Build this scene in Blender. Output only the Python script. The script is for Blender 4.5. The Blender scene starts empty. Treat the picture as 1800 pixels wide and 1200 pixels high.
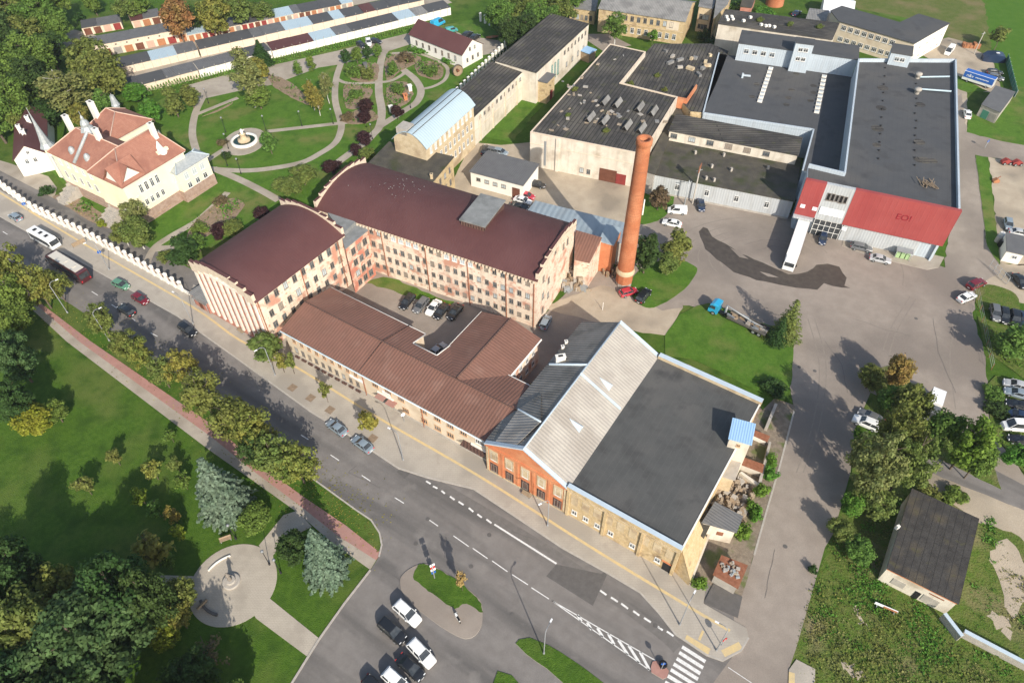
import bpy, math, random
from mathutils import Vector, Matrix
from mathutils.geometry import tessellate_polygon
RN = random.Random(11)
SC = bpy.context.scene
COL = SC.collection
# ------------------------------------------------------------------ camera model
F, CX, CY, NX, NY, H = 1250., 900., 600., 913., 1750., 105.
def _axes():
    d = Vector(((NX-CX)/F, -(NY-CY)/F, -1.)).normalized()
    up = -d; f = Vector((0, 0, -1.)); f = (f - up*f.dot(up)).normalized()
    return Matrix((f.cross(up), f, up))
AX = _axes()
def at(x, y, z=0.):
    v = AX @ Vector(((x-CX)/F, -(y-CY)/F, -1.))
    t = (z-H)/v.z
    return Vector((v.x*t, v.y*t, z))
def mpp(x, y, z=0.):
    v = AX @ Vector(((x-CX)/F, -(y-CY)/F, -1.))
    return (z-H)/v.z/F
cam = bpy.data.cameras.new('camera'); cam.lens = 36*F/1800; cam.sensor_width = 36; cam.clip_end = 4000; cam.clip_start = 1
co = bpy.data.objects.new('camera', cam); COL.objects.link(co)
co.matrix_world = Matrix.Translation((0, 0, H)) @ AX.to_4x4()
SC.camera = co
# ------------------------------------------------------------------ light
SUN_EL, SUN_AZ = math.radians(32.5), math.atan2(.37, -.93)   # azimuth: towards +x, -y
sd = Vector((math.sin(SUN_AZ)*math.cos(SUN_EL), math.cos(SUN_AZ)*math.cos(SUN_EL), math.sin(SUN_EL)))
sl = bpy.data.lights.new('sun', 'SUN'); sl.energy = 4.3; sl.angle = math.radians(.5); sl.color = (1, .93, .82)
so = bpy.data.objects.new('sun', sl); COL.objects.link(so); so.rotation_euler = sd.to_track_quat('Z', 'Y').to_euler(); so.location = (60, -150, 200)
w = bpy.data.worlds.new('World'); SC.world = w; w.use_nodes = True
nt = w.node_tree; sky = nt.nodes.new('ShaderNodeTexSky'); sky.sky_type = 'NISHITA'; sky.sun_disc = False
sky.sun_elevation = SUN_EL; sky.sun_rotation = SUN_AZ; sky.air_density = 1.2; sky.dust_density = 1.5
bg = nt.nodes['Background']; nt.links.new(sky.outputs[0], bg.inputs[0]); bg.inputs[1].default_value = .125
SC.view_settings.view_transform = 'Standard'; SC.view_settings.look = 'None'; SC.view_settings.exposure = 0.44
# ------------------------------------------------------------------ materials
def srgb(h):
    if isinstance(h, tuple): return (*h, 1)
    r = [int(h[i:i+2], 16)/255 for i in (0, 2, 4)]
    return (*[c/12.92 if c < .04045 else ((c+.055)/1.055)**2.4 for c in r], 1)
def M(name, c, c2=None, sc=2., c3=None, sc3=.12, lo3=.45, hi3=.6, rough=.85, bump=0., bsc=8., corr=0., corrd=.25, ribs=0., metal=0., spec=.25, brick=None, grain=.15, ax='uv', leaf=False, coat=0., edge3=None, stretch=None, ani=None, c4=None, sc4=1., lo4=.55, hi4=.62, streak=None):
    m = bpy.data.materials.new(name); m.use_nodes = True; t = m.node_tree; N = t.nodes; L = t.links
    b = N['Principled BSDF']; b.inputs['Roughness'].default_value = rough; b.inputs['Metallic'].default_value = metal
    b.inputs['Specular IOR Level'].default_value = spec
    if coat: b.inputs['Coat Weight'].default_value = coat; b.inputs['Coat Roughness'].default_value = .08
    tc = N.new('ShaderNodeTexCoord'); vec = tc.outputs['Object']
    if stretch:
        mp = N.new('ShaderNodeMapping'); L.new(tc.outputs['UV'], mp.inputs[0]); mp.inputs['Scale'].default_value = (*stretch, 1); vec = mp.outputs[0]
    def noise(s, d=4, v=None):
        n = N.new('ShaderNodeTexNoise'); n.inputs['Scale'].default_value = s; n.inputs['Detail'].default_value = d
        L.new(v or vec, n.inputs['Vector']); return n.outputs['Fac']
    def ramp(f, a, z):
        r = N.new('ShaderNodeMapRange'); r.inputs[1].default_value = a; r.inputs[2].default_value = z; L.new(f, r.inputs[0]); return r.outputs[0]
    def mix(f, a, c, mode='MIX'):
        x = N.new('ShaderNodeMix'); x.data_type = 'RGBA'; x.blend_type = mode
        if isinstance(f, float): x.inputs[0].default_value = f
        else: L.new(f, x.inputs[0])
        for s, q in ((6, a), (7, c)):
            if isinstance(q, tuple): x.inputs[s].default_value = q
            else: L.new(q, x.inputs[s])
        return x.outputs[2]
    cur = srgb(c)
    if c2: cur = mix(ramp(noise(sc, 5), .36, .64), cur, srgb(c2))
    v3 = None
    if ani:
        mp = N.new('ShaderNodeMapping'); L.new(tc.outputs['Object'], mp.inputs[0]); mp.inputs['Rotation'].default_value = (0, 0, -math.radians(ani[0])); ms_ = N.new('ShaderNodeMapping'); L.new(mp.outputs[0], ms_.inputs[0]); ms_.inputs['Scale'].default_value = (ani[1], ani[2], 1); v3 = ms_.outputs[0]
    if c3: cur = mix(ramp(noise(sc3, 6, v3), lo3, hi3), cur, srgb(c3))
    if c4: cur = mix(ramp(noise(sc4, 8), lo4, hi4), cur, srgb(c4))
    if streak:
        mp = N.new('ShaderNodeMapping'); L.new(tc.outputs['UV'], mp.inputs[0]); mp.inputs['Scale'].default_value = (streak[1], streak[2], 1)
        cur = mix(ramp(noise(1., 5, mp.outputs[0]), .5, .75), cur, mix(.55, cur, srgb(streak[0])))
    if brick:
        bt = N.new('ShaderNodeTexBrick'); bt.inputs['Scale'].default_value = 1; bt.inputs['Brick Width'].default_value = brick[0]; bt.inputs['Row Height'].default_value = brick[1]
        bt.inputs['Mortar Size'].default_value = brick[2]; L.new(tc.outputs['UV'], bt.inputs['Vector'])
        cur = mix(bt.outputs['Fac'], cur, srgb(brick[3]))
    if grain:
        g = noise(13., 3, tc.outputs['Object']); cur = mix(1., cur, mix(ramp(g, .3, .7), (1-grain,)*3+(1,), (1+grain*.6,)*3+(1,)), 'MULTIPLY')
    if leaf:
        gi = N.new('ShaderNodeNewGeometry'); oi = N.new('ShaderNodeObjectInfo')
        hs = N.new('ShaderNodeHueSaturation')
        L.new(cur, hs.inputs['Color']) if not isinstance(cur, tuple) else setattr(hs.inputs['Color'], 'default_value', cur)
        L.new(ramp(gi.outputs['Random Per Island'], -.8, 1.9), hs.inputs['Value'])
        v2 = N.new('ShaderNodeMath'); v2.operation = 'MULTIPLY_ADD'; L.new(gi.outputs['Random Per Island'], v2.inputs[0]); v2.inputs[1].default_value = 1.15; v2.inputs[2].default_value = .72; L.new(v2.outputs[0], hs.inputs['Value'])
        h2 = N.new('ShaderNodeMath'); h2.operation = 'MULTIPLY_ADD'; L.new(oi.outputs['Random'], h2.inputs[0]); h2.inputs[1].default_value = .04; h2.inputs[2].default_value = .48; L.new(h2.outputs[0], hs.inputs['Hue'])
        cur = hs.outputs['Color']
        tr = N.new('ShaderNodeBsdfTranslucent'); L.new(cur, tr.inputs['Color'])
        ms = N.new('ShaderNodeMixShader'); ms.inputs[0].default_value = .42
        L.new(b.outputs[0], ms.inputs[1]); L.new(tr.outputs[0], ms.inputs[2]); L.new(ms.outputs[0], N['Material Output'].inputs['Surface'])
    hgt = None
    if corr or ribs:
        sx = N.new('ShaderNodeSeparateXYZ'); L.new(tc.outputs['UV'], sx.inputs[0])
        mu = N.new('ShaderNodeMath'); mu.operation = 'MULTIPLY'; L.new(sx.outputs['X'], mu.inputs[0]); mu.inputs[1].default_value = 2*math.pi/(corr or ribs)
        sn = N.new('ShaderNodeMath'); sn.operation = 'SINE'; L.new(mu.outputs[0], sn.inputs[0]); h = sn.outputs[0]
        if ribs: h = ramp(h, .8, 1.)
        hgt = (h, corrd)
    if bump:
        hb = noise(bsc, 5, tc.outputs['Object'])
        bp = N.new('ShaderNodeBump'); bp.inputs['Strength'].default_value = 1; bp.inputs['Distance'].default_value = bump; L.new(hb, bp.inputs['Height']); L.new(bp.outputs[0], b.inputs['Normal'])
    if hgt:
        b2 = N.new('ShaderNodeBump'); b2.inputs['Strength'].default_value = 1; b2.inputs['Distance'].default_value = hgt[1]*(corr or ribs)*.5; L.new(hgt[0], b2.inputs['Height'])
        if bump: L.new(bp.outputs[0], b2.inputs['Normal'])
        L.new(b2.outputs[0], b.inputs['Normal'])
    if isinstance(cur, tuple): b.inputs['Base Color'].default_value = cur
    else: L.new(cur, b.inputs['Base Color'])
    return m
MT = {}
def D(k, *a, **kw): MT[k] = M(k, *a, **kw)
# ground
D('grass', (.055,.115,.013), (.078,.148,.018), 1.3, (.125,.155,.038), .07, .48, .7, bump=.14, bsc=5, grain=.42, spec=.1, c4=(.042,.09,.012), sc4=.3, lo4=.48, hi4=.7)
D('lawn', (.072,.155,.018), (.095,.18,.025), 1.5, (.155,.17,.05), .10, .5, .68, bump=.08, bsc=5, grain=.32, spec=.1, c4=(.058,.125,.016), sc4=.35, lo4=.48, hi4=.7)
D('rough_grass', (.085,.14,.022), (.13,.155,.04), .8, (.22,.185,.095), .13, .54, .7, bump=.2, bsc=3, grain=.45, spec=.1)
D('field', (.065,.15,.016), (.08,.165,.02), .4, (.14,.16,.05), .03, .55, .7, bump=.12, bsc=3, grain=.3, spec=.1)
D('asphalt', (.19,.172,.157), (.215,.196,.18), .7, (.125,.116,.108), .5, .44, .66, bump=.015, bsc=30, grain=.16, ani=(-34,.06,.55), c4=(.235,.215,.195), sc4=.25, lo4=.55, hi4=.75)
D('meadow', (.13,.15,.045), (.10,.135,.03), .5, (.19,.165,.075), .12, .48, .66, bump=.15, bsc=3, grain=.35, spec=.1)
D('asphalt_worn', (.150,.138,.126), (.172,.158,.146), 1.2, grain=.15)
D('asphalt_dark', (.11,.102,.095), (.13,.12,.112), 1.2, grain=.15)
D('yard', (.285,.24,.20), (.32,.272,.227), .5, (.225,.19,.16), .06, .45, .62, bump=.02, bsc=20, grain=.16)
D('sandy', (.40,.33,.245), (.46,.385,.29), .4, (.28,.235,.18), .10, .5, .65, bump=.05, bsc=6, grain=.18)
D('wet', (.06,.049,.04), (.085,.07,.056), .9, rough=.55, spec=.4)
D('pavers', (.385,.343,.287), (.43,.383,.32), .5, (.335,.298,.25), .1, .5, .6, brick=(.8,.4,.012,(.31,.275,.235)), grain=.14, c4=(.33,.29,.245), sc4=.35, lo4=.6, hi4=.72)
D('plaza', (.42,.37,.30), (.46,.405,.33), .7, (.36,.315,.255), .2, .5, .62, brick=(.5,.25,.016,(.33,.29,.24)), grain=.14)
D('path', (.36,.31,.255), (.41,.36,.29), .6, (.31,.265,.21), .15, .5, .62, grain=.15)
D('path_red', (.36,.19,.155), (.41,.225,.185), .8, (.33,.2,.17), .2, .5, .65, grain=.15)
D('kerb', (.45,.41,.36), (.38,.345,.3), 2, grain=.12)
D('paint', (.78,.77,.74), (.62,.6,.57), 3, grain=.15)
D('tactile', (.62,.47,.23), (.54,.42,.24), 2, grain=.12)
D('tyre_marks', (.235,.20,.168), (.26,.222,.185), .8, grain=.15)
D('soil', (.22,.16,.11), (.30,.22,.15), 1.5, bump=.06, bsc=5)
D('rubble_soil', (.27,.22,.165), (.20,.16,.12), 1.2, (.12,.14,.05), .25, .52, .62, bump=.08, bsc=3, grain=.3)
D('water', (.015,.04,.03), rough=.08, spec=.5, grain=0)
# walls
D('plaster_pink', (.75,.645,.52), (.69,.56,.44), .9, (.52,.27,.19), .3, .53, .63, bump=.02, bsc=5, grain=.2, c4=(.56,.31,.22), sc4=1.5, lo4=.59, hi4=.65, streak=((.42,.32,.24), .9, .1))
D('plaster_red', (.70,.54,.42), (.62,.42,.32), .8, (.50,.19,.13), .28, .47, .57, bump=.02, bsc=5, grain=.2, c4=(.52,.2,.14), sc4=1.3, lo4=.55, hi4=.62, streak=((.4,.28,.2), .9, .1))
D('pilaster', (.80,.74,.66), (.72,.62,.53), 1.5, grain=.1)
D('cornice', (.70,.59,.46), (.62,.5,.39), 2)
D('facade_rose', (.40,.165,.12), (.47,.22,.165), .8, bump=.02)
D('cream', (.84,.76,.52), (.85,.79,.58), .3, grain=.05)
D('beige', (.62,.52,.39), (.68,.58,.45), .4, (.55,.44,.32), .25, .5, .65, grain=.1)
D('white', (.80,.77,.70), (.76,.72,.65), .6, grain=.06)
D('dirty_white', (.70,.64,.54), (.61,.54,.445), .4, (.45,.38,.29), .25, .55, .72, grain=.14, streak=((.36,.3,.23), .8, .09))
D('stone_yellow', (.50,.37,.20), (.58,.45,.27), 1.4, (.36,.26,.15), .5, .55, .68, bump=.12, bsc=2, grain=.25)
D('stone_pale', (.52,.41,.26), (.60,.49,.33), .9, (.38,.28,.18), .3, .52, .68, bump=.08, bsc=2.5, grain=.22)
D('plinth', (.34,.23,.18), (.43,.31,.25), 1.3, bump=.06, bsc=3, grain=.25)
D('brick_orange', (.60,.21,.09), (.52,.165,.07), .9, (.62,.27,.13), .3, .5, .62, brick=(.5,.16,.02,(.52,.24,.13)), grain=.2)
D('brick_chimney', (.50,.175,.075), (.42,.135,.058), 1.2, (.55,.225,.11), .25, .48, .62, brick=(.5,.3,.035,(.33,.13,.07)), grain=.28, streak=((.2,.09,.06), .7, .06))
D('grey_clad', (.46,.48,.49), (.43,.45,.46), .3, corr=.6, corrd=.05, rough=.5, grain=.05, streak=((.3,.29,.27), .7, .08))
D('blue_clad', (.47,.53,.58), (.44,.50,.55), .3, corr=.6, corrd=.05, rough=.5, grain=.05, streak=((.36,.38,.4), .7, .08))
D('red_clad', (.35,.07,.066), (.335,.074,.07), .2, (.31,.062,.06), .15, .45, .6, rough=.6, grain=.06, ribs=1.1, corrd=.03, streak=((.3,.05,.05), .5, .06))
D('dark_red', (.26,.02,.03), rough=.6, grain=0)
D('concrete', (.44,.40,.35), (.36,.33,.29), 1., bump=.03, grain=.15)
# roofs
D('roof_maroon', (.108,.045,.043), (.098,.041,.040), .5, (.118,.052,.05), .12, .45, .65, rough=.72, spec=.25, ribs=.55, corrd=.10, grain=.1, c4=(.13,.07,.066), sc4=2.2, lo4=.64, hi4=.78)
D('roof_brown', (.215,.108,.078), (.19,.097,.07), .5, (.165,.085,.062), .1, .48, .65, rough=.6, corr=.62, corrd=.075, spec=.3, grain=.1, c4=(.25,.14,.105), sc4=.25, lo4=.55, hi4=.75)
D('roof_brown_dark', (.10,.058,.048), (.12,.07,.057), .6, rough=.6, corr=.6, corrd=.2, grain=.08)
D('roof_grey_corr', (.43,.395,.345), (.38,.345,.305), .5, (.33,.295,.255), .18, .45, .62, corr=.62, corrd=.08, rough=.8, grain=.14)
D('roof_grey_shade', (.30,.275,.24), (.25,.23,.20), .5, (.2,.185,.16), .3, .5, .65, corr=.62, corrd=.09, rough=.9, spec=.1, grain=.16)  # darker copy of roof_grey_corr: the left slope's shade is put into the colour
D('roof_bitumen', (.080,.081,.078), (.092,.092,.088), .5, (.118,.112,.104), .09, .48, .72, rough=.85, brick=(7.,1.02,.018,(.115,.113,.108)), grain=.16, c4=(.065,.064,.062), sc4=.3, lo4=.52, hi4=.7)
D('roof_retail', (.075,.077,.081), (.084,.085,.088), .4, (.10,.096,.092), .06, .5, .68, rough=.8, brick=(12,1.1,.02,(.066,.067,.07)), grain=.12, c4=(.062,.062,.064), sc4=.22, lo4=.55, hi4=.7)
D('roof_tar', (.070,.064,.059), (.048,.045,.042), .9, (.12,.107,.09), .12, .46, .64, brick=(40,1.0,.11,(.03,.028,.026)), bump=.06, bsc=3, grain=.4, c4=(.085,.083,.05), sc4=.45, lo4=.58, hi4=.7, streak=((.17,.16,.145), .12, 1.2))
D('roof_felt', (.045,.041,.038), (.065,.06,.055), .8, (.09,.075,.055), .3, .52, .66, brick=(40,1.0,.04,(.028,.026,.025)), bump=.05, bsc=4, grain=.4, c4=(.08,.075,.04), sc4=.6, lo4=.62, hi4=.72)
D('roof_moss', (.070,.064,.053), (.10,.09,.07), .5, (.055,.062,.028), .2, .5, .64, bump=.06, bsc=3, grain=.35)
D('roof_slate', (.125,.125,.128), (.145,.145,.146), .5, corr=.5, corrd=.1, rough=.7)
D('roof_asbestos', (.22,.215,.205), (.27,.262,.25), .6, (.17,.165,.16), .25, .5, .65, corr=.5, corrd=.15, grain=.12)
D('roof_blue', (.40,.50,.555), (.38,.475,.53), .3, rough=.5, corr=.8, corrd=.04, spec=.35, grain=.05)
D('roof_bluemetal', (.29,.35,.385), (.33,.39,.42), .4, corr=1.3, corrd=.05, rough=.5, spec=.35, grain=.1, streak=((.24,.26,.27), .3, .08))
D('roof_grey_flat', (.20,.205,.20), (.25,.255,.25), .8, (.16,.165,.16), .3, .5, .65, grain=.14)
D('roof_sky', (.28,.45,.66), (.30,.47,.68), .5, corr=.4, corrd=.1, rough=.5, grain=.05)
D('roof_tile', (.33,.15,.105), (.38,.185,.13), 1.4, (.28,.125,.09), .3, .48, .62, bump=.03, bsc=8, brick=(.3,.35,.02,(.27,.12,.085)), grain=.2)
D('tile_ridge', (.60,.42,.33), grain=.1)
D('coping', (.50,.58,.64), (.46,.54,.60), .8, rough=.5, grain=.06)
D('lead', (.34,.37,.38), (.44,.46,.46), 2., rough=.55, metal=.2, grain=.15)
D('rust', (.22,.085,.045), (.30,.13,.075), 2, grain=.2)
D('timber', (.36,.27,.18), (.27,.20,.135), 2, grain=.2)
D('rubble', (.42,.34,.25), (.28,.22,.16), 2.5, bump=.15, bsc=3, grain=.35)
D('glass', (.025,.03,.034), (.06,.065,.07), 1.2, rough=.12, spec=.6, grain=0)
D('glass_pale', (.45,.5,.52), rough=.25, spec=.5, grain=0)
D('frame_white', (.70,.69,.66), grain=.03)
D('glass_sky', (.10,.13,.15), (.05,.06,.07), 1., rough=.08, spec=.8, grain=0)
D('glass_board', (.36,.31,.25), (.25,.2,.16), 2., rough=.7, grain=.1)
D('frame_wood', (.55,.36,.22), grain=.08)
D('frame_grey', (.24,.21,.18), grain=.1)
D('dark', (.02,.02,.022), grain=0, rough=.6)
D('black', (.012,.012,.013), grain=0, rough=.5)
D('steel', (.35,.37,.38), metal=.4, rough=.5, grain=.05)
D('lamp_grey', (.28,.29,.30), metal=.3, rough=.5, grain=.05)
D('sign_white', (.8,.8,.8), grain=0, rough=.5)
D('sign_blue', (.03,.12,.42), grain=0, rough=.5)
D('sign_red', (.55,.03,.03), grain=0)
D('sign_yellow', (.82,.72,.06), grain=0)
D('door_red', (.27,.045,.04), (.22,.04,.035), 1., grain=.1)
D('door_orange', (.40,.18,.085), (.35,.15,.075), 1., grain=.1)
D('door_brown', (.16,.065,.04), (.13,.05,.03), 1., grain=.1)
D('door_pink', (.55,.36,.28), (.5,.31,.24), 1., grain=.08)
D('door_grey', (.30,.28,.25), (.25,.23,.21), 1., grain=.1)
D('green_paint', (.06,.20,.14), grain=.05)
# foliage and bark
for k, c, c2 in (('leaf_green', (0.092,0.156,0.030), (0.127,0.194,0.039)), ('leaf_dark', (0.036,0.070,0.019), (0.050,0.090,0.024)), ('leaf_olive', (.155,.175,.045), (.11,.145,.035)),
                 ('leaf_yellow', (.215,.20,.045), (.14,.165,.038)), ('leaf_gold', (.25,.215,.045), (.175,.18,.04)), ('leaf_orange', (.29,.155,.06), (.2,.15,.045)), ('leaf_purple', (.040,.018,.020), (.055,.026,.026)),
                 ('leaf_spruce', (0.163,0.215,0.150), (0.117,0.169,0.111)), ('leaf_pine', (.055,.105,.035), (.08,.13,.045)), ('leaf_brown', (.15,.11,.06), (.11,.09,.045)), ('leaf_lime', (.15,.19,.02), (.2,.22,.03)), ('leaf_fresh', (0.084,0.180,0.024), (0.114,0.204,0.031)),
                 ('leaf_willow', (0.193,0.199,0.068), (0.152,0.179,0.062)), ('leaf_dry', (.36,.24,.10), (.3,.2,.09))):
    D(k, c, c2, .45, rough=.6, leaf=True, grain=0, spec=.15)
D('bark', (.13,.10,.075), (.09,.07,.05), 3, bump=.03, bsc=9)
D('bark_white', (.62,.60,.55), (.22,.2,.18), 4, grain=.1)
# ------------------------------------------------------------------ mesh builder
class MB:
    uvd = None
    def __init__(s): s.v = []; s.f = []; s.m = []; s.sm = []
    def face(s, pts, m=0, sm=False):
        n = len(s.v); s.v += [Vector(p) for p in pts]; s.f.append(tuple(range(n, n+len(pts)))); s.m.append(m); s.sm.append(sm)
    def ngon(s, pts, m=0):
        pts = [Vector(p) for p in pts]; n = len(s.v); s.v += pts
        for t in tessellate_polygon([pts]):
            a, b, c = [pts[i] for i in t]
            if (b-a).cross(c-a).z < 0: t = t[::-1]
            s.f.append(tuple(n+i for i in t)); s.m.append(m); s.sm.append(False)
    def prism(s, poly, z0, z1, m=0, mt=None, cap=True, bot=False):
        poly = ccw(poly); k = len(poly)
        for i in range(k):
            a, b = poly[i], poly[(i+1) % k]
            s.face([(a[0], a[1], z0), (b[0], b[1], z0), (b[0], b[1], z1), (a[0], a[1], z1)], m)
        if cap: s.ngon([(p[0], p[1], z1) for p in poly], m if mt is None else mt)
        if bot: s.face([(p[0], p[1], z0) for p in reversed(poly)], m)
    def box(s, x, y, z0, z1, sx, sy, ang=0., m=0):
        c, q = math.cos(ang), math.sin(ang)
        s.prism([(x+c*a-q*b, y+q*a+c*b) for a, b in ((-sx/2, -sy/2), (sx/2, -sy/2), (sx/2, sy/2), (-sx/2, sy/2))], z0, z1, m, bot=True)
    def lathe(s, x, y, prof, n=14, m=0, sm=True, cap=True):
        b = len(s.v)
        for r, z in prof:
            for i in range(n): a = 2*math.pi*i/n; s.v.append(Vector((x+r*math.cos(a), y+r*math.sin(a), z)))
        for j in range(len(prof)-1):
            for i in range(n):
                k = (i+1) % n; s.f.append((b+j*n+i, b+j*n+k, b+(j+1)*n+k, b+(j+1)*n+i)); s.m.append(m); s.sm.append(sm)
        if cap: s.f.append(tuple(b+(len(prof)-1)*n+i for i in range(n))); s.m.append(m); s.sm.append(False)
    def tube(s, p, q, r, r2=None, n=6, m=0):
        p, q = Vector(p), Vector(q); d = (q-p).normalized(); u = d.orthogonal().normalized(); v = d.cross(u); r2 = r if r2 is None else r2; b = len(s.v)
        for c, rr in ((p, r), (q, r2)):
            for i in range(n): a = 2*math.pi*i/n; s.v.append(c+(u*math.cos(a)+v*math.sin(a))*rr)
        for i in range(n):
            k = (i+1) % n; s.f.append((b+i, b+k, b+n+k, b+n+i)); s.m.append(m); s.sm.append(True)
        s.f.append(tuple(b+n+i for i in range(n))); s.m.append(m); s.sm.append(False)
    def grid(s, rows, m=0, sm=True, close=False):
        b = len(s.v); k = len(rows[0])
        for r in rows: s.v += [Vector(p) for p in r]
        for j in range(len(rows)-1):
            for i in range(k if close else k-1):
                e = (i+1) % k; s.f.append((b+j*k+i, b+j*k+e, b+(j+1)*k+e, b+(j+1)*k+i)); s.m.append(m); s.sm.append(sm)
    def slab(s, pts, th, m=0, me=None):
        pts = [Vector(p) for p in pts]; me = m if me is None else me
        n = sum(((pts[i]-pts[0]).cross(pts[i+1]-pts[0]) for i in range(1, len(pts)-1)), Vector())
        if n.z < 0: pts = pts[::-1]
        s.face(pts, m); lo = [p-Vector((0, 0, th)) for p in pts]; s.face(lo[::-1], me)
        for i in range(len(pts)):
            j = (i+1) % len(pts); s.face([lo[i], lo[j], pts[j], pts[i]], me)
    def mesh(s, name, mats):
        me = bpy.data.meshes.new(name)
        me.from_pydata([tuple(p) for p in s.v], [], s.f)
        for k in mats: me.materials.append(MT[k] if isinstance(k, str) else k)
        me.polygons.foreach_set('material_index', s.m); me.polygons.foreach_set('use_smooth', s.sm)
        uv = me.uv_layers.new(name='UVMap').data; V = me.vertices
        for p in me.polygons:
            n = p.normal; t = Vector((-n.y, n.x, 0))
            if t.length < .05: t = s.uvd or Vector((1, 0, 0))
            t.normalize(); q = n.cross(t)
            for li in p.loop_indices:
                c = V[me.loops[li].vertex_index].co; uv[li].uv = (c.dot(t), c.dot(q))
        me.update(); return me
    def build(s, name, mats, parent=None, **kw):
        if parent is not None:
            off = parent.matrix_world.translation if False else ROOT[parent.name] if parent.name in ROOT else Vector()
            s.v = [p-off for p in s.v]
        o = bpy.data.objects.new(name, s.mesh(name, mats if isinstance(mats, (list, tuple)) else [mats])); COL.objects.link(o)
        if parent is not None: o.parent = parent; ROOT[o.name] = off
        tag(o, **kw); return o
ROOT = {}
def ccw(p):
    p = [(q[0], q[1]) for q in p]
    a = sum(p[i][0]*p[(i+1) % len(p)][1]-p[(i+1) % len(p)][0]*p[i][1] for i in range(len(p)))
    return p if a > 0 else p[::-1]
def tag(o, label=None, cat=None, group=None, kind=None):
    for k, v in (('label', label), ('category', cat), ('group', group), ('kind', kind)):
        if v: o[k] = v
    return o
def thing(name, label, cat, loc=(0, 0, 0), group=None, rz=0.):
    o = bpy.data.objects.new(name, None); o.empty_display_size = .5; COL.objects.link(o)
    o.location = loc; o.rotation_euler.z = rz; ROOT[o.name] = Vector(loc) if rz == 0 else Vector()
    return tag(o, label, cat, group)
def inst(name, mesh, parent, loc=(0, 0, 0), rz=0., mats=None, scale=None):
    o = bpy.data.objects.new(name, mesh); COL.objects.link(o); o.parent = parent; o.location = loc; o.rotation_euler.z = rz
    if scale: o.scale = scale
    if mats:
        for i, k in mats.items(): o.material_slots[i].link = 'OBJECT'; o.material_slots[i].material = MT[k]
    return o
# ------------------------------------------------------------------ ground sheets
def cr(pts, n=4, closed=False):
    P = [Vector(p) for p in pts]; out = []; k = len(P)
    for i in range(k if closed else k-1):
        a, b, c, d = (P[(i+j) % k] if closed else P[min(max(i+j, 0), k-1)] for j in (-1, 0, 1, 2))
        for s in range(n):
            t = s/n; out.append(.5*((2*b)+(c-a)*t+(2*a-5*b+4*c-d)*t*t+(3*b-a-3*c+d)*t**3))
    if not closed: out.append(P[-1])
    return out
def sheet(name, px, z, mat, smooth=False, kind='structure', world=False, edge=None, jitter=0.):
    pts = px if world else [at(x, y, z) for x, y in px]
    if smooth: pts = cr(pts, 4, True)
    if jitter:
        q = []
        for i, p in enumerate(pts):
            n = pts[(i+1) % len(pts)]; k = max(1, int((n-p).length/1.5))
            for j in range(k): q.append(p.lerp(n, j/k)+Vector((RN.uniform(-1, 1), RN.uniform(-1, 1), 0))*jitter)
        pts = q
    m = MB(); m.prism([(p[0], p[1]) for p in pts], 0 if z > .05 else z-.02, z, 1, 0)
    return m.build(name, [mat, edge or mat], kind=kind)
def strip_pts(px, wd, z, smooth=True):
    P = [at(x, y, z) for x, y in px]
    if smooth and len(P) > 2: P = cr(P, 5)
    L, Rr = [], []
    for i, p in enumerate(P):
        d = (P[min(i+1, len(P)-1)]-P[max(i-1, 0)]).normalized(); n = Vector((-d.y, d.x, 0))*wd/2
        L.append(p+n); Rr.append(p-n)
    return L, Rr
def strip(name, px, wd, z, mat, smooth=True, kind='structure', mb=None):
    L, Rr = strip_pts(px, wd, z, smooth); m = mb or MB()
    for i in range(len(L)-1): m.face([Rr[i], Rr[i+1], L[i+1], L[i]])
    if mb is None:
        if z > .05:
            for A in (L[::-1], Rr):
                for i in range(len(A)-1): m.face([(A[i][0], A[i][1], 0), (A[i+1][0], A[i+1][1], 0), A[i+1], A[i]])
        return m.build(name, mat, kind=kind)

# ------------------------------------------------------------------ a little summer air
hm = bpy.data.materials.new('haze'); hm.use_nodes = True; hn = hm.node_tree; hn.nodes.remove(hn.nodes['Principled BSDF'])
pv = hn.nodes.new('ShaderNodeVolumePrincipled'); pv.inputs['Color'].default_value = (.86, .91, 1, 1); pv.inputs['Density'].default_value = .00011; pv.inputs['Anisotropy'].default_value = .2
hn.links.new(pv.outputs[0], hn.nodes['Material Output'].inputs['Volume']); MT['haze'] = hm
# ================================================================== GROUND
m = MB(); m.ngon([(-900, -500, 0), (900, -500, 0), (900, 1300, 0), (-900, 1300, 0)])
m.build('ground', 'grass', kind='structure')
def S(name, px, z, mat, **k):
    if name == 'verge' and 'jitter' not in k: k['jitter'] = .1
    return sheet(name, px, z, mat, **k)
# garden lawn, upper fields, rough ground
S('lawn', [(90,300),(180,230),(330,150),(460,118),(720,55),(860,30),(990,40),(860,130),(640,300),(560,350),(345,500),(200,420)], .012, 'lawn')
S('field', [(1380,-60),(2000,-60),(2000,255),(1800,250),(1770,160),(1745,100),(1660,60),(1500,10)], .012, 'field')
S('meadow', [(1500,10),(1520,-30),(1700,-30),(1740,60),(1730,95),(1660,70),(1650,45),(1560,25)], .02, 'meadow', smooth=True, jitter=.5)
S('rough_ground', [(1465,937),(1500,830),(1640,830),(1830,900),(1900,1300),(1390,1300),(1387,1175),(1400,1137),(1432,1025)], .014, 'rough_grass')
S('sandy_lot', [(1738,276),(1810,290),(1830,470),(1760,462),(1757,450)], .02, 'sandy', jitter=.3)
S('sandy_lot', [(1715,505),(1760,462),(1850,470),(1850,540),(1780,530)], .02, 'sandy', jitter=.3)
S('sandy_bank', [(1620,850),(1650,870),(1720,915),(1820,950),(1830,900),(1640,828),(1600,822)], .022, 'sandy', jitter=.4)
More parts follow.
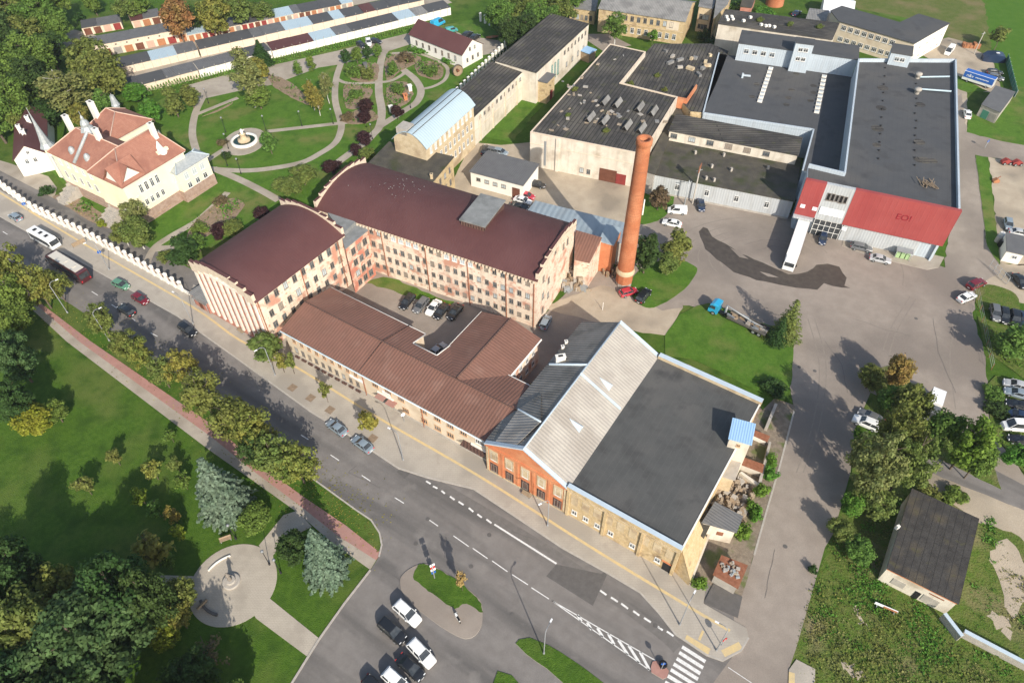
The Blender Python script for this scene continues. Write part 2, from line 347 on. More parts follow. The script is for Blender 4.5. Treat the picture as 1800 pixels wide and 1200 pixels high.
S('sandy_bank', [(1735,900),(1770,925),(1830,985),(1830,930),(1790,900)], .03, 'sandy', jitter=.5)
S('bare_soil', [(1746,960),(1775,950),(1800,1000),(1790,1080),(1765,1060),(1748,1000)], .024, 'sandy', jitter=.5, smooth=True)
for px in ([(1498,1063),(1508,1070),(1526,1098),(1515,1100),(1503,1080)], [(1735,1075),(1760,1080),(1775,1105),(1775,1125),(1755,1100)], [(1485,1165),(1500,1170),(1520,1190),(1505,1195)]):
    S('bare_soil', px, .024, 'sandy', smooth=True, jitter=.6)
# street and yards
S('street', [(-90,330),(0,300),(350,480),(900,780),(1240,1000),(1290,1000),(1320,1100),(1300,1300),(400,1340),(505,1210),(560,1122),(605,1060),(651,1002),(666,978),(671,957),(667,937),(652,915),(625,897),(560,850),(450,768),(330,672),(185,575),(125,535),(0,462),(-90,410)], .03, 'asphalt')
S('side_street', [(1290,1000),(1318,1000),(1345,905),(1370,820),(1398,722),(1390,690),(1395,600),(1530,640),(1530,690),(1500,760),(1495,830),(1465,937),(1450,962),(1432,1025),(1400,1137),(1387,1175),(1400,1300),(1300,1300),(1180,1300),(1290,1150)], .036, 'yard')
S('yard', [(1130,450),(1112,322),(1150,300),(1400,380),(1660,470),(1680,330),(1668,180),(1690,165),(1700,232),(1722,240),(1800,250),(1830,295),(1800,288),(1715,272),(1735,432),(1755,460),(1760,480),(1715,505),(1712,560),(1735,640),(1735,700),(1745,765),(1830,870),(1830,905),(1640,832),(1590,740),(1560,700),(1530,690),(1500,760),(1490,850),(1380,850),(1398,722),(1390,690),(1395,600),(1250,545),(1170,530),(1160,490)], .044, 'yard', jitter=.3)
S('yard', [(1560,60),(1600,80),(1668,66),(1690,72),(1745,105),(1762,165),(1720,160),(1700,150),(1700,232),(1670,240),(1660,120),(1560,60)], .04, 'sandy', jitter=.2)
S('lane', [(1640,832),(1590,740),(1600,720),(1680,790),(1830,868),(1830,908)], .052, 'asphalt', jitter=.12)
S('yard', [(510,520),(640,465),(790,520),(945,565),(1030,480),(1100,470),(1180,535),(1172,590),(1100,560),(1000,640),(880,700),(690,640),(510,560)], .038, 'yard', jitter=.1)
S('yard', [(790,330),(830,250),(880,255),(935,250),(960,270),(1125,290),(1140,335),(1135,420),(1000,410),(890,370)], .046, 'sandy', jitter=.1)
S('yard', [(1090,465),(1130,400),(1180,420),(1200,540),(1150,570),(1080,540),(1040,490)], .050, 'yard', jitter=.1)
S('yard', [(950,540),(1060,500),(1165,545),(1200,540),(1175,590),(1100,580)], .054, 'sandy', jitter=.2)
S('yard', [(1010,60),(1070,60),(1110,80),(1060,90),(1030,70)], .04, 'yard')
S('wet_patch', [(1227,408),(1237,400),(1245,402),(1250,415),(1285,435),(1300,445),(1340,460),(1385,482),(1420,478),(1436,465),(1455,463),(1475,470),(1487,488),(1486,503),(1492,505),(1478,505),(1450,498),(1440,505),(1438,510),(1400,505),(1330,492),(1290,478),(1258,455),(1240,437)], .058, 'wet', jitter=.22)
m = MB()
for px in ([(1283,435),(1300,444),(1316,455),(1300,452)], [(1335,477),(1352,481),(1370,488),(1350,486)]): m.ngon([at(x, y, .064) for x, y in px])
m.build('yard', 'yard', kind='structure')
# grass islands and verges in the yard
S('verge', [(1715,274),(1737,276),(1757,450),(1755,462),(1735,432)], .12, 'lawn', edge='kerb')
S('verge', [(1718,505),(1740,500),(1775,510),(1790,525),(1788,545),(1745,545),(1720,540),(1715,520)], .12, 'rough_grass', smooth=True)
S('verge', [(1718,555),(1760,570),(1830,580),(1840,700),(1780,650),(1745,625),(1730,605)], .13, 'rough_grass')
S('verge', [(1732,680),(1750,660),(1790,670),(1850,700),(1850,880),(1800,830),(1745,760),(1738,720)], .14, 'rough_grass')
S('verge', [(1110,490),(1140,465),(1185,455),(1222,468),(1222,485),(1195,515),(1150,540),(1125,535),(1112,520)], .12, 'lawn', smooth=True)
S('verge', [(1122,390),(1125,345),(1150,310),(1180,325),(1185,350),(1172,375),(1150,390)], .12, 'lawn', smooth=True)
S('verge', [(1168,590),(1195,552),(1225,538),(1245,532),(1300,552),(1360,575),(1395,600),(1392,670),(1380,700),(1340,690),(1260,650),(1215,630),(1170,625)], .12, 'lawn')
S('bare_soil', [(1170,640),(1210,640),(1330,705),(1350,735),(1330,760),(1270,700),(1160,650)], .06, 'soil')
S('verge', [(1540,690),(1530,650),(1570,640),(1620,690),(1650,750),(1740,800),(1760,860),(1640,800),(1585,820),(1600,870),(1500,860),(1497,800),(1512,775),(1550,765),(1555,740)], .12, 'rough_grass')
S('verge', [(1700,232),(1702,200),(1720,190),(1740,190),(1780,150),(1830,160),(1840,262),(1760,248)], .1, 'lawn')
S('verge', [(850,240),(900,180),(985,90),(1045,80),(1040,110),(950,190),(900,250)], .06, 'lawn', jitter=.3)
S('verge', [(1656,120),(1690,135),(1735,160),(1700,162),(1660,148)], .06, 'lawn', jitter=.3)
S('verge', [(640,495),(672,487),(700,492),(740,510),(770,522),(800,530),(790,538),(745,528),(690,510)], .06, 'lawn', jitter=.3)
S('bare_soil', [(1205,1000),(1225,920),(1290,800),(1340,720),(1362,700),(1399,712),(1371,818),(1346,903),(1319,1000),(1303,1048),(1250,1028)], .064, 'rubble_soil', jitter=.15)
strip('kerb', [(1396,722),(1371,818),(1346,903),(1326,975)], .3, .1, 'kerb', smooth=False)
# pavement, tactile strips, driveway
S('pavement', [(-90,345),(0,380),(160,470),(312,555),(420,632),(545,722),(610,762),(700,822),(750,838),(832,858),(900,903),(987,961),(1070,1007),(1125,1040),(1157,1075),(1187,1113),(1242,1150),(1270,1160),(1303,1142),(1316,1120),(1312,1103),(1300,1096),(1237,1060),(1240,1035),(1213,1016),(1000,868),(850,780),(500,580),(450,540),(340,500),(334,518),(160,420),(60,370),(-90,280)], .15, 'pavers', edge='kerb')
for px in ([(-60,300),(0,339),(150,430),(335,537),(422,598),(512,640),(650,725),(840,835),(1037,960),(1210,1065),(1283,1108)],): strip('tactile_strip', px, .45, .156, 'tactile')
strip('tactile_strip', [(1205,1120),(1247,1145)], 1., .158, 'tactile'); strip('tactile_strip', [(1271,1148),(1302,1133)], 1., .158, 'tactile')
strip('tactile_strip', [(1236,1108),(1229,1124)], .35, .158, 'tactile')
kl = [(-90,345),(0,380),(160,470),(312,555),(420,632),(545,722),(610,762),(700,822),(750,838),(832,858),(900,903),(987,961),(1070,1007),(1125,1040),(1157,1075),(1187,1113),(1242,1150),(1270,1160),(1303,1142),(1316,1120)]
strip('kerb', kl, .28, .162, 'kerb', smooth=False)
S('driveway', [(1254,1025),(1305,1048),(1297,1085),(1237,1058)], .17, 'asphalt_dark')
S('pavement', [(1387,1176),(1400,1158),(1433,1175),(1430,1300),(1385,1300)], .15, 'pavers', edge='kerb')
strip('tactile_strip', [(1392,1181),(1391,1230)], .8, .158, 'tactile', smooth=False)
S('pavement', [(1485,410),(1660,452),(1650,470),(1630,474),(1600,467),(1530,450),(1480,432)], .12, 'path', edge='kerb')
# street markings (4 mm sheets of paint)
m = MB()
def dash(a, b, wd=.14):
    strip('x', [a, b], wd, .036, 'paint', smooth=False, mb=m)
for a, b in (((5,407),(13,412)),((161,512),(172,519)),((196,535),(205,541)),((232,559),(238,564)),((265,585),(277,591)),((529,764),(542,772)),((581,799),(596,809)),((636,835),(651,845)),((694,874),(710,884)),((754,913),(770,924)),((797,941),(824,960)),((831,963),(857,981)),((865,985),(892,1004)),((900,1009),(928,1027)),((934,1032),(965,1052)),((970,1055),(1142,1177)),((970,1055),(1152,1160))): dash(a, b, .15)
for a, b in (((1015,1080),(1022,1091)),((1032,1093),(1040,1106)),((1050,1103),(1060,1119)),((1069,1113),(1080,1132)),((1087,1124),(1104,1150)),((1105,1134),(1124,1164)),((1125,1145),(1142,1177))): dash(a, b, .38)
for a, b in (((749,845),(757,850)),((761,854),(769,858)),((776,862),(782,867)),((791,872),(799,878)),((806,881),(815,887)),((824,892),(832,899)),((839,903),(847,909)),((855,912),(864,919)),((869,921),(978,990)),((1055,1037),(1066,1045)),((1074,1049),(1086,1057)),((1092,1060),(1104,1069)),((1113,1073),(1124,1081)),((1132,1085),(1144,1093)),((1154,1099),(1165,1107)),((1172,1109),(1184,1117))): dash(a, b, .3)
for a, b in (((1199,1136),(1240,1162)),((1194,1146),(1236,1173)),((1189.5,1156.5),(1231,1183)),((1184,1166),(1227,1193)),((1179,1176),(1222,1203)),((1174,1187),(1217,1213)),((1169,1198),(1212,1224))): dash(a, b, .52)
strip('x', [(1280,1172),(1322,1200)], .1, .046, 'paint', smooth=False, mb=m)
m.build('road_markings', 'paint', kind='structure')
S('asphalt_patch', [(978,991),(1067,1010),(1042,1064),(960,1012)], .034, 'asphalt_dark')
S('asphalt_patch', [(706,823),(722,831),(711,841),(697,828)], .034, 'asphalt_dark')
strip('asphalt_patch', [(770,851),(880,915),(1000,990),(1080,1052),(1160,1112),(1190,1140)], 1.5, .0335, 'asphalt_worn')
m = MB()
for q in ([(627,817),(612,830),(640,843),(669,857)], [(770,875),(776,890),(785,896)], [(1143,1085),(1150,1100),(1165,1103)], [(880,915),(905,935),(940,948)], [(690,1010),(720,1030),(735,1025)], [(1345,1050),(1352,1010),(1362,965)], [(1500,560),(1560,580),(1600,590)], [(1450,600),(1480,640),(1490,690)], [(1640,560),(1650,620),(1680,690)], [(1310,430),(1345,420),(1390,425),(1410,440)], [(1330,440),(1360,432),(1385,438)]):
    q2 = []
    for i in range(len(q)-1): q2 += [(q[i][0]+(q[i+1][0]-q[i][0])*j/5+RN.uniform(-.8, .8), q[i][1]+(q[i+1][1]-q[i][1])*j/5+RN.uniform(-.8, .8)) for j in range(5)]
    strip('x', q2+[q[-1]], .055, .066, 'asphalt_dark', smooth=False, mb=m)
tm = MB(); cx_ = at(1345, 458)
for k, (rr_, a0_, a1_) in enumerate(((7.5, .3, 3.4), (9.2, .1, 3.6), (11., .2, 3.2), (13., .4, 3.0), (15.5, .5, 2.7), (19., .2, 1.4), (22., -.4, .9))):
    ql = [Vector((cx_.x+rr_*1.35*math.cos(a0_+(a1_-a0_)*i/24), cx_.y+rr_*math.sin(a0_+(a1_-a0_)*i/24), .0475)) for i in range(25)]
    for i in range(24):
        d_ = (ql[i+1]-ql[i]).normalized(); n_ = Vector((-d_.y, d_.x, 0))*.14; tm.face([ql[i]-n_, ql[i+1]-n_, ql[i+1]+n_, ql[i]+n_])
for px in ([(1600,520),(1560,590),(1540,680)], [(1610,525),(1572,592),(1552,680)], [(1690,540),(1670,620),(1680,720)], [(1420,560),(1440,640),(1430,740),(1400,830)], [(1432,560),(1452,640),(1442,740),(1412,830)]): strip('x', px, .22, .0475, 'tyre_marks', mb=tm)
tm.build('tyre_marks', 'tyre_marks', kind='structure')
m.build('road_cracks', 'asphalt_dark', kind='structure')
m = MB()
for x, y in ((640,882),(752,912),(731,955),(828,995),(1062,1010),(1152,1099),(900,1080),(1405,645),(1432,652),(1610,560),(1380,960),(860,940)): p = at(x, y); m.lathe(p.x, p.y, [(.36,.062),(.34,.068)], 14)
m.build('manhole_covers', 'asphalt_dark', kind='structure')
S('traffic_island', [(1147,1162),(1155,1160),(1165,1166),(1176,1178),(1172,1190),(1165,1193),(1145,1181),(1144,1172)], .17, 'path_red', edge='kerb')
# car park island
S('pavement', [(703,1022),(712,1005),(735,992),(760,993),(800,1018),(835,1045),(847,1062),(847,1095),(838,1113),(825,1121),(808,1119),(770,1097),(715,1052)], .14, 'yard', edge='kerb', smooth=True)
S('verge', [(727,1014),(738,1026),(760,1042),(792,1065),(803,1069),(815,1060),(825,1063),(846,1076),(847,1065),(838,1050),(820,1032),(800,1017),(772,1001),(750,991),(735,993)], .17, 'grass', smooth=True)
S('verge', [(907,1131),(912,1124),(932,1121),(965,1133),(1010,1160),(1075,1210),(1000,1210),(962,1174),(925,1150)], .13, 'grass', edge='kerb')
S('verge', [(865,1203),(876,1178),(900,1187),(920,1210)], .13, 'grass', edge='kerb')
strip('kerb', [(651,1001),(605,1060),(561,1122),(505,1212)], .3, .13, 'kerb', smooth=False)
strip('kerb', [(450,766),(560,848),(625,895),(652,913),(667,936),(671,957),(666,978)], .25, .12, 'kerb', smooth=False)
# park path, plaza
def ribbon(name, lo, hi, z, mat):
    m = MB()
    for i in range(len(lo)-1): m.face([at(*lo[i], z), at(*lo[i+1], z), at(*hi[i+1], z), at(*hi[i], z)])
    m.build(name, mat, kind='structure')
lo = [(-80,455),(0,505),(45,533),(117,600),(367,790),(450,848),(520,898),(580,950),(651,1001)]
mi = [(-74,440),(10,492),(58,530),(139,600),(372,768),(450,831),(527,888),(592,940),(661,984)]
hi = [(-68,425),(20,480),(68,530),(160,600),(376,748),(450,811),(534,873),(608,923),(670,972)]
ribbon('park_path', lo, mi, .05, 'path'); ribbon('cycle_path', mi, hi, .05, 'path_red')
pc = at(410, 1026); pr = 77*mpp(410, 1026)*.98
S('plaza', [(pc.x+pr*math.cos(a*.1309), pc.y+pr*math.sin(a*.1309)) for a in range(48)], .06, 'plaza', world=True, edge='kerb')
S('park_path', [(455,958),(498,905),(522,897),(548,925),(528,935),(505,945),(480,975),(482,1000)], .054, 'plaza')
S('park_path', [(455,1040),(474,1051),(562,1122),(540,1153),(450,1086),(440,1070)], .054, 'plaza')
S('park_path', [(212,1035),(240,1018),(280,1010),(345,1012),(345,1030),(270,1030),(225,1048)], .05, 'plaza')
# garden paths
for gi, (px, wd) in enumerate((([(682,82),(672,100),(667,125),(666,162),(671,195),(667,222),(655,237),(640,252),(612,272),(585,292)],2.3), ([(600,110),(591,138),(589,175),(597,207),(600,225),(590,250),(562,270),(525,287),(450,299),(385,298),(330,290)],1.9),
               ([(470,231),(595,217),(630,212),(662,207)],1.6), ([(591,138),(605,145),(625,147),(662,145),(687,142),(708,131),(714,122)],1.3), ([(708,122),(730,140),(740,160),(732,180),(710,195),(668,222)],2.2),
               ([(740,157),(762,152),(782,140),(787,122),(775,110),(745,97),(720,93),(686,94)],1.2), ([(356,172),(343,200),(338,235),(345,265)],2.), ([(343,202),(385,185),(418,172)],1.4), ([(360,285),(385,268),(402,258)],1.6),
               ([(375,296),(420,315),(460,335),(490,352)],2.), ([(400,338),(350,385),(300,415),(270,437),(255,470)],1.7), ([(270,437),(310,436),(340,440)],2.))):
    strip('garden_path', px, wd, .026+.0045*gi, 'path')
S('garden_path', [(330,150),(395,132),(465,118),(600,88),(720,58),(728,76),(690,88),(600,113),(560,119),(480,149),(420,160),(352,175)], .020, 'path')
S('garden_path', [(815,62),(880,72),(885,90),(845,98),(825,88),(800,55)], .021, 'path')
S('garden_path', [(-40,270),(20,288),(85,310),(100,330),(95,350),(170,395),(200,408),(185,430),(80,365),(0,322),(-40,300)], .022, 'path')
fc = at(430, 249); fr = 37*mpp(430, 249)
S('garden_path', [(fc.x+fr*math.cos(a*.2618), fc.y+fr*1.2*math.sin(a*.2618)) for a in range(24)], .085, 'path', world=True)
S('lane', [(270,-60),(355,-60),(345,0),(300,0)], .03, 'path')
S('lane', [(90,70),(118,48),(140,55),(190,68),(280,70),(330,60),(420,30),(800,-40),(810,-30),(480,40),(330,85),(190,90),(130,80),(105,100)], .035, 'path')
S('lane', [(200,105),(440,55),(780,-10),(785,0),(450,72),(210,120)], .031, 'path')
S('lane', [(215,130),(450,75),(780,-5),(795,5),(460,95),(220,142)], .034, 'path')
S('lane', [(215,152),(220,140),(460,92),(790,4),(800,14),(460,104),(230,158)], .027, 'lawn')
# flower beds
for px in ([(470,130),(520,150),(545,185),(500,165),(480,150)], [(605,150),(640,152),(655,160),(640,185),(610,190)], [(605,205),(640,190),(665,205),(650,215),(612,218)], [(615,120),(660,110),(662,140),(630,143),(612,135)], [(680,100),(720,95),(740,105),(705,125),(680,140)],
           [(680,150),(705,143),(720,150),(725,170),(700,190),(682,185)], [(735,110),(765,108),(780,125),(770,140),(745,135),(730,125)], [(345,385),(400,350),(430,360),(390,400),(330,425)], [(355,205),(385,192),(410,180),(385,195)], [(95,345),(125,340),(190,385),(180,398),(105,355)]):
    S('flower_bed', px, .1, 'soil', smooth=True, jitter=.25)
# ================================================================== BUILDING KIT
V2 = lambda p: Vector((p[0], p[1]))
def rect3(A, B, Cp, z):
    a, b, c = V2(at(*A, z)), V2(at(*B, z)), V2(at(*Cp, z))
    u = (b-a).normalized(); v = (c-a)-u*u.dot(c-a)
    return [a, b, b+v, a+v]
def cen(r): return sum((V2(p) for p in r), Vector((0, 0)))/len(r)
def bld(name, label, cat, r, group=None):
    c = cen(r); return thing(name, label, cat, (c.x, c.y, 0), group)
WM = {}
def winmesh(w, h, fr, gl, div=1, bar=True, arch=False):
    k = (round(w, 2), round(h, 2), fr, gl, div, bar)
    if k not in WM:
        m = MB(); t = .09; y0, y1 = -.02, .08
        def bx(x0, x1, z0, z1, ya=y0, yb=y1, mt=0): m.box((x0+x1)/2, (ya+yb)/2, z0, z1, x1-x0, yb-ya, 0, mt)
        bx(-w/2, w/2, -h/2, -h/2+t); bx(-w/2, w/2, h/2-t, h/2); bx(-w/2, -w/2+t, -h/2+t, h/2-t); bx(w/2-t, w/2, -h/2+t, h/2-t)
        for i in range(1, div+1):
            x = -w/2+w*i/(div+1); bx(x-.035, x+.035, -h/2+t, h/2-t, y0, .065)
        if bar: bx(-w/2+t, w/2-t, h*.18, h*.18+.06, y0, .055)
        bx(-w/2-.06, w/2+.06, -h/2-.07, -h/2-.004, y0, .16)
        m.face([(-w/2+t/2, .02, -h/2+t/2), (w/2-t/2, .02, -h/2+t/2), (w/2-t/2, .02, h/2-t/2), (-w/2+t/2, .02, h/2-t/2)], 1)
        WM[k] = m.mesh('window', [fr, gl])
    return WM[k]
CNT = {}; RW = random.Random(21)
class Face:
    def __init__(s, root, P, Q, c, off=0.):
        P, Q = V2(P), V2(Q); d = (Q-P).normalized(); n = Vector((-d.y, d.x))
        x = d
        if n.dot(V2(c)-P) > 0: n = -n; x = -d
        s.root, s.P, s.d, s.n, s.L = root, P+n*off, d, n, (Q-P).length; s.rz = math.atan2(x.y, x.x)
    def pt(s, t, out=0.): return s.P+s.d*t+s.n*out
    def win(s, t, z, w=1.1, h=1.7, fr='frame_white', gl='glass', div=1, bar=True, name='window'):
        k = s.root.name; CNT[k] = CNT.get(k, 0)+1
        if gl == 'glass': gl = RW.choice(('glass', 'glass', 'glass', 'glass_sky', 'glass_sky', 'glass_board', 'glass_pale') if fr == 'frame_grey' else ('glass', 'glass', 'glass_sky'))
        if CNT[k] > 99: return
        p = s.pt(t); o = ROOT[s.root.name]
        k_ = RW.uniform(.93, 1.06) if fr == 'frame_grey' else 1.
        return inst(name, winmesh(w, h, fr, gl, div, bar), s.root, (p.x-o.x, p.y-o.y, z-o.z+(RW.uniform(-.05, .05) if fr == 'frame_grey' else 0)), s.rz, scale=(k_, 1, k_))
    def row(s, n, z, w=1.1, h=1.7, m0=1., m1=1., skip=(), **k):
        for i in range(n):
            if i not in skip: s.win(m0+(s.L-m0-m1)*(i+.5)/n, z, w, h, **k)
    def box(s, name, t, z0, z1, w, th, mat, **k):
        p = s.pt(t, th/2-.02); m = MB(); m.box(p.x, p.y, z0, z1, w, th+.04, s.rz); return m.build(name, mat, s.root, **k)
    def band(s, name, z0, z1, th, mat, t0=0., t1=None):
        t1 = s.L if t1 is None else t1; return s.box(name, (t0+t1)/2, z0, z1, t1-t0, th, mat)
def up(p, z): return Vector((p[0], p[1], z))
def walls(root, r, z0, z1, mat, name='wall', cap=True, mt=None):
    m = MB(); m.prism(r, z0, z1, 0, 1 if mt else 0, cap); return m.build(name, [mat]+([mt] if mt else []), root)
def inset(r, d):
    r = ccw(r); out = []; k = len(r)
    for i in range(k):
        a, b, c = V2(r[i-1]), V2(r[i]), V2(r[(i+1) % k]); e, f = (b-a).normalized(), (c-b).normalized()
        n1, n2 = Vector((-e.y, e.x)), Vector((-f.y, f.x)); out.append(b+(n1+n2)*(d/(1+n1.dot(n2))))
    return out
def flat(root, r, z, wall, roof, par=.0, pw=.35, cop='coping', z0=-.3):
    if par:
        walls(root, r, z0, z-.02, wall); inn = inset(r, pw); rr, q = ccw(r), inn
        m = MB(); m.uvd = (up(r[1], 0)-up(r[0], 0)).normalized(); m.ngon([up(p, z) for p in inset(r, .05)]); m.build('roof', roof, root)
        m = MB(); k = len(rr)
        for i in range(k):
            j = (i+1) % k
            m.prism([rr[i], rr[j], q[j], q[i]], z-.02, z+par, 0, 1)
        m.build('parapet', [wall, cop], root)
    else:
        walls(root, r, z0, z-.02, wall); o = inset(r, -.25)
        m = MB(); m.uvd = (up(r[1], 0)-up(r[0], 0)).normalized(); m.slab([up(p, z+.18) for p in ccw(o)], .2, 0); m.build('roof', roof, root)
def shed(root, pts, wall, roof, z0=-.3, over=.3, th=.16):
    """pts: 3D roof corners; walls follow the slope"""
    m = MB(); k = len(pts); P = [Vector(p) for p in pts]
    if sum(P[i].x*P[(i+1) % k].y-P[(i+1) % k].x*P[i].y for i in range(k)) < 0: P = P[::-1]
    for i in range(k):
        a, b = P[i], P[(i+1) % k]; m.face([up(a, z0), up(b, z0), b, a])
    m.build('wall', wall, root)
    c = sum(P, Vector())/k; q = [c+(p-c)*(1+over/max((p-c).length, 1))+Vector((0, 0, .17)) for p in P]
    m = MB(); e1, e2 = up(pts[1], 0)-up(pts[0], 0), up(pts[2], 0)-up(pts[1], 0); m.uvd = (e1 if e1.length > e2.length else e2).normalized(); m.slab(q, th); return m.build('roof', roof, root)
def gable(root, r, ze, zr, wall, roof, over=.35, z0=-.3, hip0=0., hip1=0., roof2=None, trim=None, pos=.5):
    a, b, c, d = [V2(p) for p in r]; u = (b-a).normalized(); v = (d-a)
    m0, m1 = a+v*pos+u*hip0, b+v*pos-u*hip1
    m = MB(); m.prism(r, z0, ze, 0, 0, False)
    if not hip0:
        f = [up(d, ze), up(a, ze), up(m0, zr)]; m.face(f if (a-d).cross(m0-d) > 0 or True else f[::-1])
    if not hip1: m.face([up(b, ze), up(c, ze), up(m1, zr)])
    m.build('wall', wall, root)
    vn = v.normalized(); sl = (zr-ze)/(v.length*pos); sl2 = (zr-ze)/(v.length*(1-pos)); e0 = 0 if hip0 else over; e1 = 0 if hip1 else over; g = .12
    h0, h1 = (over if hip0 else 0), (over if hip1 else 0)
    A = up(a-vn*over-u*(e0+h0), ze-sl*over+g); B = up(b-vn*over+u*(e1+h1), ze-sl*over+g); Cc = up(c+vn*over+u*(e1+h1), ze-sl2*over+g); Dd = up(d+vn*over-u*(e0+h0), ze-sl2*over+g)
    R0, R1 = up(m0-u*e0, zr+g), up(m1+u*e1, zr+g)
    m = MB(); m.slab([A, B, R1, R0], .14, 0, 2); m.slab([R0, R1, Cc, Dd], .14, 1, 2)
    if hip0: m.slab([Dd, A, R0], .14, 0, 2)
    if hip1: m.slab([B, Cc, R1], .14, 0, 2)
    ro = m.build('roof', [roof, roof2 or roof, trim or roof], root)
    if trim:
        t = MB(); t.tube(R0+Vector((0, 0, .03)), R1+Vector((0, 0, .03)), .16, n=6); t.build('ridge', trim, ro)
    return m0, m1
def barrel(root, r, ze, rise, wall, roof, n=14, over=.3, z0=-.3, eave=.45):
    a, b, c, d = [V2(p) for p in r]; u = (b-a).normalized(); v = d-a; vn = v.normalized(); W = v.length
    def pr(s, dz=0.): return ze+rise*(1-(2*s-1)**2)+dz
    m = MB(); m.prism(r, z0, ze, 0, 0, False)
    for p, sg in ((a, 1), (b, -1)):
        pts = [up(p+v*(i/n), pr(i/n)) for i in range(n+1)]
        for i in range(n): m.face([up(p+v*(i/n), ze-.01), up(p+v*((i+1)/n), ze-.01), pts[i+1], pts[i]][::-sg])
    m.build('wall', wall, root)
    m = MB(); S_ = [-eave/W]+[i/n for i in range(n+1)]+[1+eave/W]
    top = [[up(p+v*s, pr(s, .1)) for s in S_] for p in (a-u*over, b+u*over)]
    m.grid(top, 0, True)
    lo = [[p-Vector((0, 0, .14)) for p in row] for row in top]
    m.grid(lo[::-1], 1, True)
    k = len(S_)
    for rw, lw in zip(top, lo):
        for i in range(k-1): m.face([lw[i], lw[i+1], rw[i+1], rw[i]], 1)
    for i in (0, k-1): m.face([lo[0][i], lo[1][i], top[1][i], top[0][i]], 1)
    m.build('roof', [roof, 'steel' if False else roof], root)
    return pr
def chimney_stack(root, p, z0, z1, w=.7, d=.7, ang=0., mat='white', name='chimney'):
    m = MB(); m.box(p[0], p[1], z0, z1, w, d, ang); m.box(p[0], p[1], z1, z1+.15, w+.16, d+.16, ang); m.box(p[0], p[1], z1+.15, z1+.2, w*.5, d*.5, ang, 1)
    return m.build(name, [mat, 'dark'], root)
def drain(root, face, t, z0, z1):
    p = face.pt(t, .12); m = MB(); m.tube(up(p, z0), up(p, z1), .11, n=6); m.build('drainpipe', 'rust', root)
# ================================================================== THE MILL
MW, MWG = 'plaster_pink', 'red brick wings of the old mill'
def stepped(root, p, v, u, prz, n=9, th=.55, mat='cornice', extra=.55):
    m = MB(); W = v.length; vn = v.normalized()
    for i in range(n):
        s0, s1 = i/n-.004, (i+1)/n+.004; zz = max(prz(max(s0, 0)), prz(min(s1, 1)))+extra
        q = [p+v*s0, p+v*s1, p+v*s1+u*th, p+v*s0+u*th]; m.prism(q, min(prz(max(s0, 0)), prz(min(s1, 1)))-.9, zz, 0, 1, bot=True)
    m.build('stepped_parapet', [mat, 'roof_maroon'], root)
r = rect3((448,528.4), (601.6,412), (337,468), 13.3); ML = r
t = bld('mill_building', 'maroon barrel roofed brick mill wing with a white pilastered gable facing the street', 'mill', r)
pz = barrel(t, r, 13.3, 2.5, MW, 'roof_maroon'); c = cen(r); a, b, cc, d = [V2(p) for p in r]; u = (b-a).normalized()
stepped(t, a-u*.5, d-a, u, pz, 9, .7); stepped(t, b-u*.1, d-a, u, pz, 9, .6)
f = Face(t, a, b, c)
for z, n, h in ((11.7,9,1.7),(8.1,9,1.6),(5.1,9,1.5),(2.2,9,1.4)): f.row(n, z, 1.05, h, 1.2, .8, fr='frame_grey')
f.band('cornice', 12.85, 13.15, .3, 'cornice')
for tt in (.3, 11.3, 21.5): drain(t, f, tt, 0, 12.9)
f = Face(t, a, d, c)
f.band('rose_facade', .9, 13.25, .05, 'facade_rose'); f.band('plinth', -.1, .9, .18, 'facade_rose')
for i in range(10):
    s = .45+(f.L-.9)*i/9; hh = pz(s/f.L)-.7
    f.box('pilaster', s, .9, min(hh, 13.2), .55, .38, 'pilaster')
    if i < 9:
        for z, h in ((11.3,1.5),(8.3,1.5),(5.4,1.4),(2.7,1.4)): f.win(s+(f.L-.9)/18, z, .8, h, fr='frame_grey')
f.band('cornice', 13.25, 13.7, .45, 'pilaster')
for i in range(9): f.box('gable_panel', .45+(f.L-.9)*(i+.5)/9, 13.7, max(14., pz((i+.5)/9)-.5), 1.2, .3, 'pilaster')
f = Face(t, d, cc, c); f.row(8, 11.4, 1.2, 1.8, fr='frame_grey'); f.row(8, 7.9, 1.2, 1.7, fr='frame_grey')
# main wing
r = rect3((556,364), (944,491), (1012,396), 13.3); MM = r; a, b, cc, d = [V2(p) for p in r]; u = (b-a).normalized(); c = cen(r)
t = bld('mill_building', 'long maroon barrel roofed brick mill wing across the courtyard with a grey rooftop hatch house', 'mill', r)
pz = barrel(t, r, 13.3, 2.35, MW, 'roof_maroon'); stepped(t, b-u*.3, d-a, u, pz, 9, .6); stepped(t, a-u*.4, d-a, u, pz, 9, .6)
f = Face(t, a, b, c); n = 22; x0 = 11.
for z, h, gl in ((11.75,1.75,'glass'),(8.2,1.55,'glass'),(5.2,1.45,'glass'),(2.3,1.4,'glass')):
    for i in range(n):
        if z > 11 and i in (4,5,6,7,11,12,13,14): f.win(x0+(f.L-x0-1.)*(i+.5)/n, z, 1.15, h, fr='frame_white', gl='glass_pale')
        else: f.win(x0+(f.L-x0-1.)*(i+.5)/n, z, .92, h*.9, fr='frame_grey')
f.band('cornice', 12.75, 13.15, .28, 'cornice')
m = MB()
for i in range(66): p = f.pt(.5+i*(f.L-1)/65, .38); m.box(p.x, p.y, 12.4, 12.95, .32, .36, f.rz)
m.build('dentil_course', 'cornice', t)
for tt in (16.2, 26.8, 36.6, 45.2, 51.3): drain(t, f, tt, 0, 12.9)
f = Face(t, b, cc, c)
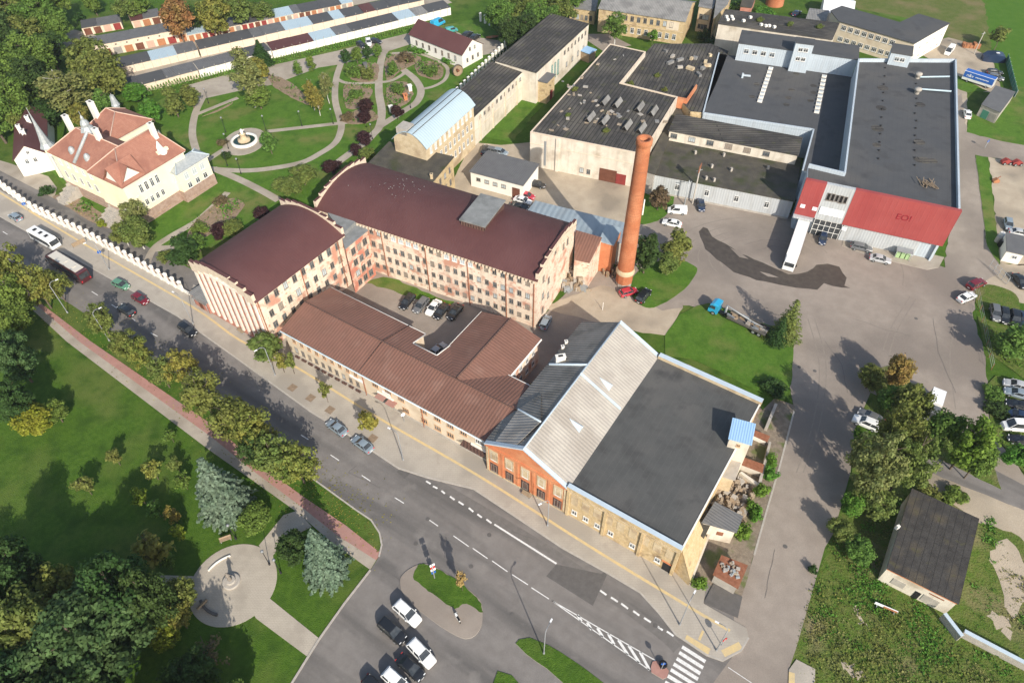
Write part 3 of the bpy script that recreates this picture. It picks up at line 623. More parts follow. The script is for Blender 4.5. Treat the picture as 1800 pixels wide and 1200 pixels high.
for tt, z in ((3,11),(3,6.5),(5.6,8.5),(5.6,4.5),(3.,2.5),(8.5,14),(12.6,12),(14.7,11.7),(14.7,14.)):
    CNT[t.name] = 0; f.win(tt, z, .8, 1.5, fr='frame_grey')
m = MB()
for i in range(34): p = at(RW.gauss(700, 26), RW.gauss(331, 9), 15.2); p.z = 13.3+2.35*(1-(2*abs((V2(p)-a).dot((d-a).normalized()))/(d-a).length-1)**2)+.12; m.box(p.x, p.y, p.z-.05, p.z+.05, RW.uniform(.08, .25), RW.uniform(.08, .2), RW.random()*3)
m.build('roof_debris', 'roof_asbestos', t, kind='stuff')
hb = rect3((811,401), (852,413), (886,368), 14.6)
m = MB(); m.prism(hb, 13.2, 16.6); hh = m.build('hatch_house', 'roof_brown_dark', t)
m = MB(); m.slab([up(p, 16.9) for p in ccw(inset(hb, -.25))], .3); m.build('hatch_roof', 'roof_grey_flat', hh)
# connecting stair block
z = 12.3; pts = [at(x, y, z) for x, y in ((568,366),(600,362),(629,391),(646,405),(607,437),(601,413))]
t = bld('stair_block', 'peeling red stair block with a grey bitumen roof wedged between the two mill wings', 'stair block', pts)
m = MB(); m.prism(pts, -.3, z-.1, 0, 0, True); m.build('wall', 'plaster_red', t)
m = MB(); m.slab([up(p, z+.1) for p in ccw(inset(pts, -.1))], .2); m.build('roof', 'roof_grey_flat', t)
rp = [at(x, y, 13.6) for x, y in ((570,364),(598,360),(626,385),(602,408))]; m = MB(); m.prism(rp, 12.3, 13.2, 0); m.build('roof_step', 'roof_grey_flat', t)
f = Face(t, pts[4], pts[3], cen(pts))
for zz in (10.3, 7.3, 4.4, 1.8): f.row(3, zz, 1.2, 1.6, 1, .5, fr='frame_grey')
# entrance annex left of the mill gable
p0 = [at(x, y, 3.2) for x, y in ((333,508),(362,528),(352,500),(338,492))]
r = rect3((334,514), (362,532), (346,497), 3.4); t = bld('gatehouse', 'low grey roofed brick gate annex between the white fence and the mill gable', 'annex', r)
flat(t, r, 3.2, 'facade_rose', 'roof_asbestos'); f = Face(t, r[0], r[1], cen(r)); f.box('door', f.L/2, .1, 2.3, 1.2, .08, 'door_brown')
# ================================================================== LONG BROWN ROOFED HOUSE
ZE, ZR = 6.9, 8.5
r = rect3((498,578), (868,778), (580,510), ZE); BR = r; a, b, cc, d = [V2(p) for p in r]; u = (b-a).normalized(); vn = (d-a).normalized(); c = cen(r)
t = bld('street_house', 'long beige two storey house along the pavement with a corrugated brown roof', 'house', r)
FPB = [(0,0),(48.75,0),(48.75,13.3),(29.6,13.3),(29.6,9.5),(23.5,9.5),(23.5,13.2),(0,13.2)]
ap_ = lambda s, k, z: up(a+u*s+vn*k, z)
m = MB(); m.prism([ap_(s, k, 0) for s, k in FPB], -.3, ZE-.08, 0, 0, False); m.face([ap_(0,0,ZE-.1), ap_(0,13.2,ZE-.1), ap_(0,6.6,ZR-.1)]); m.face([ap_(48.75,0,ZE-.1), ap_(48.75,13.3,ZE-.1), ap_(48.75,6.6,ZR-.1)]); m.prism([ap_(*q, 0) for q in ((23.3,9.4),(29.7,9.4),(29.7,9.6),(23.3,9.6))], 6, 7.7); m.build('wall', 'beige', t)
zz = lambda k: ZR+.1-(ZR-ZE)*abs(k-6.6)/6.6
m = MB(); m.slab([ap_(-.3,-.45,zz(-.45)), ap_(48.9,-.45,zz(-.45)), ap_(48.9,6.6,zz(6.6)), ap_(-.3,6.6,zz(6.6))], .14)
RB = [(-.3,6.6),(48.9,6.6),(48.9,13.6),(29.4,13.6),(29.4,9.8),(23.8,9.8),(23.8,13.6),(-.3,13.6)]; q_ = [ap_(s, k, zz(k)) for s, k in RB]; m.ngon(q_)
for i in range(1, 8): A_, B_ = q_[i], q_[(i+1) % 8]; m.face([A_-Vector((0,0,.2)), B_-Vector((0,0,.2)), B_, A_])
ro = m.build('roof', 'roof_brown', t)
m = MB(); m.tube(ap_(-.3,6.6,zz(6.6)+.03), ap_(48.9,6.6,zz(6.6)+.03), .13); m.build('ridge', 'roof_brown_dark', ro)
m = MB(); m.tube(ap_(19.3,-.45,zz(-.45)+.06), ap_(19.3,6.6,zz(6.6)+.06), .1); m.tube(ap_(19.3,6.6,zz(6.6)+.06), ap_(19.8,13.6,zz(13.6)+.06), .1); m.build('roof_seam', 'roof_brown_dark', ro)
m = MB()
for i in range(2, 7): m.tube(q_[i]-Vector((0,0,.05)), q_[(i+1) % 8]-Vector((0,0,.05)), .12)
m.build('rear_gutter', 'white', t)
f = Face(t, a, b, c); LL = f.L
f.band('cornice', ZE-.75, ZE-.25, .18, 'white'); f.band('plinth', -.1, .7, .12, 'concrete')
m = MB(); p, q = f.pt(-.3, .62), f.pt(LL, .62); m.tube(up(p, ZE-.28), up(q, ZE-.28), .13, n=6); m.build('gutter', 'coping', t)
for i in range(9): f.win(2.2+i*1.95, 4.9, .95, 1.5, fr='frame_wood')
for i in range(10): f.win(2.0+i*1.75, 2.0, .85, 1.5, fr='frame_grey')
for i, tt in enumerate((22.5,25.5,28.5,33.6,36.6,39.4,42.2)): f.win(tt, 4.9, 1.5, 1.35, fr='frame_wood', div=2)
for tt in (29.2, 33.4, 36.4, 39.2): f.win(tt, 2., 1.5, 1.4, fr='frame_wood', div=2)
f.win(45.6, 4.9, 1.8, 1.5, fr='frame_white', div=3)
for tt in (19.6, 33.2, LL-.15): drain(t, f, tt, 0.1, ZE-.4)
f.box('shop_door', 24.6, .15, 3., 3.4, .1, 'glass'); f.box('door_frame', 24.6, 3., 3.3, 3.8, .2, 'white')
f.box('canopy', 24.0, 3.0, 3.15, 1.9, 1.3, 'path_red'); f.box('canopy', 26.4, 2.8, 2.95, 1.9, 1.3, 'path_red')
f.box('shop_door', 46., .15, 2.9, 4.2, .1, 'glass'); f.box('door_frame', 46., 2.9, 3.3, 4.5, .25, 'white'); f.box('canopy', 44.5, 2.7, 2.85, 4.8, 1.2, 'roof_brown_dark')
f.box('sign_board', 17.7, 3.3, 3.95, 3.2, .12, 'sign_white'); f.box('sign_board', 25., 3.7, 4.4, 1.9, .12, 'sign_white')
for i in range(10):
    if i < 10: f.box('light_well', 2.0+i*1.75, .02, .45, 1.05, .55, 'roof_brown_dark')
f2 = Face(t, d, cc, c); f2.row(8, 4.9, 1., 1.4, 2, 27, fr='frame_white'); f2.row(8, 2., 1., 1.4, 2, 27, fr='frame_white')
# rear wings
def wing(label, A, B, Cp, ze, zr, w='plaster_pink', **k):
    r = rect3(A, B, Cp, ze); t = bld('rear_wing', label, 'wing', r); gable(t, r, ze, zr, w, 'roof_brown', .3, trim='roof_brown_dark', **k); return t, r
r = [V2(ap_(42.6,24,0)), V2(ap_(42.6,7.2,0)), V2(ap_(29.6,7.2,0)), V2(ap_(29.6,24,0))]; t = bld('rear_wing', 'broad pink walled wing with a brown gable roof pointing at the mill', 'wing', r); gable(t, r, 6.8, 8.62, 'plaster_pink', 'roof_brown', .3, trim='roof_brown_dark')
f = Face(t, r[0], r[1], cen(r)); f.row(4, 4.9, 1., 1.4, 1, 7); f.row(4, 2., 1., 1.4, 1, 7); m = MB(); p, q = f.pt(-.3, .35), f.pt(f.L-6, .35); m.tube(up(p, 6.72), up(q, 6.72), .16); p, q = Face(t, r[3], r[2], cen(r)).pt(-.3, .35), Face(t, r[3], r[2], cen(r)).pt(f.L-3, .35); m.tube(up(p, 6.72), up(q, 6.72), .14); m.build('gutter', 'white', t)
f = Face(t, r[0], r[3], cen(r)); f.row(4, 4.9, 1., 1.4, fr='frame_grey'); f.row(4, 2., 1., 1.4, fr='frame_grey')
# ================================================================== GREY CORRUGATED HALL WITH BRICK GABLE
ZE = 8.0; r = rect3((998,857), (1155,627), (862,780), ZE); a, b, cc, d = [V2(p) for p in r]; u = (b-a).normalized(); vn = (d-a).normalized(); d = a+vn*15.6; cc = b+vn*15.6; r = [a, b, cc, d]; GH = r; c = cen(r)
t = bld('corrugated_hall', 'tall hall with a pale grey corrugated gable roof and an orange brick street front', 'hall', r)
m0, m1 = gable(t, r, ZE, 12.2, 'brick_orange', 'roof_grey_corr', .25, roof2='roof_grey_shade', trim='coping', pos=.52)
m = MB(); W = (d-a).length; mid = a+(d-a)*.52
for p, q, e0, e1 in ((a, mid, ZE, 12.2), (mid, d, 12.2, ZE), (a+(b-a), mid+(b-a), ZE, 12.2)):
    m = MB()
    for s in (0,):
        A, B = up(p-u*.35, e0+.3), up(q-u*.35, e1+.3)
        if p.dot(u) > mid.dot(u)+5: A, B = up(p-u*.1, e0+.3), up(q-u*.1, e1+.3)
        C_, D_ = B+up(u*.7, 0), A+up(u*.7, 0); m.slab([A, B, C_, D_], .3)
    m.build('coping', 'coping', t)
f = Face(t, a, b, c)
A, B = up(a+(b-a)*.55+vn*.1, 0), up(a+(d-a)*.52+(b-a)*.55, 0)
m = MB(); A.z = ZE+.35; B.z = 12.55; m.slab([A, B, B+up(u*.45, 0), A+up(u*.45, 0)], .25); m.build('fire_wall_coping', 'coping', t)
for k in (.3, .62):   # roof ventilators
    p = a+(b-a)*k+(d-a)*.2; zz = ZE+4.2*.4; m = MB(); q = p+vn*1.8
    for s in (-1, 1): m.face([up(p+u*s*.02, zz+1.05) if False else up(p, zz+1.), up(p+u*s*.9, zz-.1), up(q+vn*.6, zz+1.4)] if s < 0 else [up(p, zz+1.), up(q+vn*.6, zz+1.4), up(p+u*.9, zz-.1)])
    m.face([up(p+u*.9, zz-.1), up(p-u*.9, zz-.1), up(p, zz+1.)]); m.build('dormer', 'coping', t)
f = Face(t, a, d, c); f.band('cornice', ZE-.5, ZE-.1, .22, 'brick_orange')
for i in range(5):
    tt = 1.6+i*(f.L-3.2)/4; f.box('window_surround', tt, 3.9, 6.9, 1.7, .08, 'stone_pale'); f.win(tt, 5.3, 1.05, 2.2, fr='frame_white'); f.box('window_surround', tt, .5, 3., 1.6, .06, 'roof_brown_dark'); f.win(tt, 1.7, 1.1, 1.9, fr='frame_grey')
for i in range(6): f.box('quoin', .35+i*(f.L-.7)/5, .1, ZE-.5, .4, .1, 'stone_pale' if i in (0, 5) else 'brick_orange')
f.band('plinth', -.1, .4, .1, 'stone_pale')
# chimney, flashing and saddle roof on the shaded slope
def on_slope(px, py, dz=0.):
    o = Vector((0, 0, H)); q = AX @ Vector(((px-CX)/F, -(py-CY)/F, -1.)); k = 4.2/(.48*15.6); n = Vector((vn.x*k, vn.y*k, 1.)); p0 = up(d, ZE+.15+dz); return o+q*((p0-o).dot(n)/q.dot(n))
hall = t
o = on_slope(985, 634); chimney_stack(hall, (o.x, o.y), o.z-1, o.z+1.2, 1.7, .8, 0.2, 'white')
m = MB(); m.tube(on_slope(966, 640, .1), on_slope(1032, 641, .1), .22); m.build('step_flashing', 'coping', hall)
for x, y in ((1013, 603), (1007, 612)): o = on_slope(x-18, y, 0); chimney_stack(hall, (o.x, o.y), o.z-.6, o.z+.5, .45, .45, .2, 'white', 'vent')
P = [on_slope(869, 778, .1), at(911, 719, 9.5), on_slope(950, 741, .8), on_slope(906, 783, .1), on_slope(951, 691, .1)]
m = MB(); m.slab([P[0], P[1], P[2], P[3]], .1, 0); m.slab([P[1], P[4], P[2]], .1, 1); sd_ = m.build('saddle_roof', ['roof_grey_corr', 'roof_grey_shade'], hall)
m = MB(); m.tube(P[1]+Vector((0, 0, .05)), P[2]+Vector((0, 0, .05)), .16); m.build('ridge', 'coping', sd_)
P = [up(d+u*17.5+vn*.3, 0), up(d+u*9.5+vn*.3, 0)]
f = Face(hall, d, cc, c); f.row(7, 5.2, 1., 1.5, 12, 1, fr='frame_white'); f.row(7, 2.1, 1., 1.5, 12, 1, fr='frame_grey')
# ================================================================== FLAT ROOFED YELLOW STONE HALL
r = rect3((998,857), (1197,968), (1328,704), 8.0); FL = r; a, b, cc, d = [V2(p) for p in r]; c = cen(r)
t = bld('stone_hall', 'flat black roofed hall with a rough yellow stone street front', 'hall', r)
walls(t, r, -.3, 7.95, 'stone_yellow')
m = MB(); m.uvd = up((d-a).normalized(), 0); m.ngon([up(p, 8.02) for p in inset(r, .02)]); m.build('roof', 'roof_bitumen', t)
f = Face(t, a, b, c)
m = MB(); p, q = f.pt(0, .3), f.pt(f.L+.1, .3); i_, j_ = f.pt(0, -.5), f.pt(f.L+.1, -.5); m.prism([p, q, j_, i_], 7.9, 8.75, 0, 1, bot=True); m.build('parapet', ['stone_yellow', 'coping'], t)
f3 = Face(t, cc, d, c); m = MB(); p, q = f3.pt(-.2, .55), f3.pt(f3.L, .55); i_, j_ = f3.pt(-.2, -.45), f3.pt(f3.L, -.45); m.prism([p, q, j_, i_], 7.6, 8.7, 0, 1, bot=True); m.build('parapet', ['stone_pale', 'coping'], t)
f4 = Face(t, b, cc, c); m = MB(); p, q = f4.pt(0, .12), f4.pt(f4.L, .12); i_, j_ = f4.pt(0, -.12), f4.pt(f4.L, -.12); m.prism([p, q, j_, i_], 7.7, 8.12); m.build('roof_edge', 'white', t)
for i, tt in enumerate((1.6,3.7,5.8,8.2,12.,16.3)): f.win(tt, 1.9, .95, 1.25, fr='frame_white')
for i in range(9): f.box('blind_window', 1.4+i*2.05, 4.1, 6.6, 1.3, .05, 'stone_pale')
for tt in (.3, 6.9, 13.2, 18.9): f.box('buttress', tt, -.1, 7.3, .5, .28, 'stone_yellow')
f.box('doorway', 17.9, .1, 2.5, 1.3, .06, 'dark'); f.box('lintel', 17.9, 2.5, 2.85, 1.9, .1, 'brick_orange')
f.band('cornice', 7.1, 7.4, .15, 'stone_pale')
P = [at(1199,967,7.2), at(1213,1021,1.7), at(1242,948,1.7), at(1226,910,7.2)]
t2 = bld('stone_lean_to', 'sloping yellow stone end piece between the stone hall and the white end wall', 'lean-to', P); shed(t2, P, 'stone_yellow', 'stone_yellow', -.2, .05, .1)
# doghouse on its right edge
rr = rect3((1283,770), (1319,780), (1293,742), 10.4)
t = bld('roof_stair_house', 'small white stair tower with a sky blue metal roof beside the black flat roof', 'stair tower', rr)
z = [10.4, 10.4, 10.9, 10.9]; shed(t, [up(p, q) for p, q in zip(rr, z)], 'dirty_white', 'roof_sky', -.3, .35)
f = Face(t, rr[0], rr[1], cen(rr)); f.win(f.L/2, 9.2, .6, .7, fr='frame_wood')
# ruined annex strip right of the stone hall
def boxes(name, label, cat, px, z, wall, roof=None, z0=-.2, par=0.):
    P = [at(x, y, z) for x, y in px]; t = bld(name, label, cat, P)
    if roof: flat(t, P, z, wall, roof, par) if par else flat(t, P, z, wall, roof)
    else: walls(t, P, z0, z, wall)
    return t
boxes('ruined_annex', 'roofless cream masonry annex below the sky blue stair tower', 'ruin', [(1283,787),(1306,793),(1290,842),(1266,835)], 4.8, 'stone_pale', 'concrete')
boxes('ruined_wall', 'low crumbling white wall stub with a rusty lid', 'wall', [(1306,806),(1340,818),(1338,828),(1304,815)], 1.8, 'dirty_white', 'rust')
boxes('ruined_wall', 'long crumbling concrete wall at the kerb of the side street', 'wall', [(1352,775),(1356,777),(1338,850),(1333,848)], 1.2, 'concrete')
boxes('ruined_wall', 'pale broken wall leaning toward the overgrown strip', 'wall', [(1300,830),(1304,828),(1338,852),(1334,856)], 1.5, 'dirty_white')
boxes('ruined_wall', 'brown roofless brick box on the sandy patch behind the stair tower', 'wall', [(1323,757),(1350,768),(1347,774),(1321,762)], 1.4, 'white', 'rust')
boxes('ruined_wall', 'white wall at the back corner of the black flat roof by the grass', 'wall', [(1362,708),(1367,710),(1350,752),(1345,750)], 1., 'concrete')
m = MB()
for i in range(150):
    x, y = RN.uniform(0, 1), RN.uniform(0, 1); p = at(1248+x*60+y*20-x*0, 905-y*75+x*22, .1); s = RN.uniform(.25, .9)
    m.box(p.x, p.y, 0, RN.uniform(.2, 1.3), s, s*RN.uniform(.4, 1.6), RN.uniform(0, 3), RN.choice((0, 0, 1, 2)))
m.build('rubble_heap', ['rubble', 'timber', 'concrete'], label='heap of broken masonry and timber between the stone hall and the overgrown strip', cat='rubble', kind='stuff')
P = [at(*q) for q in ((1236,918,4.6),(1258,885,4.6),(1303,908,3.9),(1292,934,3.9))]
t = bld('shed', 'small white shed with a striped grey corrugated roof at the corner of the stone hall', 'shed', P); shed(t, P, 'dirty_white', 'roof_slate')
f = Face(t, P[0], P[3], cen(P)); f.box('vent', f.L*.6, 1.9, 2.9, 1., .06, 'rust')
P = [at(*q) for q in ((1221,928,4.),(1236,902,4.),(1250,913,4.),(1236,942,4.))]
t = bld('shed', 'lower white shed with a rough grey flat roof against the stone hall', 'shed', P); flat(t, P, 4., 'white', 'roof_moss')
P = [at(*q) for q in ((1186,1000,5.2),(1232,985,5.2),(1216,1022,5.2))]
t = bld('yard_wall', 'tall yellow stone wall with a white end running back from the pavement corner', 'wall', [at(1236,945), at(1213,1022)])
m = MB(); p, q = at(1243,947,0), at(1213,1024,0); dd = (q-p).normalized(); nn = Vector((-dd.y, dd.x, 0))*.2; m.prism([p-nn, q-nn, q+nn, p+nn], -.1, 1.5); m.build('wall', 'dirty_white', t)
P = [at(x, y, 2.9) for x, y in ((1257,1008),(1270,978),(1311,994),(1296,1030))]
t = bld('junk_shed', 'squat concrete shed with a rusty roof heaped with junk beside the side street', 'shed', P); flat(t, P, 2.7, 'concrete', 'rust')
m = MB(); c_ = cen(P)
for i in range(26): m.box(c_.x+RN.uniform(-1.3, 1.3), c_.y+RN.uniform(-1.2, 1.2), 2.85, 3.0+RN.random()*.4, RN.uniform(.2, .6), RN.uniform(.2, .5), RN.random()*3, RN.randint(0, 2))
m.build('junk', ['concrete', 'lead', 'rubble'], t, kind='stuff')
# ================================================================== THE CHIMNEY
cb = at(1096, 499)
t = thing('brick_chimney', 'tall tapering orange brick factory chimney standing in the yard', 'chimney', cb)
Y = at(1127, 241); h = 35.5; x, y = cb.x, cb.y
m = MB(); m.lathe(x, y, [(1.72,4.6),(1.62,12),(1.5,20),(1.38,28),(1.3,h-1.4)], 28, cap=False); m.build('shaft', 'brick_chimney', t)
m = MB(); m.lathe(x, y, [(1.3,h-1.4),(1.5,h-1.2),(1.5,h-.1),(1.42,h),(.95,h),(.92,h-2.5)], 28, cap=False); m.build('rim', 'brick_chimney', t)
m = MB(); m.lathe(x, y, [(.93,h-2.6)], 20); m.build('flue', 'black', t)
m = MB(); m.lathe(x, y, [(1.7,0),(1.7,1.1),(1.68,1.12)], 10, cap=False, sm=False); m.lathe(x, y, [(1.8,1.1),(1.8,3.6)], 10, 1, sm=False); m.lathe(x, y, [(1.95,3.6),(2.05,4.0),(1.74,4.75)], 20, 2, cap=False); m.build('plinth', ['concrete', 'brick_chimney', 'stone_pale'], t)
m = MB()
for z in (9, 14, 19, 24, 29): m.lathe(x, y, [(1.69-(z-4.6)*.0135,z),(1.72-(z-4.6)*.0135,z+.06),(1.69-(z-4.6)*.0135,z+.12)], 28, cap=False)
m.build('iron_band', 'rust', t)
# boiler house next to it
P = [at(*q) for q in ((1010,456,7.2),(1036,462,7.2),(1057,419,9.2),(1012,406,9.2))]
t = bld('boiler_house', 'narrow building with a small brown roof between the mill gable and the chimney', 'boiler house', P); shed(t, P, 'plaster_pink', 'roof_brown', -.3, .15)
P = [at(x, y, 8.2) for x, y in ((1054,424),(1078,431),(1092,402),(1066,396))]
t = bld('brick_tower', 'orange brick block with a red coping beside the chimney', 'brick block', P); walls(t, P, -.3, 8.2, 'brick_orange'); m = MB(); m.slab([up(p, 8.4) for p in ccw(inset(P, -.15))], .25); m.build('roof', 'roof_bluemetal', t)
P = [at(*q) for q in ((926,375,5.2),(1050,424,6.),(1096,428,6.),(1096,392,4.6),(942,354,4.6))]
t = bld('blue_shed', 'low blue grey sheet metal roof behind the mill touching the chimney', 'shed', P); shed(t, P, 'concrete', 'roof_bluemetal', -.3, .2)
m = MB(); R2 = random.Random(3)
for i in range(170):
    k = R2.random(); p = at(R2.uniform(985, 1030), R2.uniform(468, 512), 0); m.box(p.x, p.y, 0, R2.uniform(.3, 3.2)*(1-abs(k-.5)), R2.uniform(.2, .7), R2.uniform(.3, 2.4), R2.uniform(0, 3), R2.choice((0, 1, 2, 3)))
m.build('scrap_heap', ['timber', 'steel', 'rubble', 'concrete'], label='tangled heap of planks and scrap at the foot of the mill gable', cat='scrap heap', kind='stuff')
m = MB()
for i in range(40): p = at(R2.uniform(1060, 1085), R2.uniform(468, 488), 0); m.box(p.x, p.y, 0, R2.uniform(.4, 1.6), R2.uniform(.2, .5), R2.uniform(.2, .9), R2.uniform(0, 3), R2.choice((0, 1)))
m.build('pallet_stack', ['timber', 'rust'], label='stack of reddish timber below the brick block by the chimney', cat='timber stack', kind='stuff')
# ================================================================== OTHER BUILDINGS
def hit(face, px, py):
    o = Vector((0, 0, H)); v = AX @ Vector(((px-CX)/F, -(py-CY)/F, -1.)); n = face.n
    k = (face.P-V2(o)).dot(n)/V2(v).dot(n); p = o+v*k
    return (V2(p)-face.P).dot(face.d), p.z
def wrow(face, p0, p1, n, w, h, **k):
    t0, z0 = hit(face, *p0); t1, z1 = hit(face, *p1); z = (z0+z1)/2
    for i in range(n): face.win(t0+(t1-t0)*(i/(n-1) if n > 1 else 0), z, w, h, **k)
ROOFV = dict(z=.06)
# ---- tar roofed block, blue barrel hall, long dark roofed blocks
r = rect3((758,322), (796,277), (640,297), 8.6)
t = bld('tar_roofed_block', 'black felt roofed stone block squeezed behind the long mill wing', 'factory block', r)
flat(t, r, 8.6, 'stone_yellow', 'roof_moss'); f = Face(t, r[0], r[1], cen(r)); f.row(3, 6.4, .9, 1.5, 3, 1, fr='frame_grey'); f.row(3, 3., .9, 1.5, 3, 1, fr='frame_grey')
chimney_stack(t, (f.pt(1.5, -.6).x, f.pt(1.5, -.6).y), 8.6, 9.9, .6, .6, 0, 'stone_pale')
r = rect3((748,258), (832,182), (690,243), 12.6)
t = bld('barrel_roof_hall', 'three storey yellow stone block with a light blue barrel roof', 'factory block', r); pz = barrel(t, r, 12.6, 2.6, 'stone_pale', 'roof_blue')
f = Face(t, r[0], r[1], cen(r)); 
for z in (10.6, 7.2, 3.6): f.row(10, z, .9, 1.8, 1, .6, fr='frame_white', gl='glass_pale' if z > 10 else 'glass')
f.band('cornice', 12.1, 12.4, .2, 'stone_pale')
a, b, cc, d = r; u = (b-a).normalized(); m = MB()
for s in (.35, .52): m.tube(up(a+(d-a)*s-u*.3, pz(s)+.16), up(b+(d-a)*s+u*.3, pz(s)+.16), .09)
m.build('roof_seam', 'roof_tar', t)
p = a+(d-a)*.72+u*1.6; m = MB(); m.box(p.x, p.y, 14, 15.6, 3.2, 3., math.atan2(u.y, u.x)); m.build('roof_hatch', 'concrete', t)
r = rect3((833,205), (919,125), (803,167), 8.6)
t = bld('long_factory_block', 'long dark felt roofed block with a pale plaster wall, next to the blue barrel roof', 'factory block', r)
shed(t, [up(r[0], 8.4), up(r[1], 8.4), up(r[2], 9.2), up(r[3], 9.2)], 'dirty_white', 'roof_tar'); f = Face(t, r[0], r[1], cen(r))
f.row(11, 6.9, .9, 1., 2, .5, fr='frame_grey'); f.band('string_course', 4.2, 4.4, .1, 'beige')
for i in range(4): f.box('buttress', 3+i*7, -.1, 7.8, .4, .2, 'beige')
r = rect3((943,127), (1035,42), (862,116), 9.6)
t = bld('long_factory_block', 'longest dark felt roofed block with tall green windows, farthest from the mill', 'factory block', r)
shed(t, [up(r[0], 9.4), up(r[1], 9.4), up(r[2], 9.9), up(r[3], 9.9)], 'dirty_white', 'roof_tar'); f = Face(t, r[0], r[1], cen(r))
for i in range(3): f.win(10+i*2., 5., 1., 4.5, fr='green_paint', gl='glass_pale')
f.row(7, 7.6, 1., 1.2, 17, 1, fr='frame_grey'); f.row(4, 3.2, 1., 1.6, 18, 1, fr='frame_grey', gl='glass_pale')
r = rect3((942,136), (958,145), (951,126), 7.2); r = rect3((941,141), (961,146), (951,126), 6.5)
t = bld('lean_to', 'tall square lean-to with a red gate at the end of the green windowed block', 'lean-to', r); flat(t, r, 6.5, 'stone_yellow', 'roof_slate'); f = Face(t, r[1], r[2], cen(r)); f.box('door', f.L*.6, .1, 2.8, 1.6, .08, 'door_red')
r = rect3((1020,88), (1036,94), (1028,80), 3.2); t = bld('lean_to', 'tiny blue roofed shelter at the far end of the green windowed block', 'lean-to', r); flat(t, r, 3., 'timber', 'roof_sky')
r = rect3((827,302), (919,326), (868,270), 4.2)
t = bld('garage_block', 'white flat roofed garage block standing alone in the sandy yard', 'garage', r); flat(t, r, 4.2, 'white', 'roof_slate')
f = Face(t, r[0], r[1], cen(r)); f.row(4, 2.5, 1.2, 1., 1, 4, fr='frame_grey'); f.box('gate', f.L-1.8, .1, 2.9, 2., .08, 'door_brown')
r = rect3((760,352), (836,372), (782,338), 4.2); t = bld('tar_roofed_block', 'low felt roofed annex with a blue patch just behind the mill roof', 'annex', r); flat(t, r, 5.2, 'stone_yellow', 'roof_moss')
# ---- white factory and its roofs
P = [at(x, y, 9.6) for x, y in ((932,233),(1130,272),(1191,172),(1091,147),(1135,92),(1072,78))]
t = bld('white_factory', 'white walled factory with a weedy ribbed black roof and twisted skylights', 'factory', P)
walls(t, P, -.3, 9.55, 'dirty_white'); m = MB(); m.uvd = (P[2]-P[1]).normalized(); m.uvd.z = 0; m.ngon([up(p, 9.62) for p in inset(P, .3)]); m.build('roof', 'roof_tar', t)
k = ccw(P); q = inset(P, .32); m = MB()
for i in range(len(k)): j = (i+1) % len(k); m.prism([k[i], k[j], q[j], q[i]], 9.5, 9.95 if i in (1, 2) else 9.8)
m.build('parapet', 'cornice', t)
f = Face(t, P[0], P[1], cen(P)); tt, zz = hit(f, 1068, 312); f.box('gate', tt, .1, 3.6, 4.4, .12, 'door_brown'); f.box('door', hit(f, 1090, 322)[0], .1, 3., 2.6, .12, 'door_red')
for px, py in ((1022,303),(1034,306)): a_, b_ = hit(f, px, py); f.win(a_, 1.8, 1., 1.4, fr='frame_grey')
a_, b_ = hit(f, 980, 265); f.box('buttress', a_, -.1, 9.4, .8, .35, 'dirty_white'); a_, b_ = hit(f, 958, 285); f.box('ladder', a_, 1, 8, .5, .15, 'steel')
f.band('string_course', 6.6, 6.75, .08, 'cornice')
SKY = [(1063,180),(1085,184),(1124,191),(1148,198),(1037,209),(1062,214),(1102,223),(1127,228)]
for x, y in SKY:
    p = at(x, y, 9.7); m = MB(); aa = math.radians(62); du = Vector((math.cos(aa), math.sin(aa), 0))*2.1; dv = Vector((math.sin(aa), -math.cos(aa), 0))*.8
    m.slab([p-du-dv+up((0, 0), .25), p+du-dv+up((0, 0), .25), p+du+up((0, 0), 1.25), p-du+up((0, 0), 1.25)], .1, 0); m.slab([p-du+dv+up((0, 0), .25), p+du+dv+up((0, 0), .25), p+du+up((0, 0), 1.25), p-du+up((0, 0), 1.25)], .1, 1)
    m.face([p-du-dv+up((0, 0), .25), p-du+dv+up((0, 0), .25), p-du+up((0, 0), 1.2)], 2); m.face([p+du+dv+up((0, 0), .25), p+du-dv+up((0, 0), .25), p+du+up((0, 0), 1.2)], 2); m.build('skylight', ['timber', 'roof_asbestos', 'black'], t)
m = MB()
for i in range(46):
    x, y = RN.choice(((1000,185),(1010,150),(1075,110),(1050,200),(1090,210),(1030,165),(980,215),(1150,205))); p = at(x+RN.uniform(-25, 25), y+RN.uniform(-18, 18), 9.62)
    m.box(p.x, p.y, 9.6, 9.7+RN.random()*.25, RN.uniform(.3, 1.4), RN.uniform(.3, 1.2), RN.random()*3, RN.randint(0, 2))
m.build('debris', ['concrete', 'roof_asbestos', 'rubble'], t, kind='stuff')
P = [at(x, y, 8.2) for x, y in ((1091,147),(1135,92),(1150,77),(1250,77),(1281,90),(1262,140),(1236,198),(1214,196),(1191,172))]
t = bld('black_roof_factory', 'sprawling black roofed factory floor between the white factory and the grey retail hall', 'factory', P); walls(t, P, -.3, 8.15, 'stone_yellow'); m = MB(); m.uvd = Vector((.38, .92, 0)); m.ngon([up(p, 8.2) for p in P]); m.build('roof', 'roof_tar', t)
q = [at(x, y, 8.9) for x, y in ((1191,172),(1209,175),(1225,151),(1213,148))]; m = MB(); m.prism([at(x, y, 9.2) for x, y in ((1190,173),(1208,177),(1226,150),(1224,148),(1207,173),(1191,170))], 6.5, 9.2); m.build('brick_upstand', 'brick_orange', t)
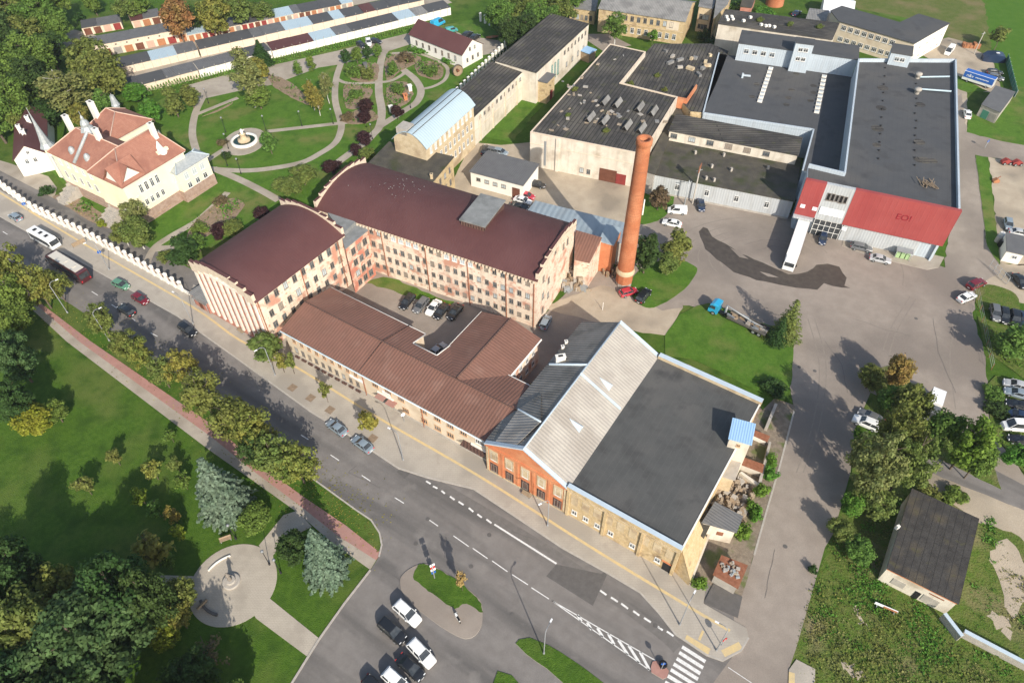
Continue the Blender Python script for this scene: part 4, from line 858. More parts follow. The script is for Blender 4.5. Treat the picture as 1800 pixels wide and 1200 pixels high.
for x, y in ((1170,92),(1182,101),(1178,112),(1195,120),(1215,105),(1222,104),(1248,99),(1240,110),(1235,122),(1228,133),(1213,122),(1195,107),(1243,117)):
    p = at(x, y, 8.2); m = MB(); m.box(p.x, p.y, 8.1, 8.9, RN.uniform(.8, 2.2), RN.uniform(.7, 1.3), RN.uniform(0, 3)); m.build('roof_vent', RN.choice(('concrete', 'roof_asbestos', 'stone_pale')), t)
P = [at(x, y, 6.2) for x, y in ((1132,300),(1150,306),(1178,236),(1200,205),(1192,185))]
t = bld('narrow_roof', 'narrow mossy roof strip between the white factory and the grey clad workshop', 'factory block', P); flat(t, P, 6.2, 'concrete', 'roof_moss')
# ---- grey clad workshop with clerestory
r = rect3((1142,305), (1395,354), (1180,240), 5.2)
t = bld('clad_workshop', 'grey clad workshop with a mossy black roof and a white clerestory band', 'workshop', r)
flat(t, r, 5.2, 'grey_clad', 'roof_moss'); f = Face(t, r[0], r[1], cen(r))
for x, y in ((1192,320),(1244,332),(1296,343),(1349,355)): a_, b_ = hit(f, x, y); f.win(a_, 2.9, 1.1, 1.6)
f.band('plinth', -.1, .5, .12, 'concrete')
r2 = rect3((1177,230), (1402,273), (1192,203), 8.1); m = MB(); m.prism(r2, 5.1, 8.1); cl = m.build('clerestory', 'dirty_white', t)
m = MB(); m.slab([up(p, 8.3) for p in ccw(inset(r2, -.3))], .2); m.build('clerestory_roof', 'roof_tar', cl)
f = Face(t, r2[0], r2[1], cen(r2))
for i in range(6): f.win(1.3+i*4.6, 6.9, 1.7, 1.35, fr='frame_grey', div=2)
for x, y in ((1222,270),(1272,274),(1251,294),(1285,300),(1241,315),(1255,318),(1350,297)):
    p = at(x, y, 5.5); m = MB(); m.box(p.x, p.y, 5.3, 6.3, .5, .5, .3); m.build('roof_vent', 'concrete', t)
# ---- grey retail hall (low part) and retail warehouse with red front
ZA = 8.2
r = rect3((1236,200), (1430,229), (1296,99), ZA); RA = r
P = [r[0], r[1], V2(at(1411,300,ZA)), V2(at(1500,318,ZA)), V2(at(1520,132,ZA)), r[3]]
t = bld('retail_hall', 'grey felt roofed retail hall with two rows of white skylights', 'retail hall', P)
walls(t, P, -.3, ZA-.05, 'blue_clad'); m = MB(); m.uvd = Vector((.38, .92, 0)); m.ngon([up(p, ZA) for p in P]); m.build('roof', 'roof_retail', t)
m = MB()
for a_, b_ in ((r[0], r[1]), (r[0], r[3]), (r[1], P[2])):
    dd = (V2(b_)-V2(a_)).normalized(); nn = Vector((-dd.y, dd.x)); m.prism([V2(a_)-nn*.18, V2(b_)-nn*.18, V2(b_)+nn*.18, V2(a_)+nn*.18], ZA-.3, ZA+.35)
m.build('parapet', 'blue_clad', t)
for (x0, y0), (x1, y1), n in (((1355,120),(1336,177),10), ((1449,134),(1436,196),10)):
    for i in range(n):
        p = at(x0+(x1-x0)*i/(n-1), y0+(y1-y0)*i/(n-1), ZA+.3); m = MB(); m.box(p.x, p.y, ZA-.02, ZA+.45, 1.25, 1., -.39); m.box(p.x, p.y, ZA+.45, ZA+.5, .8, .62, -.39, 1); m.build('skylight', ['white', 'glass_pale'], t)
m = MB()
for x, y in ((1400,130),(1391,158),(1386,172),(1382,184),(1430,151),(1430,163),(1425,177),(1330,148),(1322,170)): p = at(x, y, ZA); m.lathe(p.x, p.y, [(.9,ZA+.004),(.8,ZA+.016)], 12)
m.build('puddle_stain', 'roof_tar', t, kind='stuff')
p = at(1305,134,8.7); m = MB(); m.box(p.x, p.y, 8.2, 9.5, .5, .5, 0); m.box(p.x+1, p.y-.3, 8.8, 9.2, 2.2, .35, -.2); m.build('ventilation_duct', 'blue_clad', t)
rb = rect3((1299,76), (1508,105), (1309,55), 13.2)
t = bld('retail_hall', 'pale blue clad two storey block with small white windows behind the skylit roof', 'retail block', rb); flat(t, rb, 13.2, 'blue_clad', 'roof_retail'); f = Face(t, rb[0], rb[1], cen(rb))
wrow(f, (1312,90), (1357,97), 4, 1.4, 1.3); wrow(f, (1407,100), (1412,101), 2, 1.1, 1.1)
for A, B, Cp, z in (((1399,76),(1431,80),(1404,67),16.2), ):
    q = rect3(A, B, Cp, z); m = MB(); m.prism(q, ZA-.1, z); sh = m.build('stair_tower', 'blue_clad', t); m = MB(); m.slab([up(p, z+.2) for p in ccw(inset(q, -.15))], .2); m.build('tower_roof', 'roof_retail', sh); f = Face(t, q[0], q[1], cen(q)); f.row(2, 14.6, 1.2, 1.1); f.row(2, 12., 1.2, 1.1)
a_, b_ = hit(Face(t, rb[0], rb[1], cen(rb)), 1429, 110)
r = rect3((1417,318), (1689,374), (1668,105), 13.6); RB = r
t = bld('retail_warehouse', 'big grey roofed retail warehouse with a red front and a glazed entrance', 'retail warehouse', r)
a, b, cc, d = r; u = (b-a).normalized(); v = (d-a).normalized(); c = cen(r)
P = [a+v*.9+u*.3, b+v*.9-u*.3, cc, V2(at(1508,106,13.6)), V2(at(1483,307,13.6)), V2(at(1421,292,13.6))]; walls(t, P, -.3, 13.15, 'blue_clad')
m = MB(); m.uvd = Vector((.38, .92, 0)); m.ngon([up(p, 13.2) for p in inset(P, .1)]); m.build('roof', 'roof_retail', t)
m = MB()
for p, q in ((P[1], P[2]), (P[3], P[2]), (P[4], P[3]), (P[5], P[4])):
    dd = (q-p).normalized(); nn = Vector((-dd.y, dd.x)); nn = nn if nn.dot(c-p) > 0 else -nn; m.prism([p-nn*.05, q-nn*.05, q+nn*.35, p+nn*.35], 13.1, 14.1)
m.build('parapet', 'blue_clad', t)
f = Face(t, a, b, c); f.P = f.P-f.n*0
def frontbox(name, t0, t1, z0, z1, mat, deep=.9, out=0.):
    m = MB(); p, q = f.pt(t0, out), f.pt(t1, out); i_, j_ = f.pt(t1, -deep), f.pt(t0, -deep); m.prism([p, q, i_, j_], z0, z1, bot=True); return m.build(name, mat, t)
x1 = hit(f, 1453, 326)[0]; x2 = hit(f, 1503, 338)[0]
frontbox('red_facade', -.1, x1-.005, 4.7, 13.9, 'red_clad'); rf = frontbox('red_facade', x2+.005, f.L+.1, 4.6, 13.9, 'red_clad'); frontbox('grey_facade', x1, x2, 4.7, 13.85, 'grey_clad', .9, -.06)
frontbox('grey_base', x2+.6, f.L-4.2, -.2, 4.5, 'grey_clad', .95, -.5); frontbox('grey_pillar', f.L-1., f.L-.6, -.2, 4.5, 'blue_clad', 1.5, -.1)
g = frontbox('entrance_glazing', x1+.2, x2+.3, .1, 4.6, 'glass', .8, -.35)
m = MB()
for i in range(6): p = f.pt(x1+.3+(x2-x1)*i/5, -.3); m.box(p.x, p.y, .1, 4.6, .1, .12, f.rz)
for z in (1.5, 3., 4.4): p = f.pt((x1+x2)/2+.25, -.3); m.box(p.x, p.y, z, z+.08, x2-x1, .1, f.rz)
m.build('mullions', 'frame_white', g)
for i in range(5): f.win(x1+.75+(x2-x1-1.5)*(i+.5)/5, 10.9, .72, 1.8, fr='frame_grey', gl='black', bar=False, div=0)
m = MB(); p = f.pt((x1+x2)/2, .08); m.box(p.x, p.y, 6.2, 8.1, x2-x1-.9, .1, f.rz); g2 = m.build('white_panel', 'sign_white', t)
m = MB()
for i in range(4): p = f.pt(x1+.45+(x2-x1-.9)*(i+1)/5, .15); m.box(p.x, p.y, 6.2, 8.1, .06, .06, f.rz)
m.build('panel_joint', 'grey_clad', g2)
frontbox('loading_canopy', -.2, x1-.2, 4.2, 4.65, 'grey_clad', .9, .9)
for px, py in ((1411,362),(1432,367),(1484,402)): a_, b_ = hit(f, px, py); f.box('sign_board', a_, b_-.45, b_+.45, 1., .1, 'sign_white')
# lettering on the red front
def lettering(root, face, text, t0, z, size, mat, out=.05, spin=0):
    cu = bpy.data.curves.new('lettering', 'FONT'); cu.body = text; cu.size = size; cu.extrude = .03; cu.align_x = 'LEFT'
    tmp = bpy.data.objects.new('tmp', cu); COL.objects.link(tmp); dg = bpy.context.evaluated_depsgraph_get(); me = bpy.data.meshes.new_from_object(tmp.evaluated_get(dg)); bpy.data.objects.remove(tmp)
    me.materials.clear(); me.materials.append(MT[mat]); o = bpy.data.objects.new('lettering', me); COL.objects.link(o); o.parent = root
    p = face.pt(t0, out); q = ROOT[root.name]
    X = Vector((face.d.x, face.d.y, 0)); Z = Vector((face.n.x, face.n.y, 0)); Y = Vector((0, 0, 1))
    if X.cross(Y).dot(Z) < 0: X = -X
    o.matrix_local = Matrix.Translation(Vector((p.x-q.x, p.y-q.y, z-q.z))) @ Matrix((X, Y, Z)).transposed().to_4x4(); return o
t0, z0 = hit(f, 1574, 382); 
t1, z1 = hit(f, 1599, 380)
lettering(t, f, 'EO!', t0, z0-.3, 2.0, 'dark_red')
# roof kit on the warehouse
for x, y in ((1613,135),(1612,162)):
    p = at(x, y, 13.6); m = MB(); m.lathe(p.x, p.y, [(.6,13.2),(.6,14.),(.9,14.1),(.9,14.6),(.2,14.8)], 10); m.build('roof_vent', 'concrete', t)
for (A, B) in (((1617,136),(1668,137)), ((1617,157),(1671,163))):
    m = MB(); m.tube(up(at(*A, 13.6), 13.65), up(at(*B, 13.6), 13.95), .22, n=8); m.build('roof_pipe', 'roof_blue', t)
m = MB()
for i in range(12): p = at(1556-i*1.1, 120+i*14.5, 13.2); q = at(1611-i*.3+RN.uniform(-2, 2), 148+i*13, 13.2); [m.lathe(s.x, s.y, [(.28,13.2),(.22,13.45),(.05,13.5)], 8) for s in (p, q)]
m.build('roof_drains', 'black', t, kind='stuff')
m = MB()
for x, y, s in ((1552,155,1.4),(1549,190,1.3),(1542,226,1.5),(1546,228,1.),(1618,184,1.2),(1616,250,1.3),(1640,283,1.),(1615,281,1.1),(1541,255,1.),(1625,282,1.4)): p = at(x, y, 13.2); k_ = .004+(x % 7)*.009; m.lathe(p.x, p.y, [(s,13.2+k_),(s*.9,13.203+k_)], 12)
m.build('puddle_stain', 'roof_tar', t, kind='stuff')
m = MB(); c0 = at(1628, 326, 13.2)
for i in range(26): m.box(c0.x+RN.uniform(-1.6, 1.6), c0.y+RN.uniform(-1.2, 1.2), 13.2+i*.03, 13.3+i*.03, RN.uniform(1.2, 2.6), .12, RN.uniform(.9, 2.2))
m.build('pallet_stack', 'timber', label='bundle of pale wooden pallets lying on the grey warehouse roof', cat='pallets')
q = rect3((1567,93), (1603,99), (1573,78), 16.4); m = MB(); m.prism(q, 13.1, 16.4); sh = m.build('stair_tower', 'blue_clad', t); m = MB(); m.slab([up(p, 16.6) for p in ccw(inset(q, -.15))], .2); m.build('tower_roof', 'roof_retail', sh); f2 = Face(t, q[0], q[1], cen(q)); f2.row(2, 15., 1.2, 1.1, 1.2, 1.2)
# ---- far row of old stone buildings
r = rect3((1053,15), (1204,38), (1224,4), 7.6)
t = bld('stone_workshop', 'old yellow stone two storey building with a weathered grey roof behind the black roofs', 'old building', r); gable(t, r, 7.6, 10.4, 'stone_yellow', 'roof_asbestos', .3)
f = Face(t, r[0], r[1], cen(r)); f.row(9, 5.9, 1.1, 1.6, 6, 3, fr='frame_grey'); f.row(9, 2.2, 1.2, 1.8, 6, 1.5, gl='glass'); f.band('string_course', 3.9, 4.1, .12, 'stone_pale'); f.box('plaster_patch', f.L-3.6 if f.d.x > 0 else 3.6, 4.3, 7., 4., .06, 'beige')
def block(label, px, z, wall, roof, nwin=3, rows=2, cat='old building', name='stone_workshop', fr='frame_grey'):
    P = [at(x, y, z) for x, y in px]; t = bld(name, label, cat, P); flat(t, P, z, wall, roof); f = Face(t, P[0], P[1], cen(P))
    for k in range(rows): f.row(nwin, 1.9+k*3.1, 1., 1.6, .6, .6, fr=fr)
    f = Face(t, P[1], P[2], cen(P))
    for k in range(rows): f.row(2, 1.9+k*3.1, 1., 1.6, .6, .6, fr=fr)
    return t
block('grey stone building half cut by the top edge beyond the overgrown gap', ((1229,12),(1252,16),(1262,-14),(1236,-18)), 8, 'stone_pale', 'roof_asbestos')
block('taller yellow stone building beside the weedy black roof at the top edge', ((1256,30),(1278,8),(1290,-25),(1262,-12)), 9, 'stone_yellow', 'roof_asbestos')
block('low yellow stone building with pale doors at the top edge left of the poplar', ((1002,14),(1046,20),(1052,-8),(1006,-14)), 4.5, 'stone_yellow', 'roof_asbestos', 5, 1)
block('red brick ruin at the top edge near the round brick drum', ((1302,12),(1320,14),(1330,-10),(1310,-14)), 5, 'facade_rose', 'roof_moss', 2, 1)
P = [at(x, y, 10.5) for x, y in ((1263,42),(1462,70),(1474,42),(1276,18))]
t = bld('weedy_roof_block', 'white block with a weed grown black roof behind the pale blue retail block', 'factory block', P); flat(t, P, 10.5, 'dirty_white', 'roof_tar')
for x, y in ((1277,30),(1286,30),(1279,35),(1288,34),(1319,31),(1307,37),(1338,44),(1346,46),(1352,46),(1361,48)): p = at(x, y, 10.9); m = MB(); m.box(p.x, p.y, 10.6, 11.3, .8, .8, .4); m.build('roof_vent', 'white', t)
p = at(1361, 8); t = thing('brick_drum', 'round stub of an orange brick chimney on the grass at the top edge', 'brick drum', p); m = MB(); m.lathe(p.x, p.y, [(3.1,0),(3.,2.5),(2.95,4.5)], 24); m.build('drum', 'brick_chimney', t); m = MB(); m.lathe(p.x, p.y, [(3.1,4.5),(3.1,4.8),(2.4,4.8)], 24); m.build('rim', 'brick_chimney', t)
P = [at(x, y, 7.) for x, y in ((1475,38),(1607,77),(1668,42),(1615,26),(1582,41),(1480,12),(1461,20))]
t = bld('office_building', 'L shaped beige office building with a dark grey roof and white windows', 'office', P); flat(t, P, 7., 'beige', 'roof_retail'); f = Face(t, P[0], P[1], cen(P)); f.row(8, 5.5, 1.6, 1.5, 1, 5, div=2); f.row(8, 2., 1.6, 1.4, 1, 5, div=2)
f = Face(t, P[1], P[2], cen(P)); m = MB(); q = [f.pt(0, .06), f.pt(f.L, .06), f.pt(f.L, -.01), f.pt(0, -.01)]; m.prism(q, 0, 6.8); m.build('white_gable', 'white', t); f.row(5, 2., 1., 1.6, fr='frame_grey'); f.row(4, 5., 1., 1.4, 3, .5, fr='frame_grey')
r = rect3((1447,20), (1500,26), (1462,-4), 3.4); t = bld('white_store', 'white roofed store shed behind the L shaped office at the top edge', 'shed', r); gable(t, r, 3.2, 5.2, 'white', 'sign_white', .2)
block('small grey gabled shed left of the L shaped office', ((1417,36),(1450,40),(1456,20),(1424,16)), 3.6, 'concrete', 'roof_asbestos', 3, 1, 'shed', 'shed')
P = [at(*q) for q in ((1726,184,3.4),(1758,198,3.4),(1784,163,2.9),(1750,152,2.9))]; t = bld('shed', 'grey roofed lock-up shed with a green door near the blue trailer', 'shed', P); shed(t, P, 'concrete', 'roof_slate'); f = Face(t, P[0], P[1], cen(P)); f.box('door', f.L*.35, .1, 2.4, 1.8, .06, 'green_paint'); f.box('door', f.L*.75, .1, 2.4, 1.8, .06, 'door_grey')
r = rect3((1561,997), (1684,1058), (1613,868), 4.2)
t = bld('outbuilding', 'derelict white outbuilding with a black felt roof in the long grass', 'outbuilding', r); shed(t, [up(r[0], 4.1), up(r[1], 4.1), up(r[2], 4.5), up(r[3], 4.5)], 'dirty_white', 'roof_felt'); f = Face(t, r[0], r[1], cen(r))
for k, (x, z0, z1, w, mt) in enumerate(((2.4,.9,2.4,1.8,'concrete'),(7.0,.4,2.2,2.2,'concrete'))): f.box('blocked_window', x, z0, z1, w, .07, mt)
f.box('doorway', 5.2, .05, 2.0, .8, .06, 'dark'); f.box('vent', 7.3, 2.9, 3.15, 2., .05, 'rust'); f.band('ragged_cornice', 3.75, 4.0, .14, 'brick_orange')
p = at(1577, 927, 4.5); m = MB(); m.box(p.x, p.y, 4.2, 5.1, .5, .4, .4); m.build('cowl', 'white', t)
for (A, B), lb in ((((1661,1077),(1692,1117)), 'short blue capped concrete fence running from the derelict outbuilding'), (((1696,1108),(1830,1178)), 'long blue capped concrete fence crossing the rough grass at the right edge')):
    a_, b_ = V2(at(*A, 1.8)), V2(at(*B, 1.8)); dd = (b_-a_).normalized(); nn = Vector((-dd.y, dd.x))*.16; t = thing('fence', lb, 'fence', up((a_+b_)/2, 0)); m = MB(); m.prism([a_-nn, b_-nn, b_+nn, a_+nn], 0, 1.7); m.build('panel', 'concrete', t); m = MB(); m.prism([a_-nn*1.8, b_-nn*1.8, b_+nn*1.8, a_+nn*1.8], 1.7, 1.82); m.build('cap', 'coping', t)
# ---- garden pavilion
r = rect3((720,60), (812,96), (848,77), 4.6)
t = bld('pavilion', 'white walled garden house with a maroon gable roof', 'house', r); gable(t, r, 4.6, 7.6, 'white', 'roof_maroon', .35); f = Face(t, r[0], r[1], cen(r)); f.row(7, 2.6, .8, 1.5, 1.5, 1.5, fr='frame_grey'); f = Face(t, r[1], r[2], cen(r)); f.row(3, 2., .8, 1.3, fr='frame_grey'); f.row(2, 5., .7, 1., 2.5, 2.5, fr='frame_grey')
# ---- garages
DC = ['door_orange', 'door_pink', 'door_brown', 'door_red', 'door_orange', 'door_grey', 'door_pink', 'door_brown']
RC = ['roof_slate', 'roof_retail', 'roof_blue', 'roof_asbestos', 'roof_retail', 'roof_maroon', 'roof_slate', 'roof_slate', 'roof_retail', 'roof_retail']
def garages(label, A, B, depth, z, n, doors=True, seed=0, wall='cornice', sec=None, high=0):
    rg = random.Random(seed); a, b = V2(at(*A, z)), V2(at(*B, z)); u = (b-a).normalized(); v = Vector((-u.y, u.x)); r = [a, b, b+v*depth, a+v*depth]; c = cen(r)
    t = bld('garage_row', label, 'garages', r, 'rows of lock-up garages'); walls(t, r, -.2, z-.06, wall); L = (b-a).length
    k = sec or max(2, n//2); s = 0
    cuts = sorted([0, 1]+[(i+rg.uniform(-.3, .3))/k for i in range(1, k)])
    for i in range(len(cuts)-1):
        p, q = a+u*(L*cuts[i]+.02)-v*.3, a+u*(L*cuts[i+1]-.02)-v*.3; dz = rg.uniform(0, .2); m = MB(); m.slab([up(p, z+dz), up(q, z+dz), up(q+v*(depth+.5), z+.25+dz), up(p+v*(depth+.5), z+.25+dz)], .14); m.build('roof', RC[0] if high else rg.choice(RC), t)
    f = Face(t, a, b, c)
    if doors:
        for i in range(n): f.box('door', (i+.5)*L/n, .05, 2.15, L/n*.72, .06, rg.choice(DC))
    else:
        m = MB()
        for i in range(n): p = f.pt((i+.5)*L/n, .05); m.box(p.x, p.y, 0, z+.5, .12, .12, f.rz)
        m.build('posts', 'concrete', t)
    if high:
        for i in range(n): f.box('vent', (i+.5)*L/n, z-1.1, z-.75, .5, .06, 'dark')
    return t
garages('shortest garage row beside the curved lane, with white and rust doors', (143,50), (212,38), 5.5, 2.5, 4, seed=1)
garages('three door garage row with red, maroon and ochre doors by the orange tree', (230,37), (281,28), 5.5, 2.5, 3, seed=3, sec=2)
garages('tall cream garage row with small vents above the doors', (152,82), (325,50), 6, 4., 9, seed=4, high=1)
garages('long garage row of many coloured doors running up to the top edge', (329,62), (620,3), 6, 2.5, 26, seed=5, sec=10)
garages('dark roofed garage row with a cream back wall, left part of third line', (211,118), (347,87), 6, 2.5, 9, False, 6, sec=3)
garages('garage row with a patchwork of roofs, right part of the third line', (350,87), (745,-1), 6, 2.5, 20, False, 7, sec=14)
garages('grey roofed garages beside the hedge, left of the tall birch', (217,156), (347,123), 5.5, 2.6, 6, False, 8, sec=4)
garages('white backed garages behind the hedge, partly hidden by the tall birch', (349,123), (476,88), 5.5, 2.6, 7, False, 9, 'white', sec=4)
garages('longest white walled garage row behind the thuja hedge', (478,89), (792,13), 5.5, 2.6, 24, False, 10, 'white', sec=9)
# ================================================================== YELLOW MANSION
K = V2(at(218, 328, 10.9)); an = math.radians(32.2); e = Vector((-math.cos(an), math.sin(an))); g = Vector((math.sin(an), math.cos(an)))
r = [K+e*27, K, K+g*11.5, K+e*27+g*11.5]; c = cen(r); MA = r
t = bld('mansion', 'cream yellow mansion with red tile roofs, lead turrets and white chimneys', 'mansion', r)
def part_roof(name, r, ze, zr, h0, h1, roof='roof_tile', over=.5):
    m = MB(); a, b, cc, d = r; uu = (b-a).normalized(); v = d-a; m0, m1 = a+v*.5+uu*h0, b+v*.5-uu*h1; vn = v.normalized(); o = over
    A, B, C_, D_ = up(a-vn*o-uu*o, ze), up(b-vn*o+uu*o, ze), up(cc+vn*o+uu*o, ze), up(d+vn*o-uu*o, ze); R0, R1 = up(m0, zr), up(m1, zr)
    m.slab([A, B, R1, R0], .2); m.slab([R0, R1, C_, D_], .2); m.slab([D_, A, R0], .2); m.slab([B, C_, R1], .2)
    o_ = m.build('roof', roof, t); k = MB()
    for p, q in ((R0, R1), (A, R0), (D_, R0), (B, R1), (C_, R1)): k.tube(p+Vector((0, 0, .06)), q+Vector((0, 0, .06)), .13, n=5)
    k.build('ridge_tiles', 'tile_ridge' if roof == 'roof_tile' else 'coping', o_); return R0, R1
def wallpart(r, z, mat='cream', pl=2.9):
    walls(t, r, pl, z, mat); walls(t, inset(r, -.14), -.3, pl, 'plinth', 'plinth')
    m = MB(); o = ccw(inset(r, -.35)); m.prism(o, z-.45, z-.05, bot=True); m.build('cornice', 'white', t)
wallpart(r, 11.2); part_roof('roof', r, 11.2, 16.2, 5.5, 5.5)
rB = [K+g*17+e*.6, K-g*.5+e*.6-Vector((0, 0)), K-g*.5+e*11, K+g*17+e*11]; rB = [K-g*.6-e*.5, K+g*16.5-e*.5, K+g*16.5+e*11, K-g*.6+e*11]
wallpart(rB, 11.45); part_roof('roof', rB, 11.45, 16.6, 5., 2.)
q0 = V2(at(196, 228, 10.6)); rC = [q0+e*5-g*4, q0-e*4.5-g*4, q0-e*4.5+g*8, q0+e*5+g*8]; wallpart(rC, 10.7); part_roof('roof', rC, 10.7, 14.9, 3., 3.)
P = [at(x, y, 8.3) for x, y in ((286,298),(310,305),(362,277),(339,267))]; PB = [V2(p) for p in P]; PB = [PB[1]+e*4.2, PB[1], PB[1]+g*9.2, PB[1]+g*9.2+e*4.2]
wallpart(PB, 8.2); R0, R1 = part_roof('roof', [PB[1], PB[2], PB[3], PB[0]], 8.3, 9.7, 2.1, 2.1, 'lead')
# front gablet at the corner
gq = [K+e*5.5-g*.8, K-e*.9-g*.8]; ap = K+e*2.4-g*.8
m = MB(); m.prism([K+e*4.8-g*.7, K-e*.6-g*.7, K-e*.6+g*2, K+e*4.8+g*2], 2.9, 11.8); m.build('corner_bay', 'cream', t)
m = MB(); A, B, T, T2 = up(K+e*5.3-g*1.2, 11.7), up(K-e*1.1-g*1.2, 11.7), up(K+e*2.1-g*1.2, 15.6), up(K+e*2.1+g*5.5, 15.6)
m.slab([A, T, T2, up(K+e*5.3+g*5.5, 11.7)], .18); m.slab([B, T, T2, up(K-e*1.1+g*5.5, 11.7)], .18); m.face([up(K+e*4.8-g*.72, 11.7), up(K-e*.6-g*.72, 11.7), up(K+e*2.1-g*.72, 15.2)], 1); m.build('gablet', ['roof_tile', 'white'], t)
m = MB(); A, B, T, T2 = up(K-e*1.-g*1., 11.7), up(K-e*1.+g*5.3, 11.7), up(K-e*1.+g*2.1, 15.4), up(K+e*5+g*2.1, 15.4); m.slab([A, T, T2, up(K+e*5-g*1., 11.7)], .18); m.slab([B, T, T2, up(K+e*5+g*5.3, 11.7)], .18); m.face([up(K-e*.62-g*.5, 11.7), up(K-e*.62+g*4.9, 11.7), up(K-e*.62+g*2.1, 15.)], 1); m.build('gablet', ['roof_tile', 'white'], t)
# windows
f = Face(t, r[0], r[1], c)
for z in (9.2, 5.6): f.row(7, z, 1.1, 1.9, 1, 6, fr='frame_white', gl='glass_pale' if z > 7 else 'glass')
f.row(8, 1.5, 1., 1., 1, 6, fr='frame_wood')
f = Face(t, rB[0], rB[1], cen(rB)); f.row(5, 8.6, .9, 2.2, 1.5, 8); f.row(5, 4.9, .9, 1.6, 1.5, 8); f.row(5, 1.5, .9, 1.1, 1.5, 8, fr='frame_wood')
f = Face(t, PB[1], PB[2], cen(PB)); f.row(3, 6.4, 1.3, 1.8, gl='glass_pale'); f.row(3, 3.8, 1.2, 1.5); f.row(3, 1.2, 1., 1., fr='frame_wood')
f = Face(t, PB[0], PB[1], cen(PB)); f.row(1, 6.2, 1.2, 1.8)
# stairs, porch
for se, w_, nm in ((7.5, 3.4, 'front_steps'), (24., 2.6, 'side_steps')):
    m = MB(); p = K+e*se; ag = math.atan2(e.y, e.x)
    m.box(*(p-g*.9), -.1, 2.3, w_+.4, 1.8, ag)
    for k in range(8): m.box(*(p-g*(2.+k*.4)), -.1, 2.05-k*.26, w_, .41, ag)
    for sg in (-1, 1):
        for k in range(4): m.box(*(p-g*(.5+k*1.2)+e*sg*(w_/2+.3)), -.1, 2.9-k*.62, .35, 1.21, ag)
    m.build(nm, 'concrete', t)
# chimneys
for (x, y), z1, w_ in (((123,222),18.3,1.3), ((176,247),18.6,1.25), ((272,238),18.6,1.2), ((163,190),17.2,1.7)):
    p = at(x, y, 15.6); chimney_stack(t, (p.x, p.y), 10, z1, w_, 1.0, math.atan2(e.y, e.x))
# turrets
def turret(px, zb, prof, z, rad, drum='cream', nm='turret'):
    p = at(*px, z) if px else qq; m = MB(); m.lathe(p.x, p.y, [(rad, zb), (rad, z)], 8, sm=False); tw = m.build(nm, drum, t); m = MB(); m.lathe(p.x, p.y, prof, 8, sm=False); m.lathe(p.x, p.y, [(.06, prof[-1][1]), (.05, prof[-1][1]+1.)], 5); m.build('spire', 'lead', tw)
turret((84,258), 0, [(1.75,8.4),(1.7,8.7),(1.2,9.6),(.85,11.4),(.5,13.6),(.24,16.),(.06,18.)], 8.4, 1.1)
turret((156,232), 11, [(1.7,15.4),(1.75,15.7),(1.35,16.6),(1.0,17.),(1.05,17.6),(.8,18.2),(.4,18.6),(.35,19.2),(.08,19.7)], 15.4, 1.25, 'lead')
m = MB(); A_, B_ = up(K+e*17+g*5.7, 16.5), up(K+e*17-g*.4, 11.5); m.tube(A_, B_, .42, n=6); m.build('lead_flashing', 'lead', t)
qq = K+g*15.5+e*5.2
for px, tz in (((204,186), 14.1), (None, 16.)): turret(px, 9, [(1.1,12.8),(.9,13.3),(.5,15.4),(.5,14.2),(.08,15.)], 12.6, .8, 'lead')
for se in (19.5, 13.8): p = K+e*se+g*1.6; m = MB(); m.lathe(p.x, p.y, [(.75,11.8),(.75,13.3),(.5,13.8),(.1,14.1)], 10); m.build('dormer', 'lead', t)
p = K+g*12.5+e*1.6; m = MB(); m.box(p.x, p.y, 11., 13.4, 3., 2., math.atan2(g.y, g.x)); m.build('dormer', 'cream', t); m = MB(); m.lathe(p.x, p.y, [(1.6,12.),(1.4,12.9),(.8,13.5),(.1,15.4)], 14); m.build('dormer_gable', 'white', t)
# cottage at the left edge
a_, b_ = V2(at(24, 280, 5.2)), V2(at(80, 268, 5.2)); w_ = (b_-a_).length; d_ = (b_-a_).normalized(); n_ = Vector((-d_.y, d_.x)); r = [b_, b_+n_*22, a_+n_*22, a_]; r = [a_+n_*22, a_, b_, b_+n_*22]
t = bld('cottage', 'white house with a dark brown roof and white chimneys left of the mansion', 'house', r); r = [a_, a_+n_*22, b_+n_*22, b_]; gable(t, [r[1], r[0], r[3], r[2]], 5.2, 8.2, 'white', 'roof_maroon', .4)
lk = [b_, b_+n_*5, K+e*26.8+g*5, K+e*26.8+g*.5]; m = MB(); m.prism(lk, -.2, 6.2); lw = m.build('link_wall', 'white', t); m = MB(); m.slab([up(q, 6.4) for q in ccw(lk)], .2); m.build('link_roof', 'lead', lw)
f = Face(t, a_, b_, cen(r)); f.row(2, 3.9, .9, 1.3, 1.5, 2); f.win(w_/2, 6.2, .8, 1.)
for k, s in ((6., .5), (9., .35), (13., .62)): p = a_+n_*k+d_*w_*s; chimney_stack(t, p, 6.5, 9.2, .9, .8, math.atan2(d_.y, d_.x))
